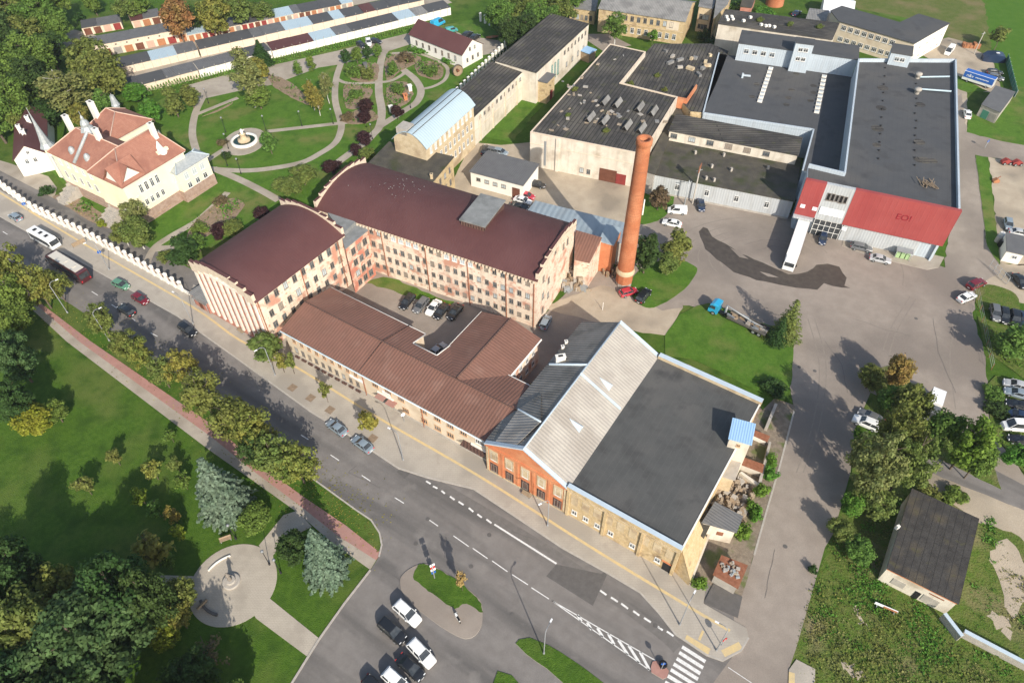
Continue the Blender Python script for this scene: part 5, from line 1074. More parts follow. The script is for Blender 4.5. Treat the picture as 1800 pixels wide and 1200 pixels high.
# ================================================================== WHITE PICKET WALL
t = thing('picket_wall', 'long white garden wall of low plinths and square posts along the pavement', 'fence', at(150, 420)); PL = [at(*p) for p in ((-60,285),(0,328),(60,372),(160,421),(334,519))]
m = MB(); pr_ = MB(); n = 0; posts = []
for i in range(len(PL)-1):
    a_, b_ = V2(PL[i]), V2(PL[i+1]); L = (b_-a_).length; dd = (b_-a_)/L; k = max(1, round(L/2.35)); an_ = math.atan2(dd.y, dd.x)
    m.box(*((a_+b_)/2), 0, .9, L, .3, an_)
    for j in range(k): posts.append((a_+dd*(L*j/k), an_))
m.build('plinth', 'white', t)
pm = MB(); pm.box(0, 0, 0, 2.7, .62, .55); pm.box(0, 0, 2.7, 2.85, .8, .72); pmesh = None
pm.lathe(0, 0, [(.46,2.85),(.05,3.15)], 4, sm=False); pmesh = pm.mesh('post', ['white']); o = ROOT[t.name]
for p, an_ in posts: inst('post', pmesh, t, (p.x-o.x, p.y-o.y, 0), an_)
m = MB()
for i in range(len(posts)-1):
    p, q = posts[i][0], posts[i+1][0]
    for z in (1.2, 1.7, 2.2): m.tube(up(p, z), up(q, z), .05, n=4)
m.build('railing', 'rust', t)
# white post wall up the garden side
t = thing('picket_wall', 'line of white posts along the garden side of the long factory blocks', 'fence', at(860,120)); PL = [at(*p) for p in ((805,170),(880,97),(925,52))]; o = ROOT[t.name]; L = (PL[2]-PL[0]).length
for i in range(22): p = PL[0].lerp(PL[2], i/21); inst('post', pmesh, t, (p.x-o.x, p.y-o.y, 0), .9)
m = MB(); m.tube(PL[0]+Vector((0,0,.6)), PL[2]+Vector((0,0,.6)), .35, n=4); m.build('rail', 'leaf_dark', t)
t = thing('picket_wall', 'short line of white posts behind the parked cars in the garden corner', 'fence', at(870,45)); o = ROOT[t.name]
for i in range(9): p = at(845+i*8, 38+i*3.6, 0); inst('post', pmesh, t, (p.x-o.x, p.y-o.y, 0), .9)
# ================================================================== TREES
def leafquad(m, p, n, s, rg):
    n = n.normalized(); a = n.orthogonal().normalized(); b = n.cross(a); k = rg.uniform(0, 6.28); a, b = a*math.cos(k)+b*math.sin(k), b*math.cos(k)-a*math.sin(k)
    s1 = s*rg.uniform(.6, 1.1); s2 = s*rg.uniform(.45, .8); q = len(m.v); m.v += [p-a*s1, p-b*s2, p+a*s1, p+b*s2]; m.f.append((q, q+1, q+2, q+3)); m.m.append(0); m.sm.append(False)
def rdir(rg):
    z = rg.uniform(-1, 1); t = rg.uniform(0, 6.283); r = math.sqrt(1-z*z); return Vector((r*math.cos(t), r*math.sin(t), z))
def crown(R, z0, z1, nc, nl, ls, seed, cr_=.34, shape='round', droop=0., core=.3, hollow=.45):
    rg = random.Random(seed); m = MB(); zc, hz = (z0+z1)/2, (z1-z0)/2; cl = []
    lob = [(rg.uniform(0, 6.28), rg.uniform(.75, 1.15)) for _ in range(5)]
    for i in range(nc):
        d = rdir(rg); k = rg.uniform(hollow, 1)**.6 if rg.random() > core else rg.uniform(.1, .6)
        an = math.atan2(d.y, d.x); lb = 1+.16*math.sin(an*2+lob[0][0])+.12*math.sin(an*3+lob[1][0])
        z = d.z*k; wv = 1.
        if shape == 'cone': wv = .35+.65*(1-(z+1)/2)
        if shape == 'egg': wv = 1-.35*max(0, z)
        if shape == 'vase': wv = .65+.35*(z+1)/2
        cl.append((Vector((d.x*k*R*lb*wv*(1-cr_*.5), d.y*k*R*lb*wv*(1-cr_*.5), zc+z*hz*(1-cr_*.4))), R*cr_*rg.uniform(.6, 1.25)))
    for c, r in cl:
        for j in range(nl):
            d = rdir(rg); q = r*rg.random()**.42; p = c+Vector((d.x*q, d.y*q, d.z*q*.75-droop*q*.6*rg.random()))
            leafquad(m, p, d+Vector((0, 0, .7))+rdir(rg)*.6, ls, rg)
    return m
def trunkmesh(h, r, z0, R, seed, limbs=6, lean=.02):
    rg = random.Random(seed); m = MB(); pts = [Vector((0, 0, -.1))]; n = 5
    for i in range(1, n+1): pts.append(Vector((rg.uniform(-1, 1)*lean*h, rg.uniform(-1, 1)*lean*h, h*i/n)))
    for i in range(n): m.tube(pts[i], pts[i+1], r*(1-.8*i/n), r*(1-.8*(i+1)/n), 7)
    for i in range(limbs):
        k = rg.uniform(max(.25, z0/h*.8), .9); a = rg.uniform(0, 6.28); j = min(n-1, int(k*n)); p = pts[j].lerp(pts[j+1], k*n-j)
        q = p+Vector((math.cos(a)*R*.5, math.sin(a)*R*.5, min(R*.4, (h-p.z)*.6))); m.tube(p, q, r*(1-.75*k)*.6, .03, 5)
    return m
def spruce_crown(R, h, seed, ls, dens=1., z0=.6):
    rg = random.Random(seed); m = MB(); tiers = int(h/.62)
    for t in range(tiers):
        k = t/tiers; z = z0+(h-z0)*k; rr = R*(1-k)**.82*rg.uniform(.88, 1.08)+.12; nb = max(5, int(rr*5.2))
        for b in range(nb):
            a = 6.283*b/nb+rg.uniform(-.25, .25); L = rr*rg.uniform(.72, 1.12); d = Vector((math.cos(a), math.sin(a), 0)); s = Vector((-d.y, d.x, 0)); nn = max(3, int(L*5.5*dens))
            for j in range(nn):
                f = (j+.6)/nn; w = (1-f)*.34*L+.1
                for q in range(2):
                    p = d*(L*f)+s*rg.uniform(-w, w)+Vector((0, 0, z-.28*L*f*f+rg.uniform(-.14, .14)))
                    leafquad(m, p, Vector((d.x*.5, d.y*.5, .9))+rdir(rg)*.5, ls, rg)
    return m
KINDS = {}
def kind(k, R, z0, z1, crown_fn, trunk=None, n=3, bark='bark'):
    KINDS[k] = dict(R=R, z0=z0, z1=z1, c=[crown_fn(s).mesh('crown', ['leaf_green']) for s in range(n)], t=[trunk(s).mesh('trunk', [bark]) for s in range(n)] if trunk else None)
kind('round', 3.6, 2.0, 9.2, lambda s: crown(3.6, 2., 9.2, 74, 70, .32, 10+s, .32), lambda s: trunkmesh(8, .2, 2., 3.6, s))
kind('big', 6., 2.5, 14.5, lambda s: crown(6., 2.5, 14.5, 130, 100, .36, 20+s, .25), lambda s: trunkmesh(13, .36, 3., 6., s, 9))
kind('loose', 6., 2.5, 14., lambda s: crown(6., 2.5, 14., 105, 62, .32, 25+s, .2, hollow=.3), lambda s: trunkmesh(13, .3, 3., 6., s, 10))
kind('oval', 2.4, 1.4, 9.5, lambda s: crown(2.4, 1.2, 9.5, 52, 62, .32, 30+s, .4, 'egg'), lambda s: trunkmesh(9, .17, 1.4, 2.2, s))
kind('verge', 3.6, 1.6, 8.6, lambda s: crown(3.6, 1.6, 8.6, 70, 56, .27, 15+s, .27, hollow=.3), lambda s: trunkmesh(8, .18, 1.6, 3.6, s, 9), 5)
kind('small', 1.7, 1.2, 4.6, lambda s: crown(1.7, 1.1, 4.6, 30, 42, .24, 40+s, .4), lambda s: trunkmesh(4, .08, 1.2, 1.6, s, 5))
kind('sapling', 1.5, 1.2, 4.2, lambda s: crown(1.5, 1.1, 4.3, 26, 34, .22, 50+s, .36, 'round', hollow=.2), lambda s: trunkmesh(4, .06, 1., 1.6, s, 8))
kind('bush', 1.6, 0, 2.4, lambda s: crown(1.6, -.2, 2.4, 30, 46, .24, 60+s, .42), None)
kind('birch', 3.8, 3., 17., lambda s: crown(3.8, 3., 17., 72, 62, .32, 70+s, .3, 'egg', 1.6, hollow=.3), lambda s: trunkmesh(16, .22, 3.5, 3.2, s, 9), bark='bark_white')
kind('spruce', 4.1, 0, 15., lambda s: spruce_crown(4.1, 15., 80+s, .30), lambda s: trunkmesh(14, .22, 1, .5, s, 0, 0))
kind('larch', 3.4, 0, 12.5, lambda s: spruce_crown(3.4, 12.5, 90+s, .24, .62, .8), lambda s: trunkmesh(12, .18, 1, .5, s, 0, 0))
kind('pine', 6.5, 2., 17., lambda s: crown(6.5, 2.5, 17., 170, 95, .30, 100+s, .19, 'egg', hollow=.35), lambda s: trunkmesh(16, .35, 4, 6., s, 9))
kind('cypress', 1.3, 0, 6., lambda s: crown(1.3, 0, 6.4, 34, 46, .2, 110+s, .5, 'cone'), None, 2)
kind('scrub', 2.4, 0, 3.6, lambda s: crown(2.4, -.3, 3.8, 40, 40, .3, 120+s, .36), None)
kind('bare', 2., 1., 6., lambda s: crown(2., 1.2, 6., 20, 10, .2, 130+s, .3), lambda s: trunkmesh(6, .1, 1., 2., s, 22), 2)
NT = [0]
CATN = {'bush': ('bush', 'bush'), 'scrub': ('scrub_bush', 'bush')}
def tree(k, x, y, rp, mat, label, hs=None, group=None, bark=None):
    K_ = KINDS[k]; i = NT[0]; NT[0] += 1; zc = (K_['z0']+K_['z1'])/2; s = rp*mpp(x, y, 5)/K_['R']; h = hs or (s*1.2 if k == 'verge' else s)
    p = at(x, y, zc*h); nm, ct = CATN.get(k, ({'spruce': 'spruce_tree', 'birch': 'birch_tree', 'larch': 'larch_tree', 'pine': 'pine_tree', 'cypress': 'conifer'}.get(k, 'tree'), 'tree'))
    t = thing(nm, label, ct, (p.x, p.y, 0), group); t.rotation_euler.z = (i*2.399) % 6.283; t.scale = (s, s, h)
    inst('crown', K_['c'][i % len(K_['c'])], t, mats={0: mat})
    if K_['t']: inst('trunk', K_['t'][i % len(K_['t'])], t, mats={0: bark} if bark else None)
    return t
ST = 'autumn street trees on the grass verge'
for x, y, r, mt, lb in ((8,468,34,'leaf_yellow','yellowing street tree at the left edge, first of the verge row'), (22,520,36,'leaf_green','green street tree by the path, second of the verge row at the left edge'), (62,500,34,'leaf_yellow','yellow brown street tree opposite the dark coach'), (95,498,26,'leaf_olive','small olive street tree just behind the dark coach'),
   (175,560,27,'leaf_olive','lone round street tree on the verge below the black estate car'), (216,603,26,'leaf_olive','olive street tree right of the lone verge tree'), (243,618,27,'leaf_yellow','yellow street tree above the two tone path, in the long row'), (282,652,27,'leaf_olive','slim olive street tree in the middle of the long row'),
   (316,640,30,'leaf_gold','brightest gold street tree of the long verge row'), (352,690,40,'leaf_olive','broad olive green street tree right of the gold one'), (408,735,42,'leaf_olive','wide street tree of the verge row with a brown tinge'), (448,752,40,'leaf_yellow','dense street tree of the verge row leaning over the road'),
   (478,800,42,'leaf_olive','large green and gold street tree near the end of the verge row'), (520,812,40,'leaf_yellow','last street tree of the verge row, above the two blue grey cars'), (440,790,30,'leaf_dark','dark shaded street tree behind the last ones of the row')):
    tree('verge', x, y, r, mt, lb, None, ST)
PV = 'young trees in square pits on the pavement'
tree('oval', 465, 608, 27, 'leaf_olive', 'tallest bushy green tree on the pavement at the corner of the brown roofed house', .85, PV)
tree('small', 492, 632, 12, 'leaf_yellow', 'thin leaning yellowish pavement tree beside the bushy one', 1.35, PV)
tree('small', 510, 634, 10, 'leaf_olive', 'thin green pavement tree beside the bushy one, nearer the house', 1.35, PV)
tree('sapling', 570, 686, 13, 'leaf_olive', 'sparse young pavement tree in front of the sign board', 1.35, PV)
tree('small', 646, 738, 20, 'leaf_gold', 'golden young pavement tree beside the second blue grey car', 1.15, PV)
m = MB()
for x, y in ((514,681),(546,699),(580,720),(655,770)):
    p = at(x, y, .16); o = thing('tree_pit', {514: 'square planted pit at the foot of the thin leaning tree', 546: 'empty square pit with weeds between two pavement trees', 580: 'square pit under the sparse pavement tree', 655: 'square pit under the golden pavement tree'}[x], 'tree pit', p, 'square tree pits in the paving'); b = MB(); b.box(p.x, p.y, .1, .17, 1.5, 1.5, -.58); b.build('soil', 'soil', o)
# park
tree('spruce', 378, 852, 52, 'leaf_spruce', 'silvery blue spruce beside the two tone path, left of the round plaza path', 1.02)
tree('spruce', 562, 970, 46, 'leaf_spruce', 'silvery blue spruce on the lawn beside the car park', .92)
tree('round', 512, 962, 30, 'leaf_dark', 'dark green bushy tree touching the blue spruce by the car park', .6)
tree('round', 447, 910, 32, 'leaf_green', 'low green bushy tree at the foot of the left blue spruce', .5)
YG = 'young park trees on the lawn'
for x, y, r, mt, lb in ((200,802,13,'leaf_olive','young park tree standing alone highest up the lawn'), (147,852,15,'leaf_olive','young park tree furthest left on the lawn, with a pale root ring'), (266,825,15,'leaf_yellow','yellowish young park tree in the upper cluster'), (308,815,12,'leaf_olive','slim young park tree close to the blue spruce'), (298,765,10,'leaf_green','tiny young park tree nearest the path'),
   (320,845,13,'leaf_green','green sapling squeezed beside the blue spruce'), (245,870,14,'leaf_lime','pale lime sapling in the shade of the lower cluster'), (272,893,14,'leaf_green','green sapling in the middle of the lower cluster'), (302,905,13,'leaf_gold','orange gold sapling in the lower cluster'), (312,935,13,'leaf_lime','yellow lime sapling right of the orange one'), (268,962,28,'leaf_yellow','spreading yellow green sapling above the plaza'), (290,985,15,'leaf_green','green sapling just left of the plaza')):
    tree('sapling', x, y, r*1.25, mt, lb, None, YG)
for k, x, y, r, mt, lb, hs in (('pine',20,625,42,'leaf_pine','dark conifer with brown cones at the left edge of the lawn',.8), ('pine',22,705,40,'leaf_dark','second dark tree below the conifer at the left edge',.75), ('round',55,735,36,'leaf_lime','bright lime yellow rounded tree at the left of the lawn',.75), ('round',95,722,22,'leaf_green','green tree hugging the right side of the lime yellow tree',.6), ('big',12,560,45,'leaf_green','green broad tree at the left edge beside the two tone path',.7),
   ('pine',150,1130,105,'leaf_pine','huge dark green tree filling the lower left corner',1.05), ('round',105,1030,38,'leaf_yellow','yellow topped tree in the dark lower left grove',1.3), ('big',45,1100,60,'leaf_olive','olive tree at the left edge of the dark grove',1.2), ('big',205,1035,62,'leaf_dark','dark shaded tree behind the huge corner tree',1.25), ('big',20,1005,55,'leaf_dark','dark tree at the left edge above the grove',1.2), ('big',40,1190,60,'leaf_pine','dark tree cut by the bottom left corner',1.),
   ('round',318,1040,28,'leaf_olive','olive tree leaning over the left rim of the plaza',.8), ('round',310,1082,24,'leaf_yellow','yellowish tree below the plaza rim',.8), ('round',288,1120,24,'leaf_lime','lime green bush below the plaza',.65), ('bare',365,1145,40,'leaf_brown','half bare brown tree below the plaza',1.1), ('big',330,1185,50,'leaf_dark','dark tree cut by the bottom edge below the plaza',.6), ('big',262,1050,42,'leaf_dark','dark tree between the huge corner tree and the plaza',1.15), ('big',130,1235,80,'leaf_dark','dark tree cut by the bottom edge left of the half bare tree',1.1),
   ('round',415,1225,30,'leaf_green','green tree cut by the bottom edge beside the car park lawn',.8)):
    tree(k, x, y, r, mt, lb, hs)
for i, (x, y) in enumerate(((-30,1250),(90,1330),(240,1330),(330,1310),(-90,1130))): tree('big', x, y, 70, 'leaf_dark', 'tall dark tree of the grove beyond the lower left corner', 1.2, 'trees of the lower left grove')
# wood at upper left
WD = 'trees of the wood behind the mansion'
for k, x, y, r, mt, lb, hs in (('birch',108,158,42,'leaf_willow','pale weeping tree just behind the mansion',.95), ('round',150,100,34,'leaf_olive','olive tree at the left end of the garage rows',None), ('round',178,128,36,'leaf_olive','olive gold tree covering the end of the third garage line',None), ('oval',185,185,20,'leaf_green','fresh green tree behind the mansion, nearest the dark roofed garages',None), ('round',138,200,20,'leaf_yellow','yellowish small tree touching the mansion roof',None), ('round',72,200,34,'leaf_dark','dark dense tree beside the lead spire',.85)):
    tree(k, x, y, r, mt, lb, hs, WD)
for x, y, r, mt in ((18,22,40,'leaf_olive'),(60,28,38,'leaf_green'),(85,50,32,'leaf_green'),(40,62,36,'leaf_olive'),(10,75,40,'leaf_dark'),(50,100,42,'leaf_green'),(85,85,30,'leaf_dark'),(15,125,42,'leaf_green'),(55,140,40,'leaf_dark'),(20,175,40,'leaf_green'),(30,205,28,'leaf_olive'),(-20,50,45,'leaf_dark'),(-25,140,45,'leaf_dark'),(-20,200,40,'leaf_green'),(30,-15,45,'leaf_olive'),(75,0,35,'leaf_green')):
    tree('big', x, y, r, mt, 'tall dense broadleaf tree in the wood filling the upper left corner', None, WD)
GT = 'trees of the mansion garden'
for k, x, y, r, mt, lb, hs in (('oval',262,190,18,'leaf_fresh','bright green round tree right behind the mansion roof',.8), ('oval',302,175,20,'leaf_olive','tall olive columnar tree, left of the pair by the mansion corner',1.), ('oval',332,165,18,'leaf_olive','shorter olive columnar tree, right of the pair by the mansion corner',.8), ('oval',235,160,22,'leaf_fresh','fresh green tree behind the mansion below the hedge',.6), ('birch',430,125,30,'leaf_willow','tall white stemmed birch in the middle of the garden',1.1), ('oval',452,165,22,'leaf_green','round green tree touching the tall birch',.85), ('oval',452,118,20,'leaf_gold','golden tree behind the tall birch',.9), ('spruce',457,92,22,'leaf_dark','dark spruce in front of the garages above the birch',.55),
   ('small',472,248,20,'leaf_green','neat round tree beside the fountain',1.35), ('birch',545,160,16,'leaf_gold','golden birch, left of the three slim birches on the lawn',.6), ('birch',556,172,13,'leaf_gold','golden birch, middle of the three slim birches',.55), ('birch',572,148,15,'leaf_willow','green birch, right of the three slim birches',.6), ('cypress',522,120,10,'leaf_green','small green conifer, left of two beside the garden lane',.9), ('cypress',546,112,10,'leaf_green','small green conifer, right of two beside the garden lane',.95), ('oval',607,98,10,'leaf_dark','dark conifer at the entrance of the flower garden',.55), ('oval',626,94,12,'leaf_green','taller conifer at the entrance of the flower garden',.6), ('oval',645,90,9,'leaf_dark','dark conifer in front of the parked garden cars',.55), ('oval',663,87,10,'leaf_green','green conifer nearest the central garden path',.5),
   ('oval',690,118,10,'leaf_green','slender green conifer right of the central garden path',.55), ('scrub',622,125,16,'leaf_green','green shrub mass left of the central garden path',1.), ('scrub',645,128,14,'leaf_olive','olive shrub mass left of the central garden path',1.), ('round',642,186,15,'leaf_purple','upper of two dark purple trees left of the garden path',.55), ('round',640,205,13,'leaf_purple','lower of two dark purple trees left of the garden path',.45), ('round',698,195,12,'leaf_purple','dark purple tree beside the blue barrel roof',.5), ('round',640,242,14,'leaf_purple','dark purple tree by the path, above the olive bush',.5), ('round',625,262,12,'leaf_purple','small dark purple tree at the end of the path behind the mill',.45), ('round',582,292,17,'leaf_purple','wide dark purple tree directly behind the left mill wing',.5), ('round',645,270,14,'leaf_olive','olive bushy tree beside the black tar roof',.5),
   ('scrub',712,100,18,'leaf_brown','brown green shrub bed by the white walled garden house',.7), ('scrub',757,123,17,'leaf_green','green shrub bed inside the garden loop',.7), ('scrub',700,155,16,'leaf_green','green shrub bed under the inner loop path',.7), ('scrub',625,165,14,'leaf_green','green shrub bed under the left loop path',.6), ('scrub',740,85,22,'leaf_fresh','light green hedge shrub along the white walled garden house',.5), ('scrub',790,105,16,'leaf_fresh','light green shrub at the corner of the white walled garden house',.5), ('scrub',610,205,14,'leaf_brown','rust tinged shrub bed near the purple trees',.5), ('oval',532,305,24,'leaf_olive','yellow green spreading tree behind the left mill wing',.6), ('round',505,325,26,'leaf_olive','olive shrub tree left of the purple tree behind the mill',.5)):
    tree(k, x, y, r, mt, lb, hs, GT)
for k, x, y, r, mt, lb, hs in (('round',238,405,30,'leaf_olive','green white stemmed birch leaning over the picket wall before the mansion',.95), ('round',214,408,20,'leaf_olive','yellow olive tree left of the leaning birch at the picket wall',.7), ('round',232,370,20,'leaf_willow','pale dry topped tree in front of the mansion steps',.9), ('oval',320,440,28,'leaf_dark','dense dark green tree beside the white pilastered mill gable',.85), ('round',345,425,18,'leaf_green','light green tree right of the dense dark one',.5), ('round',384,405,17,'leaf_purple','purple shrub tree beside the maroon mill roof',.5), ('round',408,400,20,'leaf_olive','olive shrub tree between two purple ones along the mill',.5), ('round',462,375,18,'leaf_purple','purple tree at the back corner of the left mill wing',.45), ('bush',178,392,9,'leaf_lime','bright yellow bush left of the mansion steps',None), ('bush',207,405,9,'leaf_lime','bright yellow bush right of the mansion steps',None), ('scrub',80,335,13,'leaf_dark','dark shrub at the side steps of the mansion',.7), ('scrub',388,352,15,'leaf_brown','flower shrub with pink blooms on the mansion lawn',.4), ('scrub',350,400,17,'leaf_green','flower shrub left of the purple one on the mansion lawn',.5), ('scrub',290,450,16,'leaf_olive','olive shrub along the picket wall near the mill',.5), ('scrub',398,273,12,'leaf_dark','clipped shrub at the lower rim of the fountain',.4), ('scrub',390,250,11,'leaf_brown','rose bed left of the fountain',.4)):
    tree(k, x, y, r, mt, lb, hs, GT, 'bark_white' if 'birch' in lb else None)
TP = 'trees along the top edge'
for k, x, y, r, mt, lb, hs in (('round',308,28,30,'leaf_orange','orange autumn tree above the red doored garages',None), ('round',342,30,22,'leaf_dark','dark tree right of the orange one at the top',.9), ('round',375,22,30,'leaf_yellow','yellow brown tree above the garages',None), ('round',410,10,28,'leaf_olive','olive tree at the top edge right of the yellow brown one',None), ('round',455,18,26,'leaf_olive','wide tree at the top edge above the garage doors',.8), ('round',160,0,18,'leaf_green','small green tree on the meadow at the top edge',None), ('round',218,8,22,'leaf_olive','olive tree pair on the meadow at the top edge, left one',None), ('round',238,6,20,'leaf_green','olive tree pair on the meadow at the top edge, right one',None), ('small',140,28,10,'leaf_dark','lone bush on the meadow above the garages',.8),
   ('birch',1082,45,25,'leaf_green','tall poplar in front of the stone workshop',.75), ('small',1148,62,10,'leaf_fresh','small light tree at the door of the stone workshop',1.2), ('scrub',1300,12,22,'leaf_green','green scrub at the top edge beyond the weedy roof',1.), ('scrub',1340,20,20,'leaf_fresh','fresh scrub left of the brick drum',.8), ('scrub',1262,75,18,'leaf_dark','dark overgrown gap beside the stone workshop',1.), ('scrub',1240,62,16,'leaf_dark','dark shrubs at the corner of the stone workshop',1.), ('bush',1500,68,16,'leaf_brown','rust brown bush below the office windows',1.2), ('sapling',1760,62,20,'leaf_olive','leaning thin tree at the edge of the field',1.8)):
    tree(k, x, y, r, mt, lb, hs, TP)
for x, y, r, mt in ((880,25,30,'leaf_green'),(915,15,34,'leaf_olive'),(950,30,34,'leaf_green'),(985,15,30,'leaf_olive'),(925,50,28,'leaf_dark'),(895,55,20,'leaf_dark'),(960,0,34,'leaf_green'),(1000,-10,26,'leaf_green')): tree('big', x, y, r, mt, 'dense green tree in the clump behind the longest dark factory block', .85, 'tree clump behind the factory blocks')
for k, x, y, r, mt, lb, hs in (('oval',1138,440,25,'leaf_dark','dark green bushy conifer right of the brick chimney',1.2), ('oval',1190,432,27,'leaf_olive','yellow green tree right of the dark conifer',1.05), ('oval',1175,460,20,'leaf_olive','lower olive tree between the conifer and the yellow green tree',.7), ('oval',1160,345,18,'leaf_brown','brown autumn tree before the grey clad workshop',.75), ('larch',1390,560,32,'leaf_olive','feathery larch at the corner of the grass island',.85), ('larch',1372,580,22,'leaf_dark','darker young larch beside the feathery one',.6),
   ('round',1533,662,24,'leaf_olive','light green tree at the top of the roadside thicket',.6), ('round',1582,650,27,'leaf_orange','orange tinted tree at the top of the roadside thicket',.9), ('round',1575,700,28,'leaf_green','dark green tree below the orange tinted one',.8), ('round',1605,708,30,'leaf_olive','yellow green tree beside the box truck',1.2), ('loose',1585,765,44,'leaf_olive','spreading olive birch in the middle of the thicket',1.2), ('loose',1545,815,50,'leaf_willow','largest olive tree of the roadside thicket',1.25), ('loose',1605,805,46,'leaf_olive','broad birch over the lane, right of the largest thicket tree',1.2), ('round',1660,752,32,'leaf_green','green bushy tree at the start of the hedge by the lane',1.15), ('round',1710,775,36,'leaf_fresh','fresh green bushy tree in the middle of the lane hedge',1.5), ('round',1725,805,26,'leaf_green','lowest green bush of the lane hedge',1.1), ('round',1502,885,24,'leaf_fresh','green tree leaning over the side street kerb',.6), ('round',1540,880,34,'leaf_olive','green tree behind the derelict outbuilding',.8),
   ('round',1480,930,24,'leaf_olive','olive bush at the kerb left of the outbuilding',.5), ('round',1512,965,28,'leaf_green','leafy bush in the grass left of the outbuilding',.5), ('round',1790,600,36,'leaf_green','green tree behind the row of dark parked cars',.9), ('round',1790,800,26,'leaf_fresh','bright green bush at the right edge below the parked cars',.5), ('scrub',1755,720,24,'leaf_dark','dark shrub on the verge left of the white van',.5), ('scrub',1745,690,20,'leaf_green','shrub at the head of the right hand verge',.5), ('scrub',1632,865,24,'leaf_olive','dry bush on the sandy bank',.5), ('scrub',1680,870,24,'leaf_green','green bush above the outbuilding roof',.5), ('scrub',1360,680,24,'leaf_dark','dark shrub at the tip of the grass island',.6), ('bush',1430,1000,9,'leaf_dark','small bush at the kerb of the rough lot',.6)):
    tree(k, x, y, r, mt, lb, hs, 'trees and shrubs around the yard')
tree('sapling', 810, 1018, 11, 'leaf_dry', 'withered orange sapling on the car park island', 1.5)
OG = 'overgrown weeds beside the stone hall'
for x, y, r, lb in ((1357,808,13,'upper weed bush between the ruined wall and the kerb'), (1355,832,14,'second weed bush between the ruined wall and the kerb'), (1338,862,15,'middle weed bush beside the rubble'), (1325,890,15,'weed bush behind the small white shed'), (1307,932,17,'largest weed bush at the corner of the small white shed'), (1330,905,12,'weed bush nearest the slabs of the kerb'), (1230,1022,14,'green bush behind the white end wall of the stone hall')): tree('bush', x, y, r, 'leaf_fresh', lb, 1.1, OG)
for x, y, r, lb in ((1010,160,9,'small weed tuft on the white factory roof near its back'),(1108,150,9,'weed tuft in the roof corner of the white factory'),(1155,135,8,'tallest weed tuft on the black factory floor roof'),(1168,160,8,'weed tuft near the orange brick upstand'),(1065,232,9,'weed tuft on the front of the white factory roof'),(998,205,8,'weed tuft on the left slope of the white factory roof'),(1335,38,9,'weed tuft on the weedy black roof, right of its vents'),(1388,46,9,'weed tuft in the middle of the weedy black roof'),(1440,50,9,'weed tuft at the right end of the weedy black roof')):
    K_ = KINDS['bush']; z = 9.6 if x < 1100 else 8.2 if x < 1250 else 10.6; p = at(x, y, z); s = r*.7*mpp(x, y, z)/1.6; t = thing('weed_tuft', lb, 'weeds', p, 'weeds growing on the roofs'); t.scale = (s, s, s*.8); inst('foliage', K_['c'][x % 3], t, mats={0: 'leaf_olive'})
# hedge of thujas
t = thing('thuja_hedge', 'long low green thuja hedge along the white garage wall', 'hedge', at(500,110)); rg = random.Random(5); o = at(500, 110); m = MB()
HP = [at(*p) for p in ((240,172),(300,152),(400,132),(470,114),(600,84),(724,54))]
for i in range(len(HP)-1):
    n = int((HP[i+1]-HP[i]).length/.8)
    for j in range(n):
        c_ = HP[i].lerp(HP[i+1], j/n)-o; hh = rg.uniform(1.5, 2.1)
        for q in range(46):
            z = rg.uniform(0, hh); k = rg.uniform(0, 6.28); rr = .55*(1-z/hh*.8); d = Vector((math.cos(k), math.sin(k), .5)); leafquad(m, c_+Vector((d.x*rr, d.y*rr, z)), d, .2, rg)
h_ = bpy.data.objects.new('foliage', m.mesh('foliage', ['leaf_fresh'])); COL.objects.link(h_); h_.parent = t
# low ground weeds: one stuff object
from mathutils import noise
rg = random.Random(77); m = MB()
LINE = [at(*p) for p in ((0,495),(160,575),(330,680),(450,790),(560,860),(650,930))]
for i in range(1500):
    k = rg.random()*(len(LINE)-1); j = int(k); p = LINE[j].lerp(LINE[j+1], k-j); q = p+Vector((rg.gauss(0, 2.6), rg.gauss(0, 2.6), 0)); leafquad(m, Vector((q.x, q.y, .07 if rg.random() < .8 else .09)), Vector((rg.uniform(-.3, .3), rg.uniform(-.3, .3), 1)), .16, rg)
m.build('fallen_leaves', 'leaf_gold', kind='stuff')
def tuftfield(name, mat, polys, n, s, h, seed=1):
    rg = random.Random(seed); m = MB()
    for px in polys:
        P = [V2(at(*p)) for p in px]; x0, x1, y0, y1 = min(p.x for p in P), max(p.x for p in P), min(p.y for p in P), max(p.y for p in P); k = 0
        def inside(q):
            c = False
            for i in range(len(P)):
                a, b = P[i], P[i-1]
                if (a.y > q.y) != (b.y > q.y) and q.x < (b.x-a.x)*(q.y-a.y)/(b.y-a.y)+a.x: c = not c
            return c
        while k < n*(x1-x0)*(y1-y0):
            k += 1; q = Vector((rg.uniform(x0, x1), rg.uniform(y0, y1)))
            if not inside(q): continue
            nv = noise.noise(Vector((q.x*.16, q.y*.16, seed)))+.5*noise.noise(Vector((q.x*.5, q.y*.5, seed)))
            if nv < rg.uniform(-.55, .35): continue
            kk = max(.45, min(2.2, .8+nv*2.2))
            for j in range(6): leafquad(m, Vector((q.x+rg.uniform(-.4, .4)*kk, q.y+rg.uniform(-.4, .4)*kk, rg.uniform(.04, h*kk))), rdir(rg)+Vector((0, 0, 1)), s*rg.uniform(.6, 1.2)*min(kk, 1.3), rg)
    m.build(name, mat, kind='stuff')
tuftfield('rough_weeds', 'leaf_fresh', [[(1470,940),(1560,900),(1600,870),(1565,1000),(1555,1030),(1660,1080),(1690,1120),(1830,1190),(1830,1230),(1600,1230),(1560,1160),(1400,1110),(1430,1030)], [(1690,1060),(1740,900),(1760,960),(1745,1000),(1760,1080),(1830,1090),(1830,1150),(1700,1100)]], 3.2, .17, .2, 1)
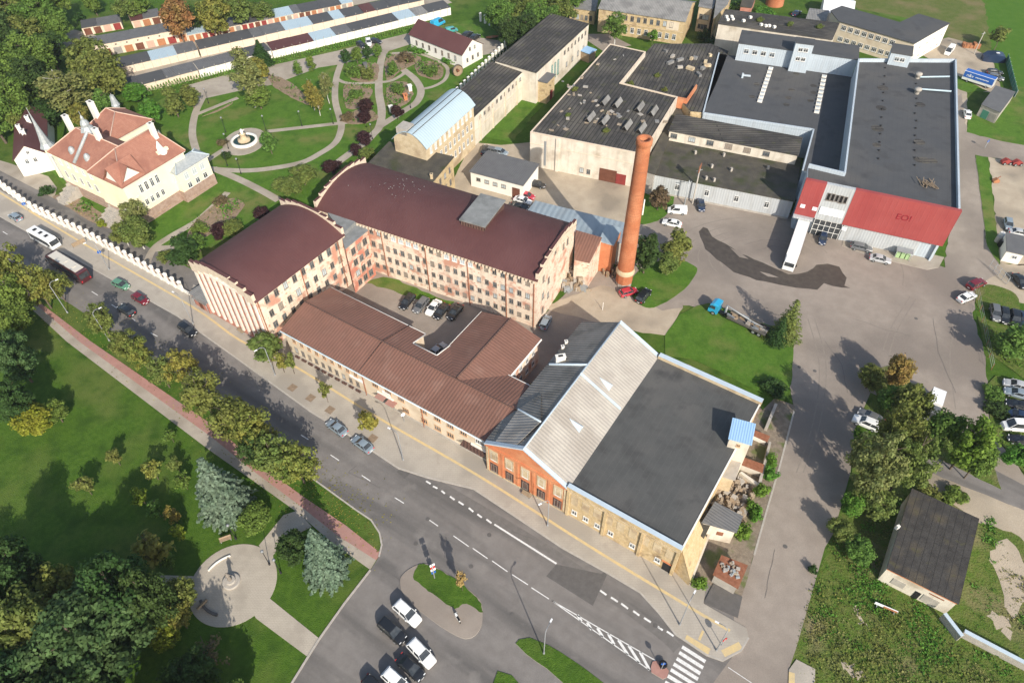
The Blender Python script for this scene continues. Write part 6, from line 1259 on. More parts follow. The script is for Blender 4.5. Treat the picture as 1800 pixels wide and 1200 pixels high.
tuftfield('rough_weeds', 'leaf_willow', [[(1400,1130),(1440,1040),(1560,1060),(1700,1160),(1800,1230),(1420,1230)], [(1750,950),(1830,1000),(1830,1140),(1760,1080)]], 2.4, .17, .18, 2)
BEDS = [[(470,130),(520,150),(545,185),(500,165),(480,150)], [(605,150),(640,152),(655,160),(640,185),(610,190)], [(605,205),(640,190),(665,205),(650,215),(612,218)], [(615,120),(660,110),(662,140),(630,143),(612,135)], [(680,100),(720,95),(740,105),(705,125),(680,140)], [(680,150),(705,143),(720,150),(725,170),(700,190),(682,185)], [(735,110),(765,108),(780,125),(770,140),(745,135),(730,125)], [(345,385),(400,350),(430,360),(390,400),(330,425)], [(355,205),(385,192),(410,180),(385,195)], [(95,345),(125,340),(190,385),(180,398),(105,355)]]
tuftfield('bed_plants', 'leaf_fresh', BEDS, 1.1, .26, .8, 7)
tuftfield('bed_plants', 'leaf_olive', BEDS, .5, .26, 1.1, 8)
tuftfield('flowers', 'leaf_dry', [[(345,385),(400,350),(430,360),(390,400),(330,425)], [(95,345),(125,340),(190,385),(180,398),(105,355)], [(605,150),(655,152),(640,185),(610,190)], [(680,150),(720,150),(725,170),(700,190)], [(735,110),(780,125),(770,140)], [(605,205),(665,205),(612,218)], [(680,100),(740,105),(680,140)]], .5, .14, .4, 3)
tuftfield('rough_weeds', 'leaf_olive', [[(1470,940),(1560,900),(1600,870),(1565,1000),(1555,1030),(1660,1080),(1690,1120),(1830,1190),(1830,1230),(1600,1230),(1400,1230),(1400,1110),(1430,1030)]], 2., .17, .2, 9)
tuftfield('verge_weeds', 'leaf_fresh', [[(1745,690),(1790,670),(1850,700),(1850,870),(1800,820),(1745,760)], [(1720,560),(1830,582),(1840,690),(1745,622)], [(1500,760),(1540,690),(1570,645),(1650,750),(1740,800),(1640,800),(1500,850)]], 1.8, .22, .4, 4)
# ================================================================== VEHICLES
def loft(m, secs, mt=0, cap=True, sm=False):
    b = len(m.v); k = len(secs[0])
    for s in secs: m.v += [Vector(p) for p in s]
    for j in range(len(secs)-1):
        for i in range(k):
            e = (i+1) % k; m.f.append((b+j*k+i, b+(j+1)*k+i, b+(j+1)*k+e, b+j*k+e)); m.m.append(mt); m.sm.append(sm)
    if cap:
        m.f.append(tuple(b+i for i in range(k))); m.m.append(mt); m.sm.append(False)
        m.f.append(tuple(b+(len(secs)-1)*k+i for i in reversed(range(k)))); m.m.append(mt); m.sm.append(False)
def sec(x, w, zb, zt, r=.12):
    return [(x, -w*.9, zb), (x, -w, zb+.22), (x, -w*.985, zt-r*1.4), (x, -w*.84, zt), (x, w*.84, zt), (x, w*.985, zt-r*1.4), (x, w, zb+.22), (x, w*.9, zb)]
CARS = {}
def wheelm(r, w):
    m = MB(); m.tube((0, -w/2, 0), (0, w/2, 0), r, n=16, m=0); m.tube((0, w/2, 0), (0, -w/2, 0), r, n=16, m=0); a = m.mesh('wheel', ['black'])
    n = MB(); n.tube((0, w/2-.02, 0), (0, w/2+.015, 0), r*.62, n=12); n.tube((0, -w/2+.02, 0), (0, -w/2-.015, 0), r*.62, n=12); return a, n.mesh('rim', ['steel'])
def carproto(k):
    # name: L, W, stations (x, half width factor, z top), cabin (x rear base, rear top, front top, front base), belt, roof
    SP = dict(sedan=(4.6, .9, [(-2.3,.8,.78),(-2.2,.92,.92),(-1.5,1,.97),(.9,1,.93),(1.7,.97,.84),(2.2,.86,.7),(2.3,.7,.6)], (-1.75,-1.0,.25,1.15), .94, 1.43),
              hatch=(4.1, .87, [(-2.05,.86,.85),(-1.95,.95,.95),(-1.2,1,.97),(.7,1,.94),(1.5,.96,.85),(1.95,.85,.7),(2.05,.7,.6)], (-1.92,-1.55,.2,1.05), .95, 1.48),
              estate=(4.7, .9, [(-2.35,.86,.85),(-2.25,.95,.95),(-1.4,1,.98),(.9,1,.95),(1.7,.97,.86),(2.25,.86,.7),(2.35,.7,.6)], (-2.2,-1.8,.3,1.2), .96, 1.48),
              suv=(4.7, .95, [(-2.35,.88,1.0),(-2.25,.97,1.08),(-1.4,1,1.1),(.9,1,1.08),(1.75,.98,1.0),(2.25,.9,.86),(2.35,.78,.7)], (-2.22,-1.85,.3,1.15), 1.08, 1.72),
              van=(4.6, .93, [(-2.3,.95,1.1),(-2.25,1,1.2),(-1.4,1,1.2),(1.1,1,1.12),(1.7,.97,1.0),(2.2,.9,.85),(2.3,.75,.7)], (-2.26,-2.15,.7,1.5), 1.15, 1.85),
              bigvan=(5.6, 1.0, [(-2.8,.98,1.3),(-2.75,1,1.35),(-1.4,1,1.35),(1.6,1,1.3),(2.2,.97,1.15),(2.7,.9,1.0),(2.8,.8,.8)], (-2.78,-2.7,1.2,2.1), 1.3, 2.4))
    L, W, st, (xb, xbt, xft, xf), belt, zr = SP[k]; P = []
    m = MB(); loft(m, [sec(x, W*f_, .22, z) for x, f_, z in st]); P.append(('body', m.mesh('body', ['paint']), (0, 0, 0), None, 1))
    a, b_ = W*.9, W*.74; m = MB(); lo = [Vector(p) for p in ((xb,-a,belt-.04),(xf,-a,belt-.06),(xf,a,belt-.06),(xb,a,belt-.04))]; hi = [Vector(p) for p in ((xbt,-b_,zr-.03),(xft,-b_,zr-.05),(xft,b_,zr-.05),(xbt,b_,zr-.03))]
    for i in range(4): j = (i+1) % 4; m.face([lo[i], lo[j], hi[j], hi[i]], 0)
    P.append(('window_glass', m.mesh('window_glass', ['glass']), (0, 0, 0), None, 0))
    m = MB(); xm = (xbt+xft)/2; loft(m, [[(x, -b_*f_, zr-.06), (x, -b_*f_*.93, zr+dz-.02), (x, 0, zr+dz), (x, b_*f_*.93, zr+dz-.02), (x, b_*f_, zr-.06)] for x, f_, dz in ((xbt-.08,.94,-.02),(xbt+.15,1.02,.03),(xm,1.03,.05),(xft-.15,1.0,.025),(xft+.06,.93,-.03))])
    pil = [(xbt, xb, 1.), (xft, xf, 1.)]
    for s in (-1, 1):
        m.tube((xf, s*a, belt-.02), (xft, s*b_, zr-.04), .045, n=4); m.tube((xb, s*a, belt-.02), (xbt, s*b_, zr-.04), .07 if k not in ('van', 'bigvan') else .1, n=4); m.tube(((xb+xf)/2-.1, s*(a+.01), belt-.02), ((xbt+xft)/2-.05, s*(b_+.01), zr-.04), .045, n=4)
    if k in ('van', 'bigvan'):
        for s in (-1, 1): m.face([(xb+.05, s*(a+.012), belt), ((xb+xf)/2-.2, s*(a+.012), belt), ((xb+xf)/2-.2, s*(b_+.014), zr-.05), (xbt+.03, s*(b_+.014), zr-.05)][::s])
        m.face([(xb-.013, a, belt), (xb-.013, -a, belt), (xbt-.012, -b_, zr-.04), (xbt-.012, b_, zr-.04)])
    P.append(('roof', m.mesh('roof', ['paint']), (0, 0, 0), None, 1))
    R_ = .33 if k != 'suv' else .37; wm, rm = wheelm(R_, .22)
    for sx in (-1, 1):
        for sy in (-1, 1): P.append(('wheel', wm, (sx*L*.29, sy*(W-.08), R_), 'rim:', 0)); P.append(('rim', rm, (0, 0, 0), 'wheel', 0))
    m = MB(); m.box(0, 0, -.08, .08, .12, .34, 0); hl = m.mesh('headlight', ['sign_white']); m = MB(); m.box(0, 0, -.09, .09, .1, .3, 0); tl = m.mesh('tail_light', ['sign_red']); m = MB(); m.box(0, 0, -.07, .09, .14, .2, 0); mi = m.mesh('mirror', ['paint'])
    for s in (-1, 1):
        P.append(('headlight', hl, (L/2-.14, s*W*.6, .66 if k not in ('suv', 'bigvan') else .8), None, 0)); P.append(('tail_light', tl, (-L/2+.02, s*W*.68, .8 if k != 'bigvan' else 1.), None, 0)); P.append(('mirror', mi, (xf-.35, s*(W+.08), belt+.05), None, 1))
    m = MB(); m.box(L/2-.02, 0, .36, .48, .06, .5); m.box(-L/2+.0, 0, .45, .57, .06, .5); P.append(('number_plate', m.mesh('number_plate', ['sign_white']), (0, 0, 0), None, 0))
    CARS[k] = P
for k_, c_ in (('c_white', (.78,.78,.76)), ('c_black', (.012,.013,.015)), ('c_silver', (.42,.43,.44)), ('c_grey', (.13,.135,.14)), ('c_bluegrey', (.22,.27,.31)), ('c_maroon', (.16,.012,.02)), ('c_red', (.45,.03,.05)), ('c_green', (.10,.24,.15)), ('c_navy', (.015,.03,.07)), ('c_blue', (.03,.25,.5)), ('c_teal', (.05,.3,.3)), ('c_coach', (.07,.016,.02)), ('c_cream', (.62,.57,.48)), ('c_sky', (.03,.36,.6)), ('c_lightgreen', (.35,.5,.25))):
    D(k_, c_, rough=.32, spec=.5, coat=.6, grain=0)
def ang_px(x, y, dx, dy): a, b = at(x, y), at(x+dx, y+dy); return math.atan2(b.y-a.y, b.x-a.x)
def car(k, x, y, dx, dy, col, label, group=None, z=.05, sc=1., cat='car', name='parked_car'):
    if k not in CARS: carproto(k)
    p = at(x, y, .5); t = thing(name, label, cat, (p.x, p.y, z), group, ang_px(x, y, dx, dy)); t.scale = (sc,)*3; last = None
    for nm, me, loc, par, pf in CARS[k]:
        o = inst(nm, me, last if par == 'wheel' else t, loc, mats={0: col} if pf else None)
        if nm == 'wheel': last = o
    return t
G1, G2, G3, G4 = 'vehicles on the street', 'cars in the car park', 'cars in the yards', 'cars on the grass at the right edge'
car('hatch', 27, 382, -10, -6, 'c_bluegrey', 'blue grey car at the left edge in front of the white minibus', G1)
car('hatch', 213, 501, 12, 5, 'c_green', 'green car behind the coach on the street', G1); car('hatch', 247, 526, 12, 7, 'c_maroon', 'dark maroon car on the street behind the green one', G1)
car('estate', 222, 546, -12, -8, 'c_black', 'black car in the shade in the near lane of the street', G1); car('estate', 330, 580, 12, 8, 'c_black', 'black car alone on the street before the mill gable', G1)
car('sedan', 592, 752, -35, -26, 'c_bluegrey', 'blue grey saloon at the kerb, the one nearer the mill', G1, .04); car('sedan', 637, 781, -35, -26, 'c_bluegrey', 'blue grey saloon at the kerb beside the golden tree', G1, .04)
car('suv', 716, 1078, 40, 36, 'c_white', 'white car nearest the paved car park island', G2); car('suv', 690, 1109, 45, 40, 'c_black', 'big black car with roof bars in the car park', G2); car('suv', 741, 1148, 40, 42, 'c_white', 'white car in the middle of the car park row', G2)
car('sedan', 722, 1173, 40, 36, 'c_black', 'black saloon nearest the bottom edge of the car park', G2); car('suv', 698, 1199, 40, 36, 'c_white', 'white car cut by the bottom edge', G2); car('hatch', 660, 1208, 40, 36, 'c_black', 'dark car barely showing at the bottom edge', G2)
car('estate', 716, 531, -10, 12, 'c_black', 'black car in the courtyard, left of three in a row', G3); car('estate', 740, 537, -10, 12, 'c_grey', 'grey car in the courtyard, middle of three in a row', G3); car('sedan', 762, 541, -10, 12, 'c_white', 'white car with black roof windows in the courtyard row', G3)
car('sedan', 776, 548, -10, 12, 'c_black', 'dark car parked in the courtyard shade, left of two', G3); car('sedan', 800, 549, -10, 12, 'c_black', 'dark car parked in the courtyard shade, right of two', G3); car('sedan', 769, 616, 12, -10, 'c_silver', 'silver car tucked in the shade of the brown roofed wings', G3); car('hatch', 959, 567, 6, -12, 'c_bluegrey', 'blue grey car in the shade at the foot of the mill gable', G3)
car('hatch', 1105, 514, 14, -4, 'c_red', 'bright red car at the foot of the brick chimney', G3, .06); car('suv', 1131, 521, 9, -11, 'c_black', 'black car beside the bright red one', G3, .1)
car('estate', 943, 325, 14, 3, 'c_black', 'black car in the sandy yard near the white garage block', G3); car('hatch', 926, 345, 14, 3, 'c_red', 'red car behind the mill roof edge', G3); car('sedan', 919, 353, 14, 4, 'c_white', 'white car behind the mill roof edge beside the red one', G3); car('sedan', 913, 364, 14, 3, 'c_black', 'black car half hidden by the mill roof edge', G3)
car('estate', 853, 264, 4, -12, 'c_black', 'black car under the long pale factory wall', G3); car('hatch', 868, 266, 12, 3, 'c_grey', 'grey car under the long pale factory wall', G3); car('hatch', 880, 268, 12, 3, 'c_bluegrey', 'blue grey car under the long pale factory wall', G3)
car('van', 1190, 371, -14, -1, 'c_white', 'white delivery van before the grey clad workshop', G3, .05, 1., 'van', 'parked_van'); car('sedan', 1181, 393, -14, -3, 'c_white', 'white saloon below the white delivery van', G3); car('sedan', 1232, 361, 2, 12, 'c_navy', 'dark blue car beside the leaning lamp of the workshop', G3)
car('hatch', 1446, 420, -2, 12, 'c_navy', 'dark blue car before the glazed entrance', G3); car('estate', 1514, 436, 14, 3, 'c_grey', 'grey estate car in front of the red facade', G3, .13); car('sedan', 1547, 456, 14, 3, 'c_silver', 'silver saloon in front of the red facade', G3)
car('suv', 1716, 500, 14, -6, 'c_maroon', 'dark red car by the open gate at the right', G3); car('sedan', 1699, 523, 14, -6, 'c_white', 'white car near the round verge at the right', G3); car('sedan', 1700, 201, -2, -12, 'c_white', 'white car on the road beside the grey warehouse', G3); car('bigvan', 1668, 91, -12, 14, 'c_white', 'white van behind the L shaped office', G3, .05, .9, 'van', 'parked_van')
for x, y, cl, lb, kk in ((1749,551,'c_grey','grey car, first from the road in the row on the grass','estate'), (1765,556,'c_black','black car, second from the road in the row on the grass','estate'), (1783,562,'c_black','black car with pale bumpers, third from the road in the row on the grass','suv'), (1799,562,'c_navy','navy car cut by the right edge in the row on the grass','sedan')): car(kk, x, y, 2, 12, cl, lb, G4, .14)
for x, y, cl, lb, kk in ((1786,678,'c_silver','silver car at the right edge beside the tree shadow','sedan'), (1788,693,'c_bluegrey','blue grey car at the right edge, second from the top','estate'), (1790,714,'c_black','black car at the right edge above the white van','sedan'), (1789,731,'c_navy','navy car at the right edge directly above the white van','sedan'), (1793,776,'c_black','black car at the right edge below the white van','hatch')): car(kk, x, y, -14, -4, cl, lb, G4, .15)
car('bigvan', 1788, 751, -14, -1, 'c_white', 'white van at the right edge among dark cars', G4, .15, .95, 'van', 'parked_van')
car('suv', 1522, 744, -14, -6, 'c_white', 'white car under the roadside thicket', G3, .06); car('sedan', 1530, 733, -14, -7, 'c_grey', 'grey car behind the white one under the thicket', G3, .06)
car('hatch', 635, 80, 6, 4, 'c_black', 'black car by the hedge in the garden, leftmost', G3); car('hatch', 648, 75, 2, 8, 'c_white', 'white car by the hedge in the garden', G3); car('hatch', 661, 74, 12, 2, 'c_black', 'black car by the hedge in the garden, right of the white one', G3)
car('bigvan', 770, 43, 12, -6, 'c_sky', 'bright blue van behind the garden house', G3, .05, 1., 'van', 'parked_van'); car('van', 794, 54, 12, -2, 'c_teal', 'teal van behind the garden house', G3, .05, .9, 'van', 'parked_van'); car('suv', 822, 62, 10, -7, 'c_black', 'black car behind the garden house, left of two', G3); car('suv', 835, 67, 10, -7, 'c_black', 'black car behind the garden house, right of two', G3)
car('hatch', 1772, 395, 2, 12, 'c_bluegrey', 'blue grey car on the sandy lot at the right', G3); car('sedan', 1792, 410, 12, 2, 'c_silver', 'silver car by the white cabin at the right edge', G3); car('sedan', 1793, 495, 6, 8, 'c_black', 'black car behind the open gate at the right edge', G3)
car('estate', 1748, 128, 14, 1, 'c_black', 'black car behind the blue trailer, upper one', G3); car('estate', 1750, 137, 14, 3, 'c_grey', 'dark grey car behind the blue trailer, lower one', G3); car('sedan', 1400, 24, 10, -6, 'c_navy', 'dark car by the small grey shed at the top edge', G3)
# ---- minibus, coach, lorries
def bigwheels(t, xs, w, r=.48):
    wm, rm = wheelm(r, .3)
    for x in xs:
        for s in (-1, 1): o = inst('wheel', wm, t, (x, s*(w-.15), r)); inst('rim', rm, o)
def bus(label, x0, x1, L, W, Hh, col, roofc, name, cat, z=.05, belt=(1.2, 2.3), vents=3, roofm=None):
    (ax, ay), (bx, by) = x0, x1; a, b = at(ax, ay, Hh), at(bx, by, Hh); c = (a+b)/2; t = thing(name, label, cat, (c.x, c.y, z), 'vehicles on the street', math.atan2(b.y-a.y, b.x-a.x))
    m = MB(); w = W/2
    prof = [(-L/2, .5, Hh-.25, .94), (-L/2+.15, .35, Hh-.05, 1), (L/2-1.1, .35, Hh-.05, 1), (L/2-.3, .35, Hh-.45, .98), (L/2, .45, Hh-1.5 if Hh < 3 else Hh-.7, .93)]
    loft(m, [[(x, -w*f_, zb), (x, -w*f_, zt-.2), (x, -w*f_*.9, zt), (x, w*f_*.9, zt), (x, w*f_, zt-.2), (x, w*f_, zb)] for x, zb, zt, f_ in prof]); m.build('body', col, t)
    m = MB()
    for s in (-1, 1): m.box(-.1, s*(w+.002), belt[0], belt[1], L-1.2, .05)
    m.box(-L/2-.0, 0, belt[0]+.1, belt[1], .06, W*.8); m.build('window', 'glass', t)
    m = MB(); z1 = Hh-.5 if Hh < 3 else Hh-.75; m.face([(L/2-.28, -w*.86, Hh-.38), (L/2+.02, -w*.84, z1-.95), (L/2+.02, w*.84, z1-.95), (L/2-.28, w*.86, Hh-.38)][::-1]); m.v = [p+Vector((.03, 0, .03)) for p in m.v]; m.build('windscreen', 'glass', t)
    m = MB(); m.box(-.4, 0, Hh-.06, Hh+.03, L-2.2, W*.82); m.build('roof_panel', roofc, t)
    for i in range(vents): m = MB(); m.box(-L*.28+i*L*.25, 0, Hh, Hh+.14, .7, .8); m.build('roof_hatch', 'dark' if vents == 3 else roofc, t)
    bigwheels(t, (-L*.28, L*.32), w, .45)
    for s in (-1, 1):
        m = MB(); m.box(L/2-.02, s*w*.7, .7, .95, .1, .4); m.build('headlight', 'sign_white', t); m = MB(); m.box(L/2-.2, s*(w+.2), 1.6, 2.1, .12, .2); m.build('mirror', 'black', t); m = MB(); m.box(-L/2-.01, s*w*.8, .9, 1.2, .08, .25); m.build('tail_light', 'sign_red', t)
    return t
bus('white minibus with dark roof hatches standing at the kerb by the picket wall', (42,394), (104,428), 8.6, 2.3, 2.8, 'c_white', 'c_white', 'minibus', 'minibus', .12)
bus('dark maroon coach with a cream roof passing the picket wall', (152,482), (76,436), 12.2, 2.5, 3.5, 'c_coach', 'c_cream', 'coach', 'bus', .05, (1.5, 2.9), 2)
def truck(label, nose, tail, L, W, Hh, cabc, boxc, name='lorry', cab=2.3, z=.05, group='lorries in the yard', gap=.5, flat_=False):
    a, b = at(*tail, Hh), at(*nose, Hh*.9); d = (b-a); d.z = 0; c = a+d.normalized()*L/2; t = thing(name, label, 'lorry', (c.x, c.y, z), group, math.atan2(d.y, d.x)); w = W/2; x1 = L/2
    m = MB(); loft(m, [[(x, -w*.95, .5), (x, -w*.95, zt-.15), (x, -w*.85, zt), (x, w*.85, zt), (x, w*.95, zt-.15), (x, w*.95, .5)] for x, zt in ((x1-cab, 2.9), (x1-.9, 2.9), (x1-.25, 2.55), (x1, 1.5))]); cb = m.build('cab', cabc, t)
    m = MB(); m.face([(x1+.03, -w*.8, 1.6), (x1+.03, w*.8, 1.6), (x1-.2, w*.78, 2.5), (x1-.2, -w*.78, 2.5)])
    for s in (-1, 1): m.box(x1-.95, s*(w*.95+.005), 1.6, 2.4, .9, .04)
    m.build('cab_window', 'glass', cb)
    m = MB(); m.box(-.2, 0, .55, .85, L-.5, .9); m.build('chassis', 'black', t); LB = L-cab-gap
    m = MB()
    if flat_:
        m.box(-L/2+LB/2, 0, .95, 1.15, LB, W)
        for s in (-1, 1): m.box(-L/2+LB/2, s*w*.98, 1.15, 1.55, LB, .08)
    else: m.box(-L/2+LB/2, 0, .95, Hh, LB, W)
    bx = m.build('cargo_box' if not flat_ else 'flatbed', boxc, t)
    if not flat_:
        m = MB(); n_ = max(3, int(LB/1.2))
        for i in range(n_+1):
            for s in (-1, 1): m.box(-L/2+.05+(LB-.1)*i/n_, s*(w+.01), .95, Hh+.02, .07, .05)
        m.build('box_frame', 'c_silver', bx)
    bigwheels(t, (x1-1.2, -L/2+1.2, -L/2+2.4), w)
    for s in (-1, 1):
        m = MB(); m.box(x1, s*w*.7, .8, 1.05, .1, .35); m.build('headlight', 'sign_white', t); m = MB(); m.box(x1-.4, s*(w+.15), 1.7, 2.3, .14, .2); m.build('mirror', 'black', t)
    return t
truck('long white articulated lorry backed up to the loading bay of the red facade', (1389,462), (1415,384), 15.5, 2.55, 3.9, 'c_white', 'c_white', 'articulated_lorry', 2.4)
truck('box lorry with a pale box standing behind the roadside thicket', (1643,715), (1653,684), 6.2, 2.2, 3., 'c_grey', 'sign_white', 'box_lorry', 1.9)
t = truck('bright blue crane lorry with a flat bed along the edge of the grass island', (1258,533), (1352,575), 12.5, 2.4, 2.6, 'c_sky', 'asphalt_dark', 'crane_lorry', 2., .1, flat_=True, gap=2.2)
m = MB(); m.tube((2.9, 0, 1.), (2.9, 0, 3.), .25, n=8); m.tube((2.9, 0, 3.), (-2.6, .3, 2.3), .18, n=6); m.tube((-2.6, .3, 2.3), (-5.6, -.3, 1.5), .12, n=6); m.build('crane_arm', 'lamp_grey', t)
m = MB()
for i in range(24): m.box(RN.uniform(-5.5, 1.5), RN.uniform(-.9, .9), 1.15, 1.2+RN.random()*.5, RN.uniform(.4, 1.8), RN.uniform(.15, .6), RN.uniform(-.3, .3), RN.randint(0, 2))
m.build('load', ['timber', 'concrete', 'steel'], t, kind='stuff')
# blue trailer with lettering
p = at(1721, 139, 1.6); an_ = ang_px(1700, 134, 44, 14); t = thing('box_trailer', 'white and blue box trailer with white lettering parked behind the warehouse', 'trailer', (p.x, p.y, .05), None, an_)
m = MB(); m.box(0, 0, .6, 3.1, 8.6, 2.2); m.build('box', 'c_white', t); m = MB(); m.box(0, -1.12, 1.35, 3.06, 8.3, .06); m.box(0, .1, 3.1, 3.13, 8.4, 1.9); pn = m.build('blue_panel', 'sign_blue', t)
class FF: pass
for tx, x_, s_ in (('n&v', -3.4, 1.3), ('www', -.9, .7)):
    if tx == 'www': m = MB(); [m.box(-.7+i*.42, -1.165, 2.0, 2.25, .3, .04) for i in range(9)]; m.build('lettering', 'sign_white', t); continue
    cu = bpy.data.curves.new('lettering', 'FONT'); cu.body = tx; cu.size = s_; tmp = bpy.data.objects.new('tmp', cu); COL.objects.link(tmp); me = bpy.data.meshes.new_from_object(tmp.evaluated_get(bpy.context.evaluated_depsgraph_get())); bpy.data.objects.remove(tmp); me.materials.clear(); me.materials.append(MT['sign_white']); o = bpy.data.objects.new('lettering', me); COL.objects.link(o); o.parent = t; o.location = (x_, -1.17, 1.75); o.rotation_euler.x = math.pi/2
bigwheels(t, (-2.6, 2.8), 1.1, .4)
# motorcycle in the car park island
p = at(804, 1087); t = thing('motorcycle', 'white and dark motorcycle standing on the car park island', 'motorcycle', (p.x, p.y, .15), None, ang_px(804, 1087, -8, -14))
wm, rm = wheelm(.31, .14)
for x in (-.7, .7): o = inst('wheel', wm, t, (x, 0, .31)); inst('rim', rm, o)
m = MB(); loft(m, [[(x, -w_, zb), (x, -w_*.7, zt), (x, w_*.7, zt), (x, w_, zb)] for x, w_, zb, zt in ((-.85,.1,.6,.8),(-.3,.17,.4,.82),(.25,.2,.4,.95),(.6,.12,.55,.9))]); m.build('body', 'c_white', t)
m = MB(); m.box(-.4, 0, .82, .9, .75, .28); m.build('seat', 'black', t); m = MB(); m.tube((.45, -.35, 1.05), (.45, .35, 1.05), .03); m.tube((.7, 0, .3), (.45, 0, 1.05), .05); m.build('handlebar', 'steel', t)
# ================================================================== STREET FURNITURE
def lamp(x, y, h, label, arm=None, kind_='street', col='lamp_grey', group='street lamps'):
    p = at(x, y); t = thing('street_lamp' if kind_ == 'street' else 'park_lamp', label, 'street lamp', (p.x, p.y, .05), group, math.radians(arm or .1))
    m = MB(); m.tube((0, 0, 0), (0, 0, h-.5 if arm is not None else h), .1 if arm is not None else .06, .05, 8); m.tube((0, 0, 0), (0, 0, .5), .17, .14, 8)
    if arm is not None:
        q = [Vector((0, 0, h-.5)), Vector((.25, 0, h)), Vector((.7, 0, h+.25)), Vector((1.4, 0, h+.2))]
        for i in range(3): m.tube(q[i], q[i+1], .06, .05, 6)
    m.build('pole', col, t); m = MB()
    if arm is not None: m.box(1.65, 0, h+.12, h+.22, .6, .22); m.build('lamp_head', 'sign_white', t)
    else: m.lathe(0, 0, [(.06,h),(.22,h+.12),(.26,h+.35),(.1,h+.5)], 10); m.build('lamp_head', 'sign_white' if kind_ == 'street' else 'lamp_grey', t)
    return t
W_ = {(709,809): 'on the pavement below the golden tree', (962.5,924): 'on the pavement before the orange brick front', (1194.5,1098): 'on the pavement by the bus bay near the crossing', (1259,1143): 'on the pavement tip behind the zebra crossing', (956,1148): 'on the grass wedge beside the car park exit', (340,570): 'at the kerb before the mill gable', (192.5,475): 'at the kerb beside the coach', (119,550): 'on the verge near the lone round tree', (149,573): 'in the verge right of the lone round tree', (193,600): 'on the verge above the two tone path', (484,660): 'at the kerb under the bushy pavement tree', (1234,1052): 'at the corner of the stone hall driveway', (1132,980): 'against the yellow stone front'}
for (x, y), a_ in (((709,809),150), ((962.5,924),-150), ((1194.5,1098),55), ((1259,1143),150), ((956,1148),60), ((340,570),150), ((192.5,475),-150), ((119,550),40), ((193,600),40), ((484,660),-140)): lamp(x, y, 8.2, 'grey curved arm street lamp '+W_[(x, y)], a_)
for x, y, lb in ((415,947,'park lamp at the top rim of the round plaza'),(494,1007,'park lamp on the right rim of the round plaza'),(474,992,'park lamp near the blue spruce by the plaza'),(400,292,'garden lamp below the fountain'),(424,306,'garden lamp at the path fork near the mill'),(397,233,'garden lamp left of the fountain'),(402,262,'garden lamp at the lower left of the fountain'),(531,222,'garden lamp on the long garden path, left of two'),(586,218,'garden lamp on the long garden path at the junction'),(367,182,'garden lamp near the columnar trees'),(655,245,'garden lamp by the purple trees'),(468,230,'garden lamp right of the birch trunk'),(722,190,'garden lamp beside the loop path')): lamp(x, y, 4.2, 'slim dark '+lb, None, 'park', 'dark', 'park lamps')
p = at(764, 1016); t = thing('sign_pole', 'pole with stacked red, white and blue signs on the car park island', 'sign', (p.x, p.y, .15), None, .01); m = MB(); m.tube((0, 0, 0), (0, 0, 4.4), .1); m.build('pole', 'lamp_grey', t)
for z, cl, w_ in ((3.8, 'sign_white', .8), (3., 'sign_red', .7), (2.3, 'sign_white', .8), (1.4, 'sign_blue', .7)): m = MB(); m.box(0, .12, z, z+.6, w_, .06, .5); m.build('sign_plate', cl, t)
p = at(1162, 1176); t = thing('island_sign', 'keep right sign with a planter on the red traffic island', 'sign', (p.x, p.y, .17), None, .01); m = MB(); m.tube((0, 0, 0), (0, 0, 2.6), .06); m.build('pole', 'steel', t); m = MB(); m.tube((0, -.05, 2.2), (0, .05, 2.2), .35, n=14); m.build('sign_plate', 'sign_blue', t); m = MB(); m.lathe(.3, .5, [(.5,0),(.6,.5),(.5,.55)], 10); m.build('planter', 'black', t)
for x, y, cl, lb in ((182,457,'sign_blue','round blue sign on the pavement behind the coach'), (1268,1134,'sign_red','small warning sign on the pavement tip'), (394,548,'sign_yellow','round yellow sign in front of the mill gable'), (50,372,'sign_blue','blue and white stop sign by the minibus'), (711,742,'sign_white','white stretched menu sign on the pavement by the shop door'), (1730,262,'sign_blue','blue road sign at the junction by the warehouse')):
    p = at(x, y); t = thing('road_sign', lb, 'sign', (p.x, p.y, .15), None, .5); m = MB(); m.tube((0, 0, 0), (0, 0, 2.5), .05); m.build('pole', 'steel', t); m = MB(); m.tube((0, -.04, 2.2), (0, .04, 2.2), .42, n=16); m.build('sign_plate', cl, t)
p = at(140, 431); t = thing('banner', 'yellow tipped banner frame lying across the pavement behind the coach', 'banner', (p.x, p.y, .15), None, ang_px(132, 431, 20, -10)); m = MB(); m.box(0, 0, .1, 1.1, 3.4, .08); m.build('panel', 'timber', t); m = MB(); [m.tube((s*1.6, -.4, 0), (s*1.6, 0, 1.3), .05) for s in (-1, 1)]; m.build('leg', 'steel', t)
p = at(362, 541); t = thing('bus_shelter', 'grey flat roofed bus shelter before the mill gable', 'bus shelter', (p.x, p.y, .15), None, ang_px(352, 535, 20, 12)); m = MB(); m.box(0, 0, 2.35, 2.5, 4.6, 1.9); m.build('roof', 'roof_asbestos', t); m = MB(); m.box(0, .85, .1, 2.35, 4.4, .06); m.build('back_panel', 'glass_pale', t); m = MB(); m.box(0, .4, .4, .5, 3., .4); m.build('bench', 'timber', t)
for s in (-1, 1): m = MB(); m.tube((s*2.1, -.8, 0), (s*2.1, -.8, 2.35), .06); m.build('post', 'steel', t)
def bench(x, y, rz, lb, z=.06):
    p = at(x, y); t = thing('park_bench', lb, 'bench', (p.x, p.y, z), None, rz); m = MB(); m.box(0, 0, .42, .5, 1.8, .5); m.build('seat', 'timber', t); m = MB(); m.box(0, .27, .55, .95, 1.8, .07); m.build('backrest', 'timber', t)
    for s in (-1, 1): m = MB(); m.box(s*.75, 0, 0, .42, .1, .45); m.build('leg', 'steel', t)
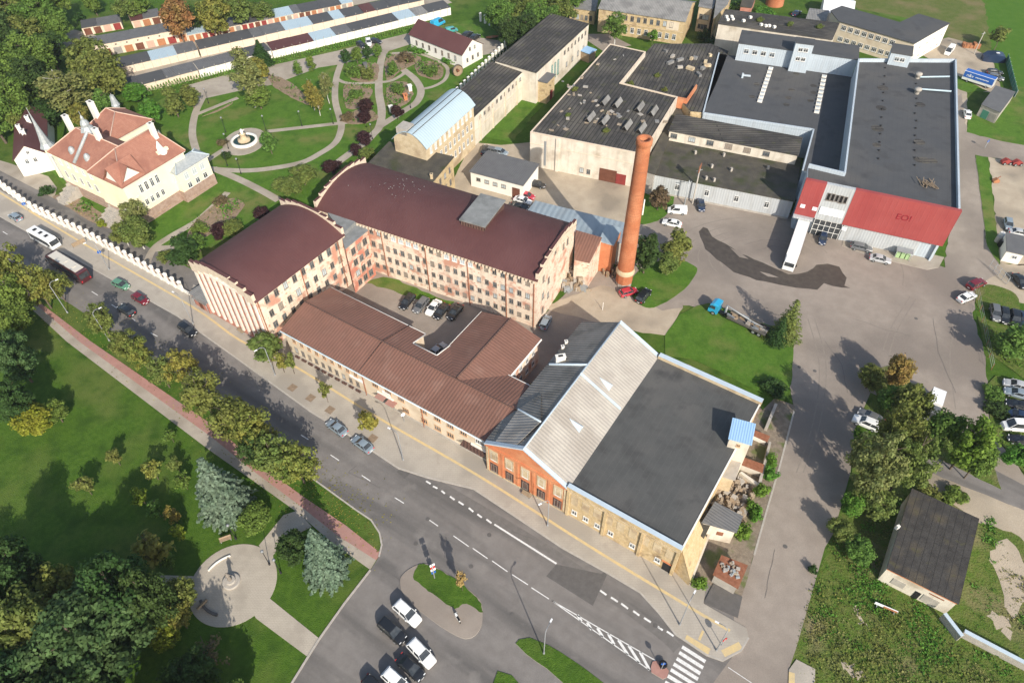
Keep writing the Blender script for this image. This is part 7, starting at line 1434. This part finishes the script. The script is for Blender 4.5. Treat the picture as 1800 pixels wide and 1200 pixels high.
bench(398, 950, .4, 'brown bench at the top of the round plaza'); bench(357, 1064, -2.2, 'curved dark bench at the lower left of the plaza'); bench(424, 585, -.6, 'dark bench against the foot of the mill gable', .16); bench(925, 872, -.6, 'dark bench on the pavement before the orange brick front', .16)
# plaza statue
p = at(407, 1022); t = thing('statue', 'bronze figure on a round stone base in the middle of the plaza', 'statue', (p.x, p.y, .06), None, .01); m = MB(); m.lathe(0, 0, [(1.35,0),(1.35,.25),(1.2,.3)], 28); m.lathe(0, 0, [(.75,.3),(.7,.75)], 20); m.build('base', 'concrete', t)
m = MB(); m.lathe(0, 0, [(.32,.75),(.30,1.2),(.24,1.6),(.30,2.0),(.33,2.3),(.18,2.5),(.09,2.56)], 12, sm=True); m.lathe(0, 0, [(.1,2.5),(.15,2.66),(.13,2.82),(.04,2.9)], 10); m.tube((.25,0,2.3),(.5,.2,1.8), .08, .06); m.tube((-.25,0,2.3),(-.42,.25,1.9), .08, .06); m.build('figure', 'frame_grey', t)
rr = pr*.72
for a0, a1, lb, z_ in ((1.9, 2.7, 'low curved white kerb seat on the upper left of the plaza', .35), (3.7, 4.5, 'dark curved bench along the lower left of the plaza', .45)):
    c_ = (pc.x+rr*math.cos((a0+a1)/2), pc.y+rr*math.sin((a0+a1)/2)); t = thing('curved_bench', lb, 'bench', (*c_, .06)); m = MB(); n_ = 12
    for i in range(n_):
        p0, p1 = a0+(a1-a0)*i/n_, a0+(a1-a0)*(i+1)/n_; m.prism([(pc.x+q*math.cos(b_), pc.y+q*math.sin(b_)) for q, b_ in ((rr,p0),(rr,p1),(rr+(.15 if z_ < .4 else .4),p1),(rr+(.15 if z_ < .4 else .4),p0))], 0, z_)
    m.build('seat', 'white' if z_ < .4 else 'asphalt_dark', t)
# fountain
t = thing('fountain', 'round white fountain with a stone figure in dark water', 'fountain', (fc.x, fc.y, 0)); q = 23*mpp(430, 249)
m = MB(); m.lathe(fc.x, fc.y, [(q,0),(q,.75),(q-.6,.75),(q-.7,.3)], 32, cap=False); m.build('basin', 'white', t); m = MB(); m.lathe(fc.x, fc.y, [(q-.65,.2),(q-.65,.42)], 32); m.build('water', 'water', t); m = MB(); m.lathe(fc.x, fc.y, [(1.7,.3),(1.6,1.),(.8,1.1),(.7,2.2),(1.,2.4),(.3,2.5)], 18); pd = m.build('pedestal', 'stone_pale', t); m = MB(); m.lathe(fc.x, fc.y, [(.35,2.5),(.45,3.1),(.3,3.6),(.15,3.8)], 10); m.tube((fc.x, fc.y, 3.2), (fc.x+.8, fc.y+.2, 3.5), .15, .08); m.build('figure', 'white', t)
# garden ornaments
p = at(805, 133); t = thing('water_wheel', 'big weathered wooden wheel standing on the garden lawn', 'wheel', (p.x, p.y, 0), None, .6); m = MB(); m.tube((0, -.4, 1.7), (0, .4, 1.7), 1.7, n=20); m.build('wheel_disc', 'timber', t); m = MB(); m.tube((0, -.55, 1.7), (0, .55, 1.7), .35, n=10); m.build('hub', 'rust', t)
for x, y, cl, lb in ((721,160,'white','white sculpture block on the garden lawn'), (713,176,'brick_orange','orange sculpture block on the garden lawn'), (643,121,'roof_slate','small slate roofed pump house among the shrubs'), (688,197,'white','pale statue at the foot of the purple tree')):
    p = at(x, y); t = thing('garden_ornament', lb, 'ornament', (p.x, p.y, 0), None, .4); m = MB(); m.box(0, 0, 0, 1.7, 1.0, 1.0); m.build('block', cl, t); m = MB(); m.slab([(-.65,-.65,1.9),(.65,-.65,1.9),(.65,.65,1.9),(-.65,.65,1.9)], .2); m.build('cap', cl, t)
p = at(865, 68); t = thing('orange_boat', 'orange rowing boat lying on the grass beside the white posts', 'boat', (p.x, p.y, .1), None, .3); m = MB(); loft(m, [[(x, -w_, .5), (x, 0, 0 if abs(x) < 1.8 else .25), (x, w_, .5), (x, w_*.8, .45), (x, 0, .15), (x, -w_*.8, .45)] for x, w_ in ((-2.,.6),(-1.,.85),(.6,.85),(1.6,.5),(2.2,.08))]); m.build('hull', 'door_orange', t); m = MB(); m.box(0, 0, .35, .42, .3, 1.3); m.build('bench', 'timber', t)
# utility structures in the yard
def pole(x, y, h, lb, r=.16, mat='concrete', cross=True):
    p = at(x, y); t = thing('utility_pole', lb, 'pole', (p.x, p.y, 0), None, .4); m = MB(); m.tube((0, 0, 0), (0, 0, h), r, r*.7, 8); m.build('pole', mat, t)
    if cross: m = MB(); m.box(0, 0, h-.6, h-.45, 1.6, .12); m.build('crossarm', 'steel', t)
    return t
t = pole(1217, 358, 10, 'leaning concrete pole carrying a rusty billboard panel above the workshop roof', .2); m = MB(); m.box(0, 0, 9.2, 11., 1.7, .15, .7); m.build('panel', 'rust', t)
pole(1203, 360, 7, 'steel lattice mast in front of the grey clad workshop', .16, 'steel'); pole(1129, 378, 4.5, 'short white concrete post on the grass by the chimney', .2, 'white', False); pole(1059, 545, 2.2, 'thin white marker post in the dirt lane below the mill gable', .07, 'white', False); pole(1063, 425, 4., 'thin steel mast on the blue grey sheet roof', .07, 'steel', False)
pole(1712, 95, 7, 'pale pole at the corner of the yard beside the field', .15); pole(985, 98, 5, 'pale post between the dark roofed blocks', .15, 'white', False)
p = at(1747, 101, 1); t = thing('tarpaulin_stack', 'goods stack under a dark blue tarpaulin in the yard corner', 'stack', (p.x, p.y, 0), None, -.2); m = MB(); loft(m, [[(x, -w_, 0), (x, -w_*.9, z_), (x, w_*.9, z_+.2), (x, w_, 0)] for x, w_, z_ in ((-3.2,1.2,1.2),(-2,1.6,2.1),(.5,1.7,2.3),(2.4,1.5,2.),(3.3,1.1,1.3))]); m.build('tarpaulin', 'c_navy', t); m = MB(); m.box(.6, 0, 2.42, 2.47, 1., .6); m.build('label_plate', 'sign_white', t)
p = at(1708, 82, .5); t = thing('log_pile', 'pile of orange timber crates against the bushes of the yard', 'crates', (p.x, p.y, 0), None, -.2); R3 = random.Random(4)
for i in range(9): m = MB(); m.box(-2.2+(i % 5)*1.05, (i//5)*1., 0, R3.uniform(.9, 1.6), .9, .9, R3.uniform(-.2, .2)); m.build('crate', 'door_orange', t)
a_, b_ = V2(at(1770, 102, 1)), V2(at(1786, 166, 1)); t = thing('fence', 'teal sheet metal fence between the yard and the field', 'fence', up((a_+b_)/2, 0)); dd = (b_-a_).normalized(); nn = Vector((-dd.y, dd.x))*.06; m = MB(); m.prism([a_-nn, b_-nn, b_+nn, a_+nn], 0, 2.1); m.build('panel', 'green_paint', t); m = MB()
for i in range(10): q = a_.lerp(b_, i/9); m.box(q.x, q.y, 0, 2.3, .14, .14)
m.build('posts', 'steel', t)
p = at(1790, 428, 1.5); r_ = rect3((1770,441), (1800,448), (1778,412), 2.8); t = thing('cabin', 'white site cabin with a grey roof at the right edge', 'cabin', up(cen(r_), 0)); shed(t, [up(q, 2.8) for q in r_], 'white', 'roof_slate'); f = Face(t, r_[0], r_[1], cen(r_)); f.win(f.L*.6, 1.7, 1., .9)
for i, (x, y) in enumerate(((1752,425),(1757,432),(1762,424),(1758,418))): p = at(x, y); t = thing('barrel', ('pale drum', 'dark drum', 'grey drum', 'white tank')[i]+' beside the white site cabin', 'barrel', (p.x, p.y, 0), 'drums beside the cabin', .01); m = MB(); m.lathe(0, 0, [(.6,0),(.62,.7),(.6,1.5),(.5,1.55)], 14); m.build('drum', ('concrete', 'black', 'steel', 'white')[i], t); m = MB(); m.lathe(0, 0, [(.15,1.55),(.15,1.62)], 8); m.build('lid', 'steel', t)
for x, y, lb in ((1767,288,'left of two red machines at the edge of the sandy lot'), (1786,290,'right of two red machines at the edge of the sandy lot')): p = at(x, y); t = thing('farm_machine', lb, 'machine', (p.x, p.y, .02), None, .01); m = MB(); loft(m, [[(x_, -w_, .4), (x_, -w_*.8, z_), (x_, w_*.8, z_), (x_, w_, .4)] for x_, w_, z_ in ((-1.3,.6,.9),(-.3,.8,1.5),(.6,.7,1.2),(1.4,.4,.7))]); m.build('body', 'door_red', t); bigwheels(t, (-.7, .8), .8, .4)
p = at(1749, 320); t = thing('digger_bucket', 'rusty yellow machine part on the sandy lot', 'machine part', (p.x, p.y, .02), None, .01); m = MB(); loft(m, [[(x_, -.6, .1), (x_, -.5, z_), (x_, .5, z_), (x_, .6, .1)] for x_, z_ in ((-.7,.5),(0,1.1),(.7,.7))]); m.build('bucket', 'door_orange', t); m = MB(); m.tube((0, 0, 1.), (.9, .3, 1.4), .12); m.build('arm', 'rust', t)
p = at(1588, 446, 1.2); t = thing('waste_shelter', 'wire caged shelter over lime green bins before the red facade', 'shelter', (p.x, p.y, .12), None, -.39); m = MB(); [m.tube((x_, y_, 0), (x_, y_, 2.1), .05) for x_ in (-1.6, 1.6) for y_ in (-.8, .8)]; m.box(0, 0, 2.05, 2.12, 3.4, 1.8); m.build('cage', 'steel', t)
for i in range(3): m = MB(); m.box(-1.+i, 0, .05, 1.2, .8, .9); m.build('bin', 'c_lightgreen', t)
t = thing('barrier', 'white orange striped road barrier lying in the rough grass', 'barrier', at(1555, 1070), None, ang_px(1545, 1066, 26, 11)); m = MB(); m.box(0, 0, .4, .9, 3.2, .12); m.build('board', 'sign_white', t); m = MB(); m.box(.6, -.08, .45, .85, 1.9, .05); m.build('stripe', 'door_orange', t); m = MB(); [m.box(s*1.2, 0, 0, .4, .1, .8) for s in (-1, 1)]; m.build('foot', 'steel', t)
# gate panels
a_, b_ = V2(at(1738, 470)), V2(at(1768, 500)); t = thing('wire_gate', 'open wire mesh gate at the entrance of the right hand lot', 'gate', up((a_+b_)/2, 0)); m = MB()
for i in range(5): q = a_.lerp(b_, i/4); m.tube(up(q, 0), up(q, 2.2), .05)
for z_ in (.2, 1.1, 2.1): m.tube(up(a_, z_), up(b_, z_), .03, n=4)
m.build('frame', 'steel', t)
p0, p1 = at(1714, 510), at(1742, 650); t = thing('wire_fence', 'leaning dark posts of a wire fence along the right hand verge', 'fence', (p0+p1)/2); m = MB()
for i in range(8): q = p0.lerp(p1, i/7); m.tube(q, q+Vector((-.2, 0, 1.8)), .05)
m.build('posts', 'rust', t); m = MB(); [m.tube(p0+Vector((-.1, 0, z_)), p1+Vector((-.1, 0, z_)), .02, n=4) for z_ in (.6, 1.2, 1.7)]; m.build('wire', 'steel', t)

m = MB(); m.prism([(-905, -505), (905, -505), (905, 1305), (-905, 1305)], -1.05, 112., 0, bot=True); m.build('haze', 'haze', kind='stuff')
